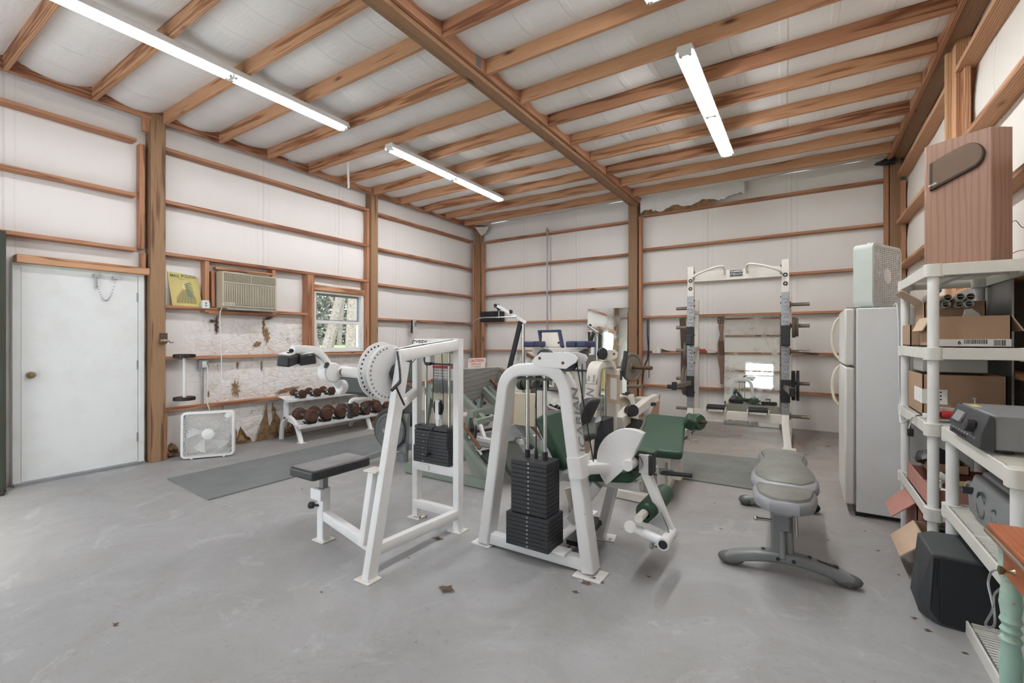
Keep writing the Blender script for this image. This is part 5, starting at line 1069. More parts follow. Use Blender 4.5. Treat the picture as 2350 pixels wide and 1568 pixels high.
# ================================================================ squat rack
t = thing('squat_rack', 'tall cream white squat rack with grey hook plates, against the back wall', 'rack', (-0.8, 7.0, 0))
YR = 7.0; XLr, XRr = -1.401, -0.219
for x, s in ((XLr, -1), (XRr, 1)):
    lab = 'left ' if s < 0 else 'right '
    part('upright', MB().bar((x, YR+0.03, 0.34), (x, YR+0.03, 2.44), 0.085, 0.085, (0, 1, 0)), OW, t, 0.005, label=lab + 'upright')
    part('front_leg', MB().sweep([(x, YR+0.02, 0.40), (x, YR-0.02, 0.25), (x + s*0.02, YR-0.18, 0.12), (x+s*0.045, YR-0.62, 0.05)], rrect(0.085, 0.085, 0.006, 2), (1, 0, 0)), OW, t, label=lab + 'curved leg')
    part('runner', MB().bx(x+s*0.03, x+s*0.05, YR-0.7, YR+0.9, 0.0, 0.09).bar((x+s*0.04, YR-0.74, 0.05), (x+s*0.04, YR+0.9, 0.04), 0.05, 0.06), OW, t, 0.004)
    part('front_foot', MB().bx(x-0.01, x+s*0.13, YR-0.76, YR-0.66, 0.0, 0.10), OW, t, 0.004)
    part('rear_upright', MB().bar((x+s*0.03, YR+0.62, 0.05), (x+s*0.03, YR+0.62, 2.0), 0.06, 0.06, (0, 1, 0)), OW, t, 0.004)
    for z in (1.25, 1.8): part('side_tie', MB().bar((x+s*0.02, YR+0.05, z), (x+s*0.02, YR+0.62, z), 0.04, 0.05), OW, t, 0.003)
    hp_ = part('hook_plate', MB().bx(x-0.047, x+0.047, YR-0.025, YR-0.013, 0.33, 2.01), M['machgrey'] if False else M['steel'], t, 0.003)
    hk = MB(); zz = 0.50
    while zz < 1.95: hk.sweep([(x-0.032, YR-0.027, zz+0.05), (x+0.025, YR-0.027, zz+0.045), (x+0.028, YR-0.027, zz), (x+0.0, YR-0.027, zz-0.005), (x-0.006, YR-0.027, zz+0.018)], rrect(0.010, 0.008, 0.002, 1), (0, 1, 0)); zz += 0.098
    part('hook_slots', hk, M['greyink'], hp_, kind='stuff')
    for z in (2.12, 2.235): part('bolt_cap', MB().lathe((x, YR-0.012, z), (0, -1, 0), [(0.012, 0.002), (0.020, 0.0), (0.027, 0.006), (0.022, 0.010), (0.014, 0.010), (0.012, 0.002)], 18), M['black'], t)
    jh = part('bar_catch', MB().bx(x-0.05, x+0.055, YR-0.05, YR-0.02, 1.30, 1.57).bx(x-0.045, x+0.05, YR-0.15, YR-0.03, 1.31, 1.42).bx(x-0.045, x+0.05, YR-0.16, YR-0.14, 1.31, 1.45), M['black'], t, 0.006)
    part('catch_face', MB().bx(x-0.03, x+0.03, YR-0.163, YR-0.158, 1.33, 1.43), M['frameblack'], jh)
    sa = part('safety_arm', MB().bx(x-0.055, x+0.055, YR-0.05, YR-0.02, 0.56, 0.86), M['black'], t, 0.006)
    part('arm_bar', MB().bar((x-s*0.0, YR-0.04, 0.76), (x+s*0.08 if s > 0 else x-0.10, YR-0.50, 0.74), 0.05, 0.06), M['bronze'], sa, 0.004)
    part('arm_tip', MB().box((x+s*0.085 if s > 0 else x-0.105, YR-0.53, 0.75), (0.06, 0.07, 0.11)), M['black'], sa, 0.008)
    for z in (1.86, 1.57, 1.22, 0.79, 0.34):
        part('storage_peg', MB().cyl((x+s*0.04, YR+0.30, z), (x+s*0.27, YR+0.30, z), 0.024), M['bronze'], t)
        part('peg_collar', MB().cyl((x+s*0.04, YR+0.30, z), (x+s*0.055, YR+0.30, z), 0.045 if z < 1.8 or s > 0 else 0.075), M['dustiron'], t)
    for z in (2.36, 2.28, 1.95, 1.87, 1.70, 1.45, 1.2, 1.05, 0.62): part('bolt', MB().cyl((x-s*0.045, YR, z), (x-s*0.058, YR, z), 0.012, n=8), M['black'], t)
part('top_beam', MB().bx(XLr, XRr, YR+0.02, YR+0.06, 2.22, 2.36), OW, t, 0.004)
nm = part('name_plate', MB().bx(-0.885, -0.725, YR+0.005, YR+0.02, 2.268, 2.35), M['ink'], t)
part('lettering', textmesh('HAMMER', 0.042, (-0.805, YR+0.004, 2.328), (1, 0, 0), (0, 0, 1), 0.001, bold=0.015).plus(textmesh('STRENGTH', 0.038, (-0.805, YR+0.004, 2.289), (1, 0, 0), (0, 0, 1), 0.001, bold=0.01, sx=0.85)), M['paper'], nm)
for s in (-1, 1):
    cx0 = -0.81
    part('pull_up_grip', MB().tube(smoothpath([(cx0 + s*0.14, YR+0.02, 2.30), (cx0+s*0.14, YR-0.04, 2.385), (cx0+s*0.20, YR-0.10, 2.40), (cx0+s*0.36, YR-0.10, 2.36), (cx0+s*0.52, YR-0.10, 2.29), (cx0+s*0.545, YR-0.02, 2.255)], 5), 0.016, 10), OW, t)
part('lower_beam', MB().bar((XLr, YR+0.04, 0.325), (XRr, YR+0.04, 0.325), 0.06, 0.12), OW, t, 0.005)
for (u, v) in ((1643, 934), (1740, 941)):
    c = WY(u, v, YR-0.02); fr_ = part('foot_rest', MB().box(c, (0.24, 0.12, 0.035), (0.25, 0, 0.05)), M['rubber'], t, 0.008)
    part('rest_frame', MB().box(c + V((0, -0.03, -0.045)), (0.20, 0.04, 0.03)).box(c + V((-.125, 0, -.03)), (.015, .1, .06)).box(c + V((.125, 0, -.03)), (.015, .1, .06)), OW, fr_, 0.002)
def rp(x, z, r, th, mat, label): solo('weight_plate', plate((x, YR+0.30, z - 0.0), (1, 0, 0), r, th), mat, label, 'weight plate')
rp(-1.515, 1.19, 0.165, 0.045, M['dustiron'], 'thick dusty plate on the left side of the rack, at mid height')
rp(-1.475, 1.19, 0.17, 0.03, M['dustiron'], 'thinner dusty plate between rack and thick plate, mid height left')
rp(-1.485, 0.765, 0.225, 0.045, M['dustiron'], 'large weight plate low on the left side of the rack')
rp(-1.535, 0.765, 0.225, 0.045, M['dustiron'], 'large weight plate low on the left, outer one')
rp(-0.13, 1.55, 0.14, 0.04, M['dustiron'], 'dusty plate high on the right side of the rack')
rp(-0.092, 1.55, 0.125, 0.03, M['dustiron'], 'outer dusty plate high on the right side of the rack')
rp(-0.135, 0.76, 0.20, 0.045, M['rubber'], 'black rubber plate low on the right side of the rack')
rp(-0.085, 0.76, 0.205, 0.035, M['rubber'], 'outer black rubber plate low on the right side of the rack')
solo('hand_grip', MB().cyl(WY(1531, 887, 6.9), WY(1563, 889, 6.95), 0.03), M['rubber'], 'black bar grip sticking out left of the large rack plates', 'handle')
# ================================================================ mirrors
def mirror(x0, x1, z0, z1, yb, yt, label):
    k = (yt-yb)/(z1-z0); n_ = V((0, -1, -k)).normalized() * -1
    a, b, c, d = V((x0, yb, z0)), V((x1, yb, z0)), V((x1, yt, z1)), V((x0, yt, z1)); th = V((0, 0.006, 0))
    m = MB().add([a, b, c, d, a+th, b+th, c+th, d+th], [(0,1,2,3),(7,6,5,4),(0,4,5,1),(1,5,6,2),(2,6,7,3),(3,7,4,0)])
    return solo('wall_mirror', m, M['mirror'], label, 'mirror')
mirror(-1.107, -0.332, 0.0, 1.775, 8.08, 8.22, 'tall frameless mirror with stained top edge, behind the squat rack')
mirror(-3.52, -2.735, 0.0, 1.975, 8.12, 8.20, 'stained mirror leaning left of the middle back post')
mirror(-5.2, -3.75, 0.0, 1.14, 8.02, 8.20, 'low wide mirror leaning behind the pulldown machine')
# ================================================================ things on the back wall
m = MB(); a, b = V((-4.411, 8.22, 1.2)), V((-4.411, 8.22, 3.66)); m.cyl(a, b, 0.016)
cdt = thing('conduit', 'thin vertical steel conduit on the back wall left bay', 'pipe', (-4.411, 8.22, 1.2)); part('pipe', m, M['steel'], cdt)
for z in (3.60, 2.96, 2.36): part('strap', MB().bx(-4.445, -4.375, 8.20, 8.235, z-0.01, z+0.01), M['steel'], cdt)
jag = [(0, 0.345)]; n = 44
for i in range(n+1): jag.append((1.68*i/n, (0.02 + 0.035*random.random() + 0.03*math.sin(i*0.5) + (0.06*i/n)) if i < n else 0.06))
jag.append((1.68, 0.36)); jag = [(x, z) for x, z in jag]
fl_ = thing('hanging_sheet', 'ragged white panel flap hanging high on the back wall, right of the middle post', 'sheet', (-1.8, 8.2, 3.62))
part('facing', MB().prism(jag[::-1], (-2.50, 8.20, 3.635), (1, 0, 0), (0, 0, 1), 0.012), M['white_plain'], fl_)
fb = MB().prism([(0.02, 0.2)] + [(0.02 + 1.2*i/30, -0.015 + 0.03*random.random()) for i in range(31)] + [(1.22, 0.2)], (-2.50, 8.215, 3.635), (1, 0, 0), (0, 0, 1), 0.012)
part('fibre', fb, M['fibre'], fl_, label='yellow brown fibre below the torn edge')
# belts and chain
def strap(pts, w_, th, name, mat, label, cat):
    return solo(name, MB().sweep([V(p) for p in pts], rrect(w_, th, th*.4, 1), (0, -1, 0)), mat, label, cat)
bt = thing('weight_belt', 'wide brown leather lifting belt hanging left of the tall mirror', 'belt', (-1.17, 8.2, 0.66))
bp = [(1655, 728, .9), (1655, 752, .95), (1656, 768, .6), (1654, 790, 1.2), (1655, 822, 1.2), (1657, 850, .8), (1657, 882, .6)]
part('strap', MB().sweep([WY(u, v, 8.19) for u, v, s in bp], rrect(0.085, 0.012, 0.004, 1), (0, -1, 0), scale=[s for *_, s in bp]), M['leather'], bt)
part('buckle_end', MB().bar(WY(1654, 728, 8.18), WY(1654, 742, 8.18), 0.10, 0.016, (0, -1, 0)), M['darkleather'], bt, 0.002)
part('stitched_panel', MB().bar(WY(1655, 782, 8.178), WY(1656, 815, 8.178), 0.075, 0.006, (0, -1, 0)), M['darkleather'], bt, 0.002)
for dx in (-0.02, 0.02):
    for z in (1.715, 1.68): part('rivet', MB().cyl((-1.17+dx, 8.172, z), (-1.17+dx, 8.165, z), 0.008, n=8), M['chrome'], bt)
strap([WY(u, v, 8.238) for u, v in ((1566, 730), (1568, 760), (1570, 800), (1569, 850), (1569, 880))], 0.10, 0.015, 'weight_belt', M['darkleather'], 'dark brown belt hanging behind the left rack upright', 'belt')
chn = MB()
for i in range(52):
    p = WY(1489.5, 733 + i*2.6, 8.235); a = i % 2
    chn.bar(p + V((0, 0, -0.011)), p + V((0, 0, 0.011)), 0.018 if a else 0.006, 0.006 if a else 0.018)
solo('chain', chn, M['frameblack'], 'dark chain hanging from a girt right of the middle back post', 'chain')
strap([WY(u, v, 8.225) for u, v in ((1486, 733), (1486, 770), (1488, 800), (1486, 825), (1480, 838), (1476, 858), (1474, 880))], 0.028, 0.008, 'strap', M['black'], 'black strap hanging beside the chain', 'strap')
def at(u, v): return WY(u, v, 8.27)
solo('tape_roll', MB().cyl(at(1502, 808) + V((0, 0, -.02)), at(1502, 799), 0.04), M['cream'], 'cream roll standing on the girt, left of the pair', 'roll', 'rolls on the girt'); solo('tape_roll', MB().cyl(at(1512, 808) + V((0, 0, -.02)), at(1512, 798), 0.045), M['paper'], 'white roll standing on the girt, right of the pair', 'roll', 'rolls on the girt')
solo('strap', MB().sweep(smoothpath([at(1519, 803), at(1530, 806), at(1550, 807), at(1565, 808)], 4), rrect(0.06, 0.03, 0.01, 2), (0, 0, 1), scale=[1, .95, .9, .85, .8, .7, .6, .5, .5, .4, .4, .35, .3][:13]), M['black'], 'black strap lying on the girt beside the white roll', 'strap')
def rag(u0, u1, v, mat, label, h=0.05):
    m = MB(); a, b = at(u0, v), at(u1, v); n = 14; vs = []; fs = []
    for i in range(n+1):
        for j in range(7):
            q = i/n; p = a.lerp(b, q); an = PI*j/6; hh = h*(0.4+0.6*abs(math.sin(q*7+j)))*math.sin(PI*min(1, q+0.08))**.4
            vs.append(p + V((0, -math.cos(an)*0.06, math.sin(an)*hh)))
    for i in range(n):
        for j in range(6): fs.append((i*7+j, i*7+j+1, (i+1)*7+j+1, (i+1)*7+j))
    m.add(vs, fs); return solo('rag', m, mat, label, 'cloth')
rag(1600, 1625, 809, M['redcloth'], 'crumpled red cloth on the girt inside the squat rack', 0.07); rag(1625, 1647, 810, M['tear'], 'crumpled pale cloth on the girt next to the red one', 0.06)
rag(1845, 1880, 812, M['black'], 'small black cloth strip on the girt right of the squat rack', 0.02)
wb = MB().bx(-5.93, -5.50, 8.20, 8.32, 1.785, 1.93)
wo_ = thing('weight_vest', 'black ribbed block resting on the girt in the far left corner', 'box', (-5.7, 8.25, 1.785))
c0, c1 = WY(1105, 738, 8.22), WY(1153, 715, 8.22)
part('body', MB().bx(c0.x, c1.x, 8.18, 8.30, 1.785, c1.z), M['black'], wo_, 0.004)
for i in range(11): x = c0.x + (c1.x-c0.x)*(i+0.5)/11; part('rib', MB().bx(x-0.009, x+0.009, 8.165, 8.20, 1.79, c1.z+0.012), M['frameblack'], wo_, 0.003)
# ================================================================ things on the left wall
# tobacco sign
sg = thing('tin_sign', 'yellow tin advertising sign with green lettering leaning on a girt left of the air conditioner', 'sign', (-6.26, 2.5, 1.78))
xs_ = -6.275
s = [V((-6.24, 2.372, 1.785)), V((-6.24, 2.685, 1.785)), V((-6.315, 2.668, 2.175)), V((-6.315, 2.345, 2.185))]
ths = V((-0.004, 0, 0)); part('panel', MB().add(s + [p + ths for p in s], [(0,1,2,3),(7,6,5,4),(0,4,5,1),(1,5,6,2),(2,6,7,3),(3,7,4,0)]), M['yellow'], sg)
uy_s = (s[3]-s[0]).normalized(); ux_s = (s[1]-s[0]).normalized(); cs_ = (s[0]+s[1]+s[2]+s[3])/4; ns = ux_s.cross(uy_s)
def onsign(a, b, z=0.002): return cs_ + ux_s*a + uy_s*b + ns*z
part('lettering', textmesh('MAIL POUCH', 0.052, onsign(0, 0.163), ux_s, uy_s, 0.002, bold=0.015, sx=0.88), M['signgreen'], sg, label='dark green arched heading'); part('lettering', textmesh('TOBACCO', 0.024, onsign(0, 0.128), ux_s, uy_s, 0.002), M['signbrown'], sg)
# generic robed figure with a plume, as simple printed shapes
part('figure_print', MB().prism([(-.11, -.17), (-.10, -.10), (-.05, -.03), (-.02, .0), (.03, .0), (.07, -.04), (.10, -.10), (.10, -.17)], onsign(0, 0), ux_s, uy_s, 0.003), M['signbrown'], sg, label='ochre robed figure')
part('figure_print', MB().prism([(-.03+.028*math.cos(a)*0.9+0.02, .035+.036*math.sin(a)) for a in [i*PI/7 for i in range(14)]], onsign(0, 0), ux_s, uy_s, 0.004), M['signcream'], sg, label='pale head')
for i in range(9):
    a = 1.9 - i*0.28; part('plume', MB().prism([(0, -.007), (.075, -.004), (.082, 0), (.075, .004), (0, .007)], onsign(0.0 + 0.002*i, 0.06 - 0.016*i), ux_s*math.cos(a*0.45-0.4)+uy_s*math.sin(a*0.45-0.4), uy_s*math.cos(a*0.45-0.4)-ux_s*math.sin(a*0.45-0.4), 0.004), M['signgreen'], sg)
for i in range(5): part('fold', MB().prism([(-.1+.035*i, -.165), (-.092+.035*i, -.165), (-.03+.02*i, -.04), (-.034+.02*i, -.04)], onsign(0, 0), ux_s, uy_s, 0.0042), M['signgreen'], sg)
# timer box on the girt
tb = thing('plug_timer', 'white plug-in timer box on the girt beside the tin sign', 'electrical box', (-6.20, 2.72, 1.77))
part('case', MB().bx(-6.215, -6.185, 2.665, 2.745, 1.765, 1.865), M['white_plain'], tb, 0.004); part('backing', MB().bx(-6.24, -6.215, 2.66, 2.77, 1.775, 1.84), M['teal'], tb, 0.003)
for z in (1.80, 1.83): part('socket', MB().bx(-6.1845, -6.182, 2.695, 2.715, z-0.009, z+0.009), M['greyink'], tb)
# window air conditioner
ac = thing('air_conditioner', 'beige window air conditioner mounted in the left wall framing', 'air conditioner', (-6.2, 3.18, 1.77))
ax = -6.07; ya, yb_, za, zb = 2.84, 3.53, 1.775, 2.235
part('housing', MB().bx(ax-0.30, ax-0.02, ya, yb_, za+0.005, zb), M['ac'], ac, 0.006)
part('front_panel', MB().bx(ax-0.03, ax, ya, yb_, za+0.02, zb), M['ac'], ac, 0.008)
sl_ = MB(); n = 30
for i in range(n):
    y = ya+0.03 + (yb_-ya-0.06)*i/(n-1); sl_.bx(ax-0.002, ax+0.007, y-0.006, y+0.006, za+0.045, za+0.315)
part('intake_shade', MB().bx(ax-0.001, ax+0.001, ya+0.02, yb_-0.02, za+0.04, za+0.32), M['acshade'], ac)  # flat dark plate painting the shade behind the slats
part('intake_grille', sl_, M['ac'], ac, kind='stuff')
for (p, q) in ((ya+0.02, ya+0.345), (ya+0.36, yb_-0.02)):
    part('vent_shade', MB().bx(ax-0.001, ax+0.002, p, q, za+0.335, za+0.44), M['acshade'], ac)  # flat plate, shade of the vent opening painted on
    vv = MB()
    for i in range(8): vv.bx(ax, ax+0.006, p+0.005, q-0.005, za+0.342+i*0.0125, za+0.346+i*0.0125)
    for i in range(14): vv.bx(ax, ax+0.005, p+0.01+(q-p-.02)*i/13-0.0015, p+0.01+(q-p-.02)*i/13+0.0015, za+0.338, za+0.437)
    part('vent_louvres', vv, M['ac'], ac, kind='stuff')
part('control_panel', MB().bx(ax+0.0, ax+0.008, ya+0.02, ya+0.14, za+0.03, za+0.075), M['ac'], ac, 0.002)
for i in range(3): part('control_mark', MB().bx(ax+0.008, ax+0.009, ya+0.035+i*0.035, ya+0.05+i*0.035, za+0.045, za+0.06), M['greyink'], ac)
part('bottom_tray', MB().bx(ax-0.28, ax+0.01, ya+0.05, yb_+0.02, za-0.015, za+0.005), M['steel'], ac)
solo('paper_sheet', MB().bx(-6.2, -6.06, 3.14, 3.42, 2.236, 2.246), M['cardboard'], 'tan folded sheet lying on top of the air conditioner', 'paper')
cp = [WX(510, 705, -6.12), WX(505, 722, -6.16), WX(506, 765, -6.18), WX(508, 800, -6.19), WX(508, 840, -6.19), WX(510, 878, -6.19)]
cr_ = thing('power_cord', 'long pale cord hanging down from the air conditioner', 'cord', (cp[-1].x, cp[-1].y, cp[-1].z)); part('cable', MB().tube(smoothpath(cp, 6), 0.006, 8), M['white_plain'], cr_)
part('plug', MB().box(cp[-1], (0.03, 0.04, 0.03)), M['paper'], cr_, 0.004)
# pencil sharpener on the post
pp_ = WX(374, 783, -6.13)
ps = thing('pencil_sharpener', 'small metal crank pencil sharpener on the post right of the door', 'sharpener', tuple(pp_))
part('body', MB().cyl(pp_ + V((0, -0.03, 0)), pp_ + V((0, 0.035, 0)), 0.03), M['brass'], ps, 0.004); part('bracket', MB().bx(pp_.x-0.035, pp_.x-0.01, pp_.y-0.02, pp_.y+0.05, pp_.z-0.02, pp_.z+0.09), M['darkleather'], ps, 0.003)
part('crank', MB().tube([pp_ + V((0, 0.035, 0)), pp_ + V((0.0, 0.06, 0)), pp_ + V((0.01, 0.065, -0.02)), pp_ + V((0.01, 0.10, -0.015))], 0.005, 8), M['frameblack'], ps)
# wheel axle hanging on the wall
wa = thing('wheel_axle', 'pair of black mower wheels on a white axle, standing upright against the left wall', 'wheels', (-6.13, 2.50, 0.69))
y_ = WX(424, 900, -6.1).y
for v, q in ((817, 'upper'), (915, 'lower')):
    c = WX(423, v, -6.10)
    wh = part('wheel', MB().lathe(c + V((0, 0, -0.02)), (0, 0, 1), [(0.07, 0), (0.098, 0), (0.106, 0.008), (0.106, 0.032), (0.098, 0.04), (0.07, 0.04)], 32), M['rubber'], wa, label=q + ' black tyre')
    part('rim', MB().lathe(c + V((0, 0, -0.014)), (0, 0, 1), [(0.0, 0.004), (0.025, 0.004), (0.03, 0), (0.07, 0), (0.07, 0.028), (0.03, 0.028), (0, 0.028)], 24), M['red'] if q == 'lower' else M['rust'], wh, label='red rim' if q == 'lower' else 'rusty rim')
    tr_ = MB()
    for i in range(26):
        a = i*2*PI/26; p = c + V((math.cos(a)*0.106, math.sin(a)*0.106, 0)); tr_.box(p, (0.008, 0.012, 0.036), (0, 0, a))
    part('tread', tr_, M['black'], wh, kind='stuff')
part('axle', MB().cyl(WX(423, 822, -6.10), WX(423, 912, -6.10), 0.017), M['white_plain'], wa)
# socket box with conduit
ob = thing('outlet_box', 'grey metal outlet box with vertical conduit on the left wall above the box fan', 'electrical box', (-6.26, 2.63, 0.58))
c = WX(467, 837, -6.24)
part('box', MB().bx(-6.30, -6.23, c.y-0.05, c.y+0.055, c.z-0.055, c.z+0.06), M['steel'], ob, 0.004); part('conduit', MB().cyl((-6.26, c.y-0.005, 0.585), (-6.26, c.y-0.005, c.z-0.05), 0.014), M['steel'], ob)
part('socket', MB().bx(-6.228, -6.222, c.y-0.02, c.y+0.025, c.z-0.035, c.z+0.04), M['paper'], ob, 0.002)
wp_ = [c + V((0.03, 0.01, 0.01)), WX(476, 845, -6.18), WX(476, 880, -6.18), WX(475, 920, -6.17), WX(480, 938, -6.15), WX(480, 944, -6.05)]
solo('fan_cord', MB().tube(smoothpath(wp_, 6), 0.005, 8), M['white_plain'], 'white cord from the wall outlet down to the floor fan', 'cord')
# ---------------------------------------------------------------- box fans
def box_fan(name_lab, c, ang, S, depth, mat, pitch=0.0, spiral=True, knob=True, frame_mat=None):
    # c = centre of the bottom edge, the face normal points along +x rotated by ang
    root = thing('box_fan', name_lab, 'fan', c, None, 0)
    R = Matrix.Translation(V(c)) @ Matrix.Rotation(ang, 4, 'Z') @ Matrix.Rotation(pitch, 4, 'Y')
    def P(m): return m.xf(R)
    h = S/2
    ring = lambda w_, r_: rrect(w_, w_, r_, 6)
    o_, i_ = ring(S, 0.05), ring(S-0.05, 0.03); n = len(o_); m = MB(); vs = []; fs = []
    for (pl, x) in ((o_, -depth/2), (o_, depth/2), (i_, depth/2+0.004), (i_, -depth/2-0.004)): vs += [(x, a, b+h) for a, b in pl]
    for k in range(4):
        for i in range(n): fs.append((k*n+i, k*n+(i+1) % n, ((k+1) % 4)*n+(i+1) % n, ((k+1) % 4)*n+i))
    part('frame', P(m.add(vs, fs)), frame_mat or mat, root)
    for sgn, nm_ in ((1, 'front'), (-1, 'rear')):
        g = MB(); x = sgn*(depth/2-0.002)
        if spiral:
            for k in range(44):
                a0 = k*2*PI/44; pts = []
                for j in range(9):
                    q = j/8; rr = 0.055 + (S/2*1.25-0.055)*q; a = a0 + 0.9*q
                    y, z = rr*math.cos(a), rr*math.sin(a); lim = S/2-0.028
                    if max(abs(y), abs(z)) > lim: f_ = lim/max(abs(y), abs(z)); y *= f_; z *= f_; pts.append((x, y, z+h)); break
                    pts.append((x, y, z+h))
                if len(pts) > 1: g.tube(pts, 0.0016, 4)
            for k in range(13):
                rr = 0.07 + k*0.0145; cr = []
                for j in range(48): a = j*2*PI/48; y, z = rr*math.cos(a), rr*math.sin(a); cr.append((x, y, z+h))
                if rr < S/2-0.03: g.tube(cr, 0.0014, 4, closed=True)
            for k in range(5):
                rr = S/2 - 0.028 + 0.016*k
                for q in range(4):
                    ph = math.acos(min(1, (S/2-0.028)/rr)) if rr > S/2-0.028 else 0; a0 = q*PI/2 + ph; a1 = (q+1)*PI/2 - ph
                    if a1 > a0: g.tube([(x, rr*math.cos(a0+(a1-a0)*j/10), h+rr*math.sin(a0+(a1-a0)*j/10)) for j in range(11)], 0.0014, 4)
        else:
            nb_ = 15
            for k in range(nb_):
                y = -S/2+0.03+(S-0.06)*k/(nb_-1); g.bar((x, y, 0.028), (x, y, S-0.028), 0.012, 0.003, (1, 0, 0))
            for k in range(30):
                z = 0.03+(S-0.06)*k/29; g.bar((x, -S/2+0.03, z), (x, S/2-0.03, z), 0.006, 0.003, (1, 0, 0))
        part('grille', P(g), mat, root, label=nm_ + ' grille', kind='stuff')
    part('hub_cap', P(MB().lathe((depth/2-0.004, 0, h), (1, 0, 0), [(0, 0), (0.062, 0), (0.062, 0.006), (0.05, 0.010), (0, 0.011)], 28)), mat, root)
    part('motor', P(MB().cyl((-depth/2+0.01, 0, h), (depth/2-0.012, 0, h), 0.05, n=20)), M['white_plain'], root)
    for k in range(5):
        a = k*2*PI/5 + 0.3; b = MB(); vs = []; rr_s = [0.05, 0.12, 0.19, S/2-0.045]
        for r_ in rr_s:
            wd_ = 0.16 + 0.30*(r_/0.24)
            for s_ in (-1, 0, 1): aa = a + s_*wd_*0.75 + r_*0.9; vs.append((s_*0.022, r_*math.cos(aa), h + r_*math.sin(aa)))
        fs = []
        for i in range(3):
            for j in range(2): fs.append((i*3+j, i*3+j+1, (i+1)*3+j+1, (i+1)*3+j))
        n_ = len(vs); vs2 = [(x_+0.002, y_, z_) for x_, y_, z_ in vs]
        part('blade', P(b.add(vs, fs).add(vs2, fs)), mat, root)
    if knob:
        part('speed_dial', P(MB().lathe((depth/2+0.002, S/2-0.062, S-0.062), (1, 0, 0), [(0, 0), (0.036, 0), (0.036, 0.006), (0.024, 0.008), (0.022, 0.018), (0, 0.018)], 24)), mat, root)
    else:
        part('speed_dial', P(MB().cyl((0.01, -S/2+0.12, S), (0.01, -S/2+0.12, S+0.018), 0.025)), mat, root)
    for y in (-S*0.3, S*0.3): part('foot', P(MB().bx(-0.05, 0.05, y-0.012, y+0.012, -0.012, 0.012)), mat, root, 0.003)
    return root
fa, fb_ = V((-6.035, 2.40, 0)), V((-5.76, 2.813, 0)); dv = fb_-fa
box_fan('white box fan standing on the floor against the left wall', ((fa+fb_)/2 + V((0, 0, 0.012))), math.atan2(dv.y, dv.x) - PI/2, 0.53, 0.10, M['white_plain'], -0.05)
# cut card hanging on the girt in the third bay
cb = thing('hanging_cloth', 'folded black and white striped item hanging over a girt near the far left corner', 'cloth', tuple(WX(950, 755, -6.17)))
part('dark_fold', MB().prism([(-.02, -.17), (.05, -.20), (.05, .05), (.0, .055)], WX(945, 742, -6.16), (0, 1, 0), (0, 0, 1), 0.03), M['black'], cb, 0.004)
part('pale_fold', MB().prism([(0, -.19), (.115, -.20), (.085, .055), (.0, .055)], WX(947, 742, -6.15), (0, 1, 0), (0, 0, 1), 0.02), M['tear'], cb, 0.004)
part('figures', textmesh('101', 0.08, WX(953, 744, -6.135), (0, 0, -1), (0, 1, 0), 0.001, bold=0.02), M['ink'], cb)
# torn insulation flaps and brown fibre on the lower left wall
def tuft(y, z, w_, h_, label, mat, seed, x=-6.30):
    r = random.Random(seed); n = 9; m = MB(); vs = []; fs = []
    for i in range(n+1):
        for j in range(n+1):
            q, s_ = i/n, j/n; taper = 1 - 0.75*s_*(0.5+0.5*math.sin(q*9+seed))
            vs.append((x + 0.05*(1-s_)*r.random() + 0.02*math.sin(q*11+s_*7), y + (q-0.5)*w_*(1-0.7*s_) + r.uniform(-.01, .01), z + s_*h_*taper + r.uniform(-.01, .01)))
    for i in range(n):
        for j in range(n): fs.append((i*(n+1)+j, i*(n+1)+j+1, (i+1)*(n+1)+j+1, (i+1)*(n+1)+j))
    m.add(vs, fs); o = solo('torn_insulation', m, mat, label, 'insulation', 'torn insulation low on the left wall')
tuft(3.56, 0.0, 0.42, 0.52, 'tall brown tear in the wall between the floor fan and the dumbbell rack', M['fibre'], 3); tuft(3.15, 0.0, 0.34, 0.25, 'brown tear at floor level just right of the box fan', M['fibre'], 5)
tuft(2.33, 0.0, 0.30, 0.20, 'brown tear at floor level left of the box fan', M['fibre'], 8); tuft(3.88, 0.02, 0.3, 0.2, 'brown fibre tuft behind the leg of the dumbbell rack', M['fibre'], 11)
for k, (u, v, a, b, lab) in enumerate(((612, 770, .05, .14, 'brown tear below the right end of the air conditioner'), (605, 752, .03, .16, 'thin slanting rip above the brown tear'), (590, 790, .07, .05, 'small brown rip left of the large tear'),
                                        (497, 745, .03, .15, 'dark rip beside the hanging cord'), (541, 893, .07, .14, 'brown patch in the torn facing above the floor fan'), (618, 730, .08, .03, 'dark rip right under the air conditioner ledge'), (487, 737, .05, .03, 'dark curled rip left of the cord'), (600, 840, .02, .09, 'narrow rip below the middle girt'), (545, 838, .02, .06, 'short rip under the middle girt, near the outlet'), (478, 905, .02, .05, 'tiny rip beside the fan cord'), (660, 895, .25, .04, 'curled tear behind the dumbbell rack'), (690, 948, .12, .03, 'brown tear between the tiers of the dumbbell rack'))):
    p = WX(u, v, -6.30); r = random.Random(k); pts = []
    for i in range(18): an = i*2*PI/18; q = r.uniform(.75, 1.0) if i % 2 else r.uniform(.2, .6); pts.append((a*q*math.cos(an), b*q*math.sin(an)))
    solo('torn_insulation', MB().prism(pts, p, (0, 1, 0.15*(k % 3)), (0, 0, 1), 0.01), M['fibre'] if k not in (3, 5, 6) else M['darkleather'], lab, 'insulation', 'rips in the facing of the left wall')
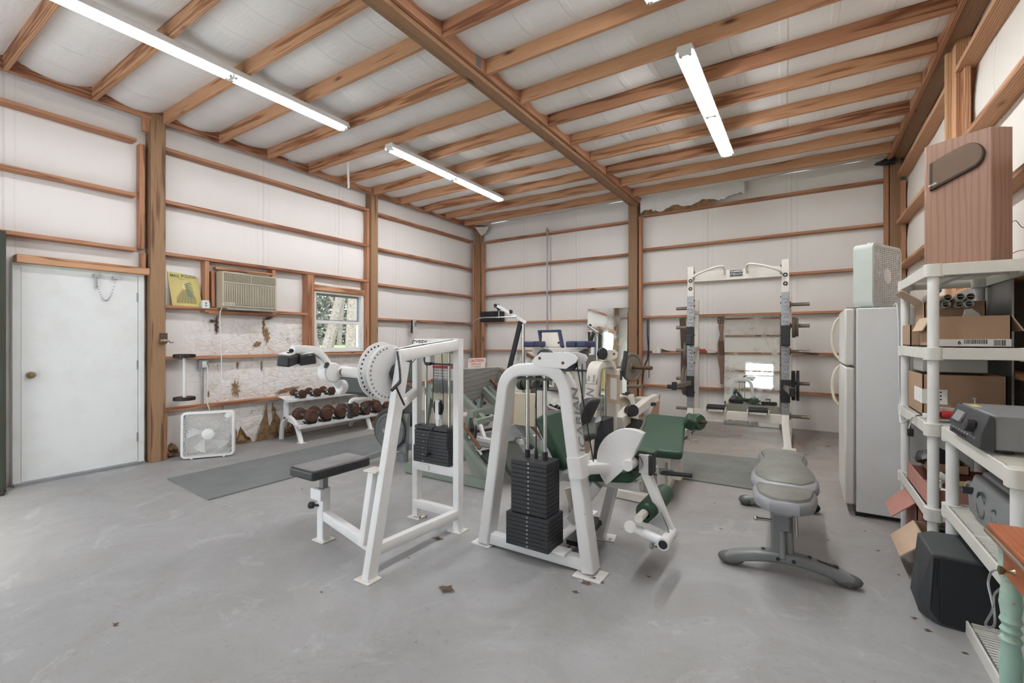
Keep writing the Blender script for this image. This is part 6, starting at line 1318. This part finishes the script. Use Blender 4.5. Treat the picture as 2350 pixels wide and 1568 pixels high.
for k in range(0):
    r = random.Random(100+k); y, z = r.uniform(2.8, 5.0), r.choice((r.uniform(.65, 1.1), r.uniform(1.2, 1.55), r.uniform(.7, 1.05)))
    m = MB(); vs = []; fs = []; w_, h_ = r.uniform(.12, .35), r.uniform(.05, .14); n = 6
    for i in range(n+1):
        for j in range(4):
            q, s_ = i/n, j/3; vs.append((-6.305 + 0.035*s_*s_*r.uniform(.4, 1), y + (q-.5)*w_ + r.uniform(-.012, .012), z - s_*h_*(0.5+0.5*math.sin(PI*q)) + r.uniform(-.006, .006) + (q-.5)*.05))
    for i in range(n):
        for j in range(3): fs.append((i*4+j, i*4+j+1, (i+1)*4+j+1, (i+1)*4+j))
    solo('facing_flap', m.add(vs, fs), M['tear'], 'curled scrap of torn white facing on the left wall above the fan and dumbbell rack', 'insulation', 'loose white facing scraps')
# hanging strip from a joist
h0 = WX(797, 349, -5.35); solo('hanging_strip', MB().bar(WX(797, 349, -5.35), WX(800, 433, -5.35), 0.035, 0.006, (0, 1, 0)), M['white_plain'], 'narrow white strip hanging down from a joist near the left wall', 'strip')
# things at the left edge
solo('door_stop_mat', MB().prism([(-.25, -.12), (.06, -.12), (.10, .06), (-.25, .10)], (-6.05, 0.93, 0.02), (1, 0, 0), (0, 1, 0), 0.04), M['rubber'], 'black rubber sheet at the foot of the dark green post', 'rubber sheet', bevel=0.01)
solo('yellow_panel', MB().bx(-6.10, -6.05, 0.50, 0.915, 0.12, 1.02), M['yellowpaint'], 'yellow painted panel just inside the left picture edge', 'panel', bevel=0.006)
solo('wall_hook', MB().tube(smoothpath([V((-6.20, 0.955, 1.90)), V((-6.17, 0.955, 1.90)), V((-6.16, 0.955, 1.87)), V((-6.18, 0.955, 1.855))], 4), 0.006), M['brass'], 'small brass hook high on the dark green post', 'hook')
# ================================================================ fridge
fr = thing('refrigerator', 'white top-freezer refrigerator with yellowed handles, standing against the right wall', 'refrigerator', (0.65, 4.83, 0))
part('body', MB().bx(0.335, 1.02, 4.45, 5.20, 0.035, 1.622), M['fridgeside'], fr, 0.008)
part('freezer_door', MB().bx(0.262, 0.325, 4.45, 5.20, 1.175, 1.622), M['fridgegrey'], fr, 0.014, 3)
part('door', MB().bx(0.262, 0.325, 4.45, 5.20, 0.085, 1.160), M['fridgegrey'], fr, 0.014, 3)
part('door_seal', MB().bx(0.325, 0.337, 4.46, 5.19, 0.09, 1.615), M['steel'], fr)
part('base_grille', MB().bx(0.33, 0.40, 4.47, 5.18, 0.0, 0.08), M['black'], fr)
part('top_hinge', MB().bx(0.27, 0.36, 4.47, 4.52, 1.622, 1.632), M['steel'], fr)
for z0, z1, nm in ((1.20, 1.58, 'freezer handle'), (0.78, 1.14, 'refrigerator handle')):
    pts = [V((0.262, 5.12, z0))] + [V((0.262 - 0.055*math.sin(PI*q/8)**0.6, 5.12, z0 + (z1-z0)*q/8)) for q in range(1, 8)] + [V((0.262, 5.12, z1))]
    part('handle', MB().sweep(smoothpath(pts, 3), rrect(0.022, 0.03, 0.008, 3), (0, 1, 0)), M['yellowed'], fr, label='yellowed curved ' + nm)
box_fan('pale box fan with grid grille standing on top of the refrigerator', V((0.499, 4.762, 1.636)), math.radians(-28), 0.50, 0.13, M['white_plain'], 0, False, False, M['palegreen'])
solo('extension_lead', MB().tube(smoothpath([V((0.56, 4.46, 1.63)), V((0.575, 4.43, 1.64)), V((0.585, 4.425, 1.5)), V((0.59, 4.43, 1.1)), V((0.595, 4.42, 0.90)), V((0.56, 4.15, 0.80)), V((0.58, 3.95, 0.86))], 6), 0.005, 8), M['white_plain'], 'white cord running down between refrigerator and plastic shelves', 'cord')
# ================================================================ plastic shelving units
def shelf_unit(name_label, x0, x1, y0, y1, zs, ztop_pole, pr, top_over=0.0):
    t = thing('plastic_shelf', name_label, 'shelf', ((x0+x1)/2, (y0+y1)/2, 0))
    for (x, y) in ((x0, y0), (x1, y0), (x0, y1), (x1, y1)):
        part('pole', MB().cyl((x, y, 0), (x, y, zs[-1]-0.03), pr, n=22), M['white_plain'], t)
    for k, z in enumerate(zs):
        th = 0.065
        m = MB()
        m.bx(x0-0.032, x0-0.022, y0-0.02, y1+0.02, z-th, z); m.bx(x1+0.022, x1+0.032, y0-0.02, y1+0.02, z-th, z)
        m.bx(x0-0.02, x1+0.02, y0-0.032, y0-0.022, z-th, z); m.bx(x0-0.02, x1+0.02, y1+0.022, y1+0.032, z-th, z)
        sh = part('shelf_board', m, M['shelfplastic'], t, 0.003)
        for (x, y) in ((x0, y0), (x1, y0), (x0, y1), (x1, y1)):
            part('corner_sleeve', MB().prism(rrect(0.082, 0.082, 0.028, 5), (x, y, z-th/2-0.002), (1, 0, 0), (0, 1, 0), th+0.008), M['shelfplastic'], sh, 0.003)
        sl = MB(); n = int((y1-y0)/0.022)
        for i in range(n): y = y0+0.01+(y1-y0-0.02)*i/(n-1); sl.bx(x0-0.015, x1+0.015, y-0.0065, y+0.0065, z-0.012, z-0.003)
        sl.bx(x0-0.025, x1+0.025, (y0+y1)/2-0.02, (y0+y1)/2+0.02, z-0.03, z-0.004); sl.bx((x0+x1)/2-0.02, (x0+x1)/2+0.02, y0, y1, z-0.035, z-0.004)
        part('slatted_deck', sl, M['shelfplastic'], sh, kind='stuff')
    return t
shelf_unit('tall ivory plastic shelving unit beside the refrigerator', 0.612, 1.0, 3.48, 4.34, [0.42, 0.90, 1.33, 1.80], 1.8, 0.026)
shelf_unit('low ivory plastic shelving unit carrying the receiver, nearest on the right', 0.665, 1.01, 2.42, 3.345, [0.06, 0.49, 0.90], 0.9, 0.027)
# ---------------------------------------------------------------- walnut speaker
sp = thing('floor_speaker', 'tall walnut veneer loudspeaker with brown D-shaped grille on top of the shelves', 'speaker', (0.78, 3.7, 1.80))
A, B = V((0.612, 3.655, 0)), V((0.850, 3.495, 0)); Cc, D_, E_ = V((0.950, 3.565, 0)), V((0.985, 3.86, 0)), V((0.74, 3.97, 0))
zb_, zt_ = 1.803, 2.535
foot = [A, B, Cc, D_, E_]; A2 = V((0.606, 3.675, 0)); foot = [A, B, Cc, D_, E_, A2]
part('cabinet', MB().add([p + V((0, 0, zb_)) for p in foot] + [p + V((0, 0, zt_)) for p in foot], [tuple(range(6))[::-1], tuple(range(6, 12))] + [(i, (i+1) % 6, 6+(i+1) % 6, 6+i) for i in range(6)]).xf(Matrix.Identity(4)), M['walnut'], sp, 0.003)
fx = (B-A).normalized(); Lf = (B-A).length; fn = fx.cross(V((0, 0, 1)))
def onf(a, b, off): return A + fx*a + V((0, 0, b)) + fn*off
gp = [(0.022, zt_-0.115), (0.12, zt_-0.078), (0.185, zt_-0.062)] + [(0.192+0.072*math.cos(a), zt_-0.137+0.078*math.sin(a)) for a in [math.radians(x) for x in range(84, -70, -11)]] + [(0.17, zt_-0.225), (0.10, zt_-0.25), (0.022, zt_-0.278)]
part('grille_frame', MB().prism([(a*1.0, b) for a, b in gp], A + fn*0.008, fx, (0, 0, 1), 0.022), M['grilleedge'], sp, 0.004)
ca_, cb_ = sum(p[0] for p in gp)/len(gp), sum(p[1] for p in gp)/len(gp)
part('grille_cloth', MB().prism([(ca_+(a-ca_)*0.90, cb_+(b-cb_)*0.90+0.006) for a, b in gp], A + fn*0.019, fx, (0, 0, 1), 0.004), M['grille'], sp)
part('badge', textmesh('BOSE', 0.014, onf(0.040, zt_-0.245, 0.0225), (fx + V((0, 0, 0.30))), V((0, 0, 1)) - fx*0.30, 0.001, bold=0.03, sx=1.2), M['paper'], sp, label='small white badge')
wr = thing('speaker_wire', 'thin dark red wires trailing behind the walnut loudspeaker', 'wire', (1.03, 3.6, 1.81))
part('wire', MB().tube(smoothpath([V((0.98, 3.78, 2.02)), V((1.0, 3.72, 2.05)), V((1.01, 3.66, 2.0)), V((1.03, 3.60, 1.96)), V((1.04, 3.55, 1.83))], 6), 0.0018, 6), M['darkleather'], wr)
part('wire', MB().tube(smoothpath([V((0.985, 3.76, 1.86)), V((1.0, 3.66, 1.87)), V((1.02, 3.58, 1.855)), V((1.04, 3.52, 1.83)), V((1.0, 3.55, 1.81))], 6), 0.0018, 6), M['redink'], wr)
# ---------------------------------------------------------------- cardboard boxes
def carton(label, x0, x1, y0, y1, z0, z1, mat, flaps=(), th=0.006, cat='box', inside=None):
    t = thing('cardboard_box', label, cat, ((x0+x1)/2, (y0+y1)/2, z0))
    m = MB().bx(x0, x1, y0, y1, z0, z0+th).bx(x0, x0+th, y0, y1, z0, z1).bx(x1-th, x1, y0, y1, z0, z1).bx(x0, x1, y0, y0+th, z0, z1).bx(x0, x1, y1-th, y1, z0, z1)
    part('body', m, mat, t)
    for side, L, a in flaps:
        ca_, sa_ = math.cos(a), math.sin(a)
        if side == 'x-': p, d, q0, q1 = V((x0, 0, z1)), V((-sa_, 0, ca_)), V((0, y0, 0)), V((0, y1, 0))
        if side == 'x+': p, d, q0, q1 = V((x1, 0, z1)), V((sa_, 0, ca_)), V((0, y0, 0)), V((0, y1, 0))
        if side == 'y-': p, d, q0, q1 = V((0, y0, z1)), V((0, -sa_, ca_)), V((x0, 0, 0)), V((x1, 0, 0))
        if side == 'y+': p, d, q0, q1 = V((0, y1, z1)), V((0, sa_, ca_)), V((x0, 0, 0)), V((x1, 0, 0))
        a0, b0 = p + q0, p + q1; e = (b0-a0).normalized()*0.015
        n_ = (b0-a0).cross(d).normalized()*th/2; c = [a0, b0, b0 + d*L - e, a0 + d*L + e]
        part('flap', MB().add([v - n_ for v in c] + [v + n_ for v in c], [(0,1,2,3),(7,6,5,4),(0,4,5,1),(1,5,6,2),(2,6,7,3),(3,7,4,0)]), M['cardside'] if mat is not M['redcard'] else mat, t)
    return t
b1 = carton('open brown carton with a printed barcode band on the second highest shelf', 0.625, 0.955, 3.60, 3.92, 1.335, 1.51, M['cardboard'], [('x+', 0.10, 2.6), ('x-', 0.09, 2.7)])
part('label_band', MB().bx(0.626, 0.954, 3.5975, 3.600, 1.337, 1.378), M['paper'], b1)
bc = MB(); x = 0.765
while x < 0.86: w_ = random.choice((.001, .002, .003)); bc.bx(x, x+w_, 3.5965, 3.5975, 1.352, 1.376); x += w_ + random.choice((.0015, .003))
x = 0.885
while x < 0.935: w_ = random.choice((.002, .004)); bc.bx(x, x+w_, 3.5965, 3.5975, 1.342, 1.374); x += w_ + random.choice((.002, .003))
part('barcode', bc, M['ink'], b1, kind='stuff'); part('number', textmesh('6', 0.03, (0.745, 3.5968, 1.358), (1, 0, 0), (0, 0, 1), 0.001, bold=0.02), M['ink'], b1)
b2 = carton('deep brown carton full of plastic channels, behind the barcode carton', 0.66, 0.95, 4.0, 4.32, 1.335, 1.62, M['cardboard'], [('x-', 0.14, 0.9)])
r = random.Random(4)
for k in range(9):
    x, z = 0.70 + 0.055*(k % 4) + r.uniform(-.01, .01), 1.60 + 0.045*(k//4)
    a, b = V((x, 3.93 + r.uniform(-.03, .02), z)), V((x+r.uniform(-.02, .02), 4.28, z-0.03))
    m = MB().sweep([a, b], [(0.02*math.cos(q), 0.02*math.sin(q)) for q in [i*2*PI/16 for i in range(16)]][:], (0, 0, 1))
    o_ = MB().lathe(a, b-a, [(0.019, 0.0), (0.021, 0.0), (0.021, (b-a).length), (0.019, (b-a).length), (0.019, 0)], 18)
    tb_ = thing('plastic_tube', 'grey white hollow tube end poking out of the deep carton under the top shelf', 'tube', tuple(a), 'hollow tubes in the deep carton')
    part('tube_wall', o_, M['shelfplastic'], tb_); part('web', MB().bar(a + V((-.018, 0.01, 0)), a + V((.018, 0.01, 0)), 0.003, 0.02, (0, 1, 0)), M['steel'], tb_)
carton('small plain brown carton at the far left of the second highest shelf', 0.60, 0.72, 4.05, 4.30, 1.335, 1.50, M['cardboard']) if False else carton('small plain brown carton behind the rear pole on the second highest shelf', 0.585, 0.655, 3.97, 4.25, 1.335, 1.475, M['cardboard'])
solo('crumpled_paper', MB().prism([(-.05, -.03), (.05, -.03), (.045, .0), (.01, .035), (-.02, .03), (-.025, .0)], (0.82, 3.75, 1.525), (1, 0.2, 0), (0, 0.2, 1), 0.01), M['tear'], 'crumpled white paper sticking out of the barcode carton', 'paper')
b3 = carton('large brown carton with a white shipping label on the middle shelf', 0.615, 0.985, 3.78, 4.25, 0.905, 1.16, M['cardboard'], [])
part('shipping_label', MB().bx(0.6125, 0.615, 3.78, 4.02, 0.98, 1.07).bx(0.6125, 0.73, 3.7775, 3.780, 0.98, 1.07), M['paper'], b3)
pm = MB()
for i in range(3):
    for j in range(6): pm.bx(0.635+j*0.012, 0.635+j*0.012+0.008, 3.7765, 3.7775, 1.048-i*0.022, 1.058-i*0.022)
part('print', pm, M['ink'], b3, kind='stuff')
solo('storage_bin', MB().bx(0.65, 0.96, 4.0, 4.30, 1.165, 1.30), M['shelfplastic'], 'pale grey bin on the large labelled carton', 'bin', bevel=0.006)
# clamps and red case
rc = thing('tool_case', 'red tool in a white tray at the front of the middle shelf', 'tool', (0.75, 3.55, 0.905))
part('tray', MB().bx(0.64, 0.90, 3.56, 3.66, 0.905, 0.915).bx(0.64, 0.65, 3.56, 3.66, 0.905, 0.975).bx(0.89, 0.90, 3.56, 3.66, 0.905, 0.97).bx(0.64, 0.90, 3.655, 3.66, 0.905, 0.975), M['shelfplastic'], rc, 0.003)
part('red_body', MB().bx(0.66, 0.865, 3.575, 3.62, 0.918, 0.962), M['red'], rc, 0.018, 4)
part('strip', MB().bx(0.70, 0.93, 3.535, 3.56, 0.905, 0.922), M['teal'], rc)
for x in (0.645, 0.81):
    cl = thing('clamp', 'small steel screw clamp standing on the %s of the red tool' % ('left' if x < 0.7 else 'right'), 'clamp', (x, 3.60, 0.965))
    part('screw', MB().cyl((x, 3.60, 0.99), (x, 3.60, 1.04), 0.004, n=8), M['steel'], cl); part('knob', MB().cyl((x, 3.60, 1.04), (x, 3.60, 1.046), 0.012, n=14), M['steel'], cl); part('jaw', MB().bx(x-0.012, x+0.012, 3.59, 3.61, 0.965, 1.0), M['steel'], cl, 0.002)
solo('wood_block', MB().box((0.775, 3.50, 0.935), (0.045, 0.04, 0.06), (0.2, 0.15, 0.4)), M['newpine'], 'small pale wood block in front of the red tool', 'block', bevel=0.003)
pb = thing('plug_cluster', 'white power tap with black plugs hanging off the middle shelf edge', 'plug', (0.58, 3.72, 0.92))
part('tap', MB().bx(0.60, 0.68, 3.66, 3.70, 0.905, 0.93), M['white_plain'], pb, 0.004)
for k in range(3): part('cord', MB().tube(smoothpath([V((0.61, 3.68, 0.92)), V((0.575, 3.72, 0.905)), V((0.56, 3.78+0.01*k, 0.86)), V((0.552+0.006*k, 3.80, 0.80))], 5), 0.0035, 6), M['black' if k else 'white_plain'], pb)
part('plug', MB().box((0.56, 3.80, 0.79), (0.03, 0.03, 0.05)), M['black'], pb, 0.004)
# dark speaker behind the receiver
solo('small_speaker', MB().bx(0.935, 1.10, 3.18, 3.36, 0.905, 1.20), M['sub'], 'dark green grey loudspeaker standing behind the receiver', 'speaker', bevel=0.008)
# ---------------------------------------------------------------- receiver
rv = thing('receiver', 'dark grey audio receiver with a big volume knob on the low shelf', 'receiver', (0.82, 2.9, 0.905))
z0, z1 = 0.918, 1.062
part('case', MB().bx(0.655, 1.0, 2.66, 3.12, z0, z1), M['machgrey'], rv, 0.006)
part('front_panel', MB().prism([(0, 0), (0.046, 0), (0.046, 0.135), (0.028, 0.143), (0.0, 0.06)], (0.612, 2.89, z0), (1, 0, 0), (0, 0, 1), 0.475), M['sub'], rv, 0.004)
part('display', MB().bar((0.618, 2.93, z0+0.095), (0.618, 3.05, z0+0.095), 0.008, 0.05, (0.5, 0, 1)), M['greyink'], rv)
part('volume_knob', MB().lathe((0.618, 2.76, z0+0.08), (-1, 0, 0.15), [(0, 0), (0.028, 0), (0.026, 0.03), (0, 0.032)], 24), M['black'], rv, 0.003)
for k in range(9): part('button', MB().box((0.611, 2.72+0.045*k, z0+0.035), (0.008, 0.022, 0.008)), M['greyink'], rv)
for k in range(6): part('button', MB().box((0.610, 2.86+0.04*k, z0+0.018), (0.008, 0.010, 0.006)), M['frameblack'], rv)
part('sticker', MB().bx(0.66, 0.69, 2.95, 3.05, z1, z1+0.001), M['yellow'], rv)
part('screw', MB().lathe((0.80, 2.66, z0+0.05), (0, -1, 0), [(0.010, 0), (0.018, 0.002), (0.016, 0.004), (0.008, 0.003), (0, 0.004)], 16), M['steel'], rv)
for x, y in ((0.70, 2.72), (0.95, 2.72), (0.70, 3.05)): part('foot', MB().cyl((x, y, 0.900), (x, y, z0), 0.03, n=18), M['black'], rv)
# grey boxy device on the lower deck
gd = thing('bookshelf_speaker', 'dark grey speaker cabinet with round drivers on the middle deck of the low shelf', 'speaker', (0.85, 2.85, 0.49))
part('cabinet', MB().bx(0.74, 1.0, 2.55, 3.18, 0.492, 0.72), M['machgrey'], gd, 0.012)
part('front_baffle', MB().prism([(0, 0), (0.0, 0.21), (-0.03, 0.21), (-0.055, 0.12), (-0.05, 0.03), (-0.03, 0)], (0.742, 2.865, 0.494), (1, 0, 0), (0, 0, 1), 0.62), M['machgrey'], gd, 0.008)
for (y, r_) in ((2.98, 0.062), (2.80, 0.035)):
    part('driver', MB().lathe((0.694, y, 0.60), (-1, 0, 0), [(0, 0.0), (r_*0.55, 0.002), (r_*0.75, -0.004), (r_*0.85, 0.006), (r_, 0.006), (r_*1.03, 0)], 26), M['frameblack'], gd)
part('knob', MB().cyl((0.70, 3.12, 0.63), (0.655, 3.12, 0.63), 0.018, n=16), M['frameblack'], gd)
# ---------------------------------------------------------------- subwoofer
sw = thing('subwoofer', 'big charcoal subwoofer cabinet standing on the floor under the low shelf', 'speaker', (0.7, 3.12, 0))
zt = 0.34
bot = [WZ(2098, 1378, 0.0) + V((0.005, 0.02, 0)), WZ(2108, 1401, 0.0), WZ(2140, 1428, 0.0), WZ(2158, 1437, 0.0), WZ(2300, 1476, 0.0) + V((0.02, 0, 0)), V((0.84, 3.30, 0)), V((0.56, 3.34, 0))]
mid = [WZ(2089, 1350, 0.10), WZ(2104, 1372, 0.10), WZ(2134, 1400, 0.06), V((bot[3].x, bot[3].y, 0.06)), V((bot[4].x, bot[4].y, 0.06)), V((0.84, 3.30, 0.06)), V((0.52, 3.34, 0.1))]
top = [WZ(2106, 1221, zt), WZ(2110, 1228, zt), WZ(2138, 1272, zt), WZ(2159, 1273, zt), WZ(2243, 1292, zt), WZ(2200, 1231, zt), WZ(2118, 1219, zt)]
top[4] = V((bot[4].x, bot[4].y, zt)); top[5] = V((0.84, 3.30, zt)); top[6] = V((0.575, 3.32, zt)); top[3] = V((bot[3].x, bot[3].y, zt))
n = 7; part('cabinet', MB().add(bot + mid + top, [tuple(range(n))[::-1], tuple(range(2*n, 3*n))] + [(k*n+i, k*n+(i+1) % n, (k+1)*n+(i+1) % n, (k+1)*n+i) for k in range(2) for i in range(n)]), M['sub'], sw, 0.008)
gq = [bot[3] + V((0.004, -0.004, 0.012)), bot[4] + V((-0.006, -0.004, 0.012)), top[4] + V((-0.006, -0.004, -0.012)), top[3] + V((0.004, -0.004, -0.012))]
part('grille', MB().add(gq + [p + V((0, 0.006, 0)) for p in gq], [(0,1,2,3),(7,6,5,4),(0,4,5,1),(1,5,6,2),(2,6,7,3),(3,7,4,0)]), M['subgrille'], sw, 0.002)
gq = [mid[2] + V((0.0, -0.006, 0.0)), bot[3] + V((-0.004, -0.006, 0.02)), top[3] + V((-0.004, -0.006, -0.015)), top[2] + V((0.006, -0.006, -0.015))]
part('side_grille', MB().add(gq + [p + V((0.003, 0.004, 0)) for p in gq], [(0,1,2,3),(7,6,5,4),(0,4,5,1),(1,5,6,2),(2,6,7,3),(3,7,4,0)]), M['subgrille'], sw)
lp = [WX(2296, 1308, 0.62), WX(2276, 1312, 0.60), WX(2268, 1340, 0.59), WX(2276, 1378, 0.58), WX(2278, 1400, 0.58), WX(2262, 1432, 0.58), WX(2272, 1440, 0.58), WX(2283, 1430, 0.58), WX(2281, 1370, 0.585), WX(2300, 1348, 0.60)]
solo('cable_loop', MB().tube(smoothpath(lp, 6), 0.004, 8), M['steel'], 'grey cable hanging in a loop from the low shelf in front of the subwoofer', 'cable')
# ---------------------------------------------------------------- things on the low decks of the tall unit and on the floor
tr = thing('carton_tray', 'reddish open carton tray full of white pipe fittings on the lowest shelf', 'box', (0.83, 3.7, 0.42))
x0, x1, y0, y1, z0, z1 = 0.59, 1.02, 3.50, 4.12, 0.425, 0.52
part('tray', MB().bx(x0, x1, y0, y1, z0, z0+0.006).bx(x0, x0+0.006, y0, y1, z0, z1+0.02).bx(x1-0.006, x1, y0, y1, z0, z1).bx(x0, x1, y0, y0+0.006, z0, z1).bx(x0, x1, y1-0.006, y1, z0, z1), M['redcard'], tr)
part('flap', MB().bar((0.985, 3.60, 0.56), (0.985, 4.08, 0.58), 0.16, 0.006, (0.5, 0, 1)), M['cardboard'], tr)
for k in range(26):
    r = random.Random(k+40); x, y, z = r.uniform(.66, .98), r.uniform(3.54, 3.82), 0.475 + r.uniform(0, .045); d = V((r.uniform(-1, 1), r.uniform(-1, .2), r.uniform(0, .8))).normalized(); q = r.choice((.016, .02, .024))
    solo('pipe_fitting', MB().lathe((x, y, z), d, [(q*.82, 0), (q, 0), (q, 0.045), (q*.82, 0.045), (q*.82, 0)], 16), M['paper'], 'short white plastic pipe fitting in the reddish carton tray', 'pipe fitting', 'white pipe fittings in the carton tray')
bgm = MB().ball((0.72, 4.02, 0.60), 0.10, (1.1, 0.9, .55), 14); rb = random.Random(3); bgm.v = [p + V((rb.uniform(-.018, .018),)*3) for p in bgm.v]
solo('plastic_bag', bgm, M['black'], 'crumpled black plastic bag at the back of the lowest shelf', 'bag')
carton('small tan carton under the black plastic bag', 0.66, 0.86, 3.92, 4.10, 0.53, 0.585, M['cardboard'])
solo('paper_label', MB().prism(rrect(0.06, 0.05, 0.006), (0.78, 3.66, 0.535), (1, 0.4, 0), (-0.3, 1, 0.35), 0.002), M['yellow'], 'cream paper tag among the pipe fittings', 'tag')
rb1 = carton('reddish open carton on the floor beside the refrigerator', 0.60, 0.98, 3.86, 4.22, 0.0, 0.335, M['redcard'], [('x-', 0.17, 2.35), ('y-', 0.02, 2.9)])
rb2 = carton('tan open carton with black cable bundles on the floor, nearest of the two', 0.575, 0.96, 3.42, 3.80, 0.0, 0.235, M['cardboard'], [('x-', 0.16, 2.35)])
for k, (x, y, z) in enumerate(((0.68, 3.55, 0.235), (0.72, 3.66, 0.25), (0.80, 3.52, 0.23))):
    solo('cable_bundle', MB().tube(smoothpath([V((x-0.07, y+.05, z-.02)), V((x, y, z)), V((x+.08, y-.03, z-.03)), V((x+.14, y, z-.06))], 5), 0.018, 10), M['black'], 'black cable bundle in the tan carton, %s' % ('left one', 'rear one', 'right one')[k], 'cable')
solo('soda_can', MB().cyl((0.66, 3.93, 0.20), (0.66, 3.93, 0.30), 0.032, n=20), M['red'], 'red can in the reddish carton on the floor', 'can')
# ---------------------------------------------------------------- table with turned teal legs
tt = thing('side_table', 'small table with orange varnished top and worn teal turned legs, at the right edge', 'table', (0.78, 1.85, 0))
part('table_top', MB().bx(0.512, 1.03, 1.50, 2.155, 0.742, 0.762), M['orangewood'], tt, 0.006, 3)
part('top_edge', MB().bx(0.506, 1.035, 1.495, 2.16, 0.728, 0.742), M['leather'], tt, 0.004)
part('apron', MB().bx(0.545, 1.0, 1.54, 2.12, 0.62, 0.728), M['teal'], tt, 0.002)
dr = part('drawer', MB().bx(0.528, 0.548, 1.62, 2.055, 0.632, 0.722), M['orangewood'], tt, 0.003)
for y in (1.965, 1.72): part('drawer_knob', MB().lathe((0.528, y, 0.675), (-1, 0, 0), [(0, 0), (0.010, 0), (0.005, 0.008), (0.005, 0.02), (0.012, 0.026), (0.013, 0.034), (0, 0.038)], 16), M['brass'], dr)
prof = [(0.0, 0), (0.016, 0), (0.024, .02), (0.026, .05), (0.018, .08), (0.026, .10), (0.027, .13), (0.020, .15), (0.030, .17), (0.022, .19), (0.031, .21), (0.024, .23), (0.027, .30), (0.028, .36), (0.022, .40), (0.028, .415), (0.020, .43), (0.027, .445), (0.020, .46), (0.028, .475), (0.023, .49), (0.028, .53), (0.024, .575), (0.021, .60), (0.027, .612), (0.027, .625)]
for x, y in ((0.553, 2.09), (0.985, 2.09), (0.553, 1.55), (0.985, 1.55)):
    part('leg', MB().lathe((x, y, 0), (0, 0, 1), prof, 22).bx(x-0.024, x+0.024, y-0.024, y+0.024, 0.62, 0.735), M['teal'], tt, label='worn teal turned leg')
part('stretcher', MB().bar((0.553, 2.09, 0.14), (0.985, 2.09, 0.14), 0.03, 0.03).bar((0.553, 1.55, 0.14), (0.553, 2.09, 0.14), 0.03, 0.03), M['teal'], tt, 0.004)
# tarp and board on the right wall behind the shelves
solo('grey_board', MB().bx(1.035, 1.045, 3.9, 5.1, 0.30, 1.76), M['plategrey'] if False else M['steel'], 'dull grey sheet leaning on the right wall behind the shelving', 'sheet')
# ================================================================ debris on the floor
def leaf(u, v, s, label, grp='dry leaf fragments on the concrete floor'):
    p = WZ(u, v, 0.0); r = random.Random(int(u*7+v)); n = 9; m = MB(); vs = [(p.x, p.y, 0.010*s/0.03)]; a0 = r.uniform(0, 6)
    for i in range(n): a = a0 + i*2*PI/n; q = s*(1.0 if i % 2 else 0.5)*r.uniform(.7, 1.1); vs.append((p.x + q*math.cos(a)*1.4, p.y + q*math.sin(a)*.7, r.uniform(0.001, 0.012*s/0.03)))
    m.add(vs, [(0, 1+i, 1+(i+1) % n) for i in range(n)])
    return solo('dry_leaf', m, M['leafbrown'], label, 'leaf', grp)
leaf(1025, 1355, 0.055, 'large curled dry leaf on the floor in front of the two white machines', None)
for (u, v, s) in ((1322, 1360, .022), (1490, 1325, .018), (1505, 1255, .016), (1345, 1340, .03), (1362, 1330, .03), (1378, 1337, .025), (738, 1360, .01), (1005, 1238, .04), (937, 1282, .014), (1655, 1215, .012), (1640, 1155, .01), (2062, 1320, .012),
                  (2100, 1420, .016), (2130, 1448, .02), (265, 1435, .02), (1330, 1205, .012), (1440, 1135, .012), (960, 1190, .04), (975, 1186, .03), (1405, 1240, .014), (1900, 1240, .012), (1965, 1160, .014), (1985, 1220, .012), (2015, 1265, .012), (2215, 1500, .014),
                  (1700, 1090, .012), (1085, 1060, .02), (1098, 1075, .02), (1030, 1068, .015), (1545, 1095, .02), (1515, 1105, .025), (1600, 1000, .02), (1880, 1010, .03), (1900, 1025, .025), (1870, 1030, .02), (1850, 1045, .02), (1700, 1000, .02), (1640, 985, .015), (860, 1295, .008), (692, 1122, .014), (1425, 1215, .012)):
    leaf(u, v, s, 'small dark dry leaf fragment lying on the concrete floor')

# ================================================================ small things high on the framing
nb2 = MB().ball((0.93, 8.10, 3.83), 0.07, (1.6, 1, .5), 12); rq = random.Random(9); nb2.v = [p + V((rq.uniform(-.02, .02), rq.uniform(-.02, .02), rq.uniform(-.015, .015))) for p in nb2.v]
solo('dark_lump', nb2, M['frameblack'], 'dark crumpled lump under the roof joists in the far right corner', 'debris')
for (a, b, lab) in (((-2.541, 3.18), (-2.541, 3.27), 'galvanised strap on the ledger beside the central beam'),):
    solo('metal_strap', MB().bx(-2.503, -2.499, 3.30, 3.38, 3.85, 3.98), M['steel'], lab, 'bracket', bevel=0.001)
solo('metal_strap', MB().bx(-6.168, -6.162, 3.75, 3.86, 3.90, 3.985), M['steel'], 'small galvanised strap on the ledger of the left wall', 'bracket', bevel=0.001)
pz = [V((-6.05, 7.95, 3.84)), V((-5.80, 8.10, 3.84)), V((-5.92, 8.16, 3.74)), V((-6.02, 8.14, 3.68))]
solo('corner_flap', MB().add(pz + [p + V((0.004, 0.006, 0)) for p in pz], [(0,1,2,3),(7,6,5,4),(0,4,5,1),(1,5,6,2),(2,6,7,3),(3,7,4,0)]), M['tear'], 'torn white facing flap at the head of the far left corner post', 'insulation')
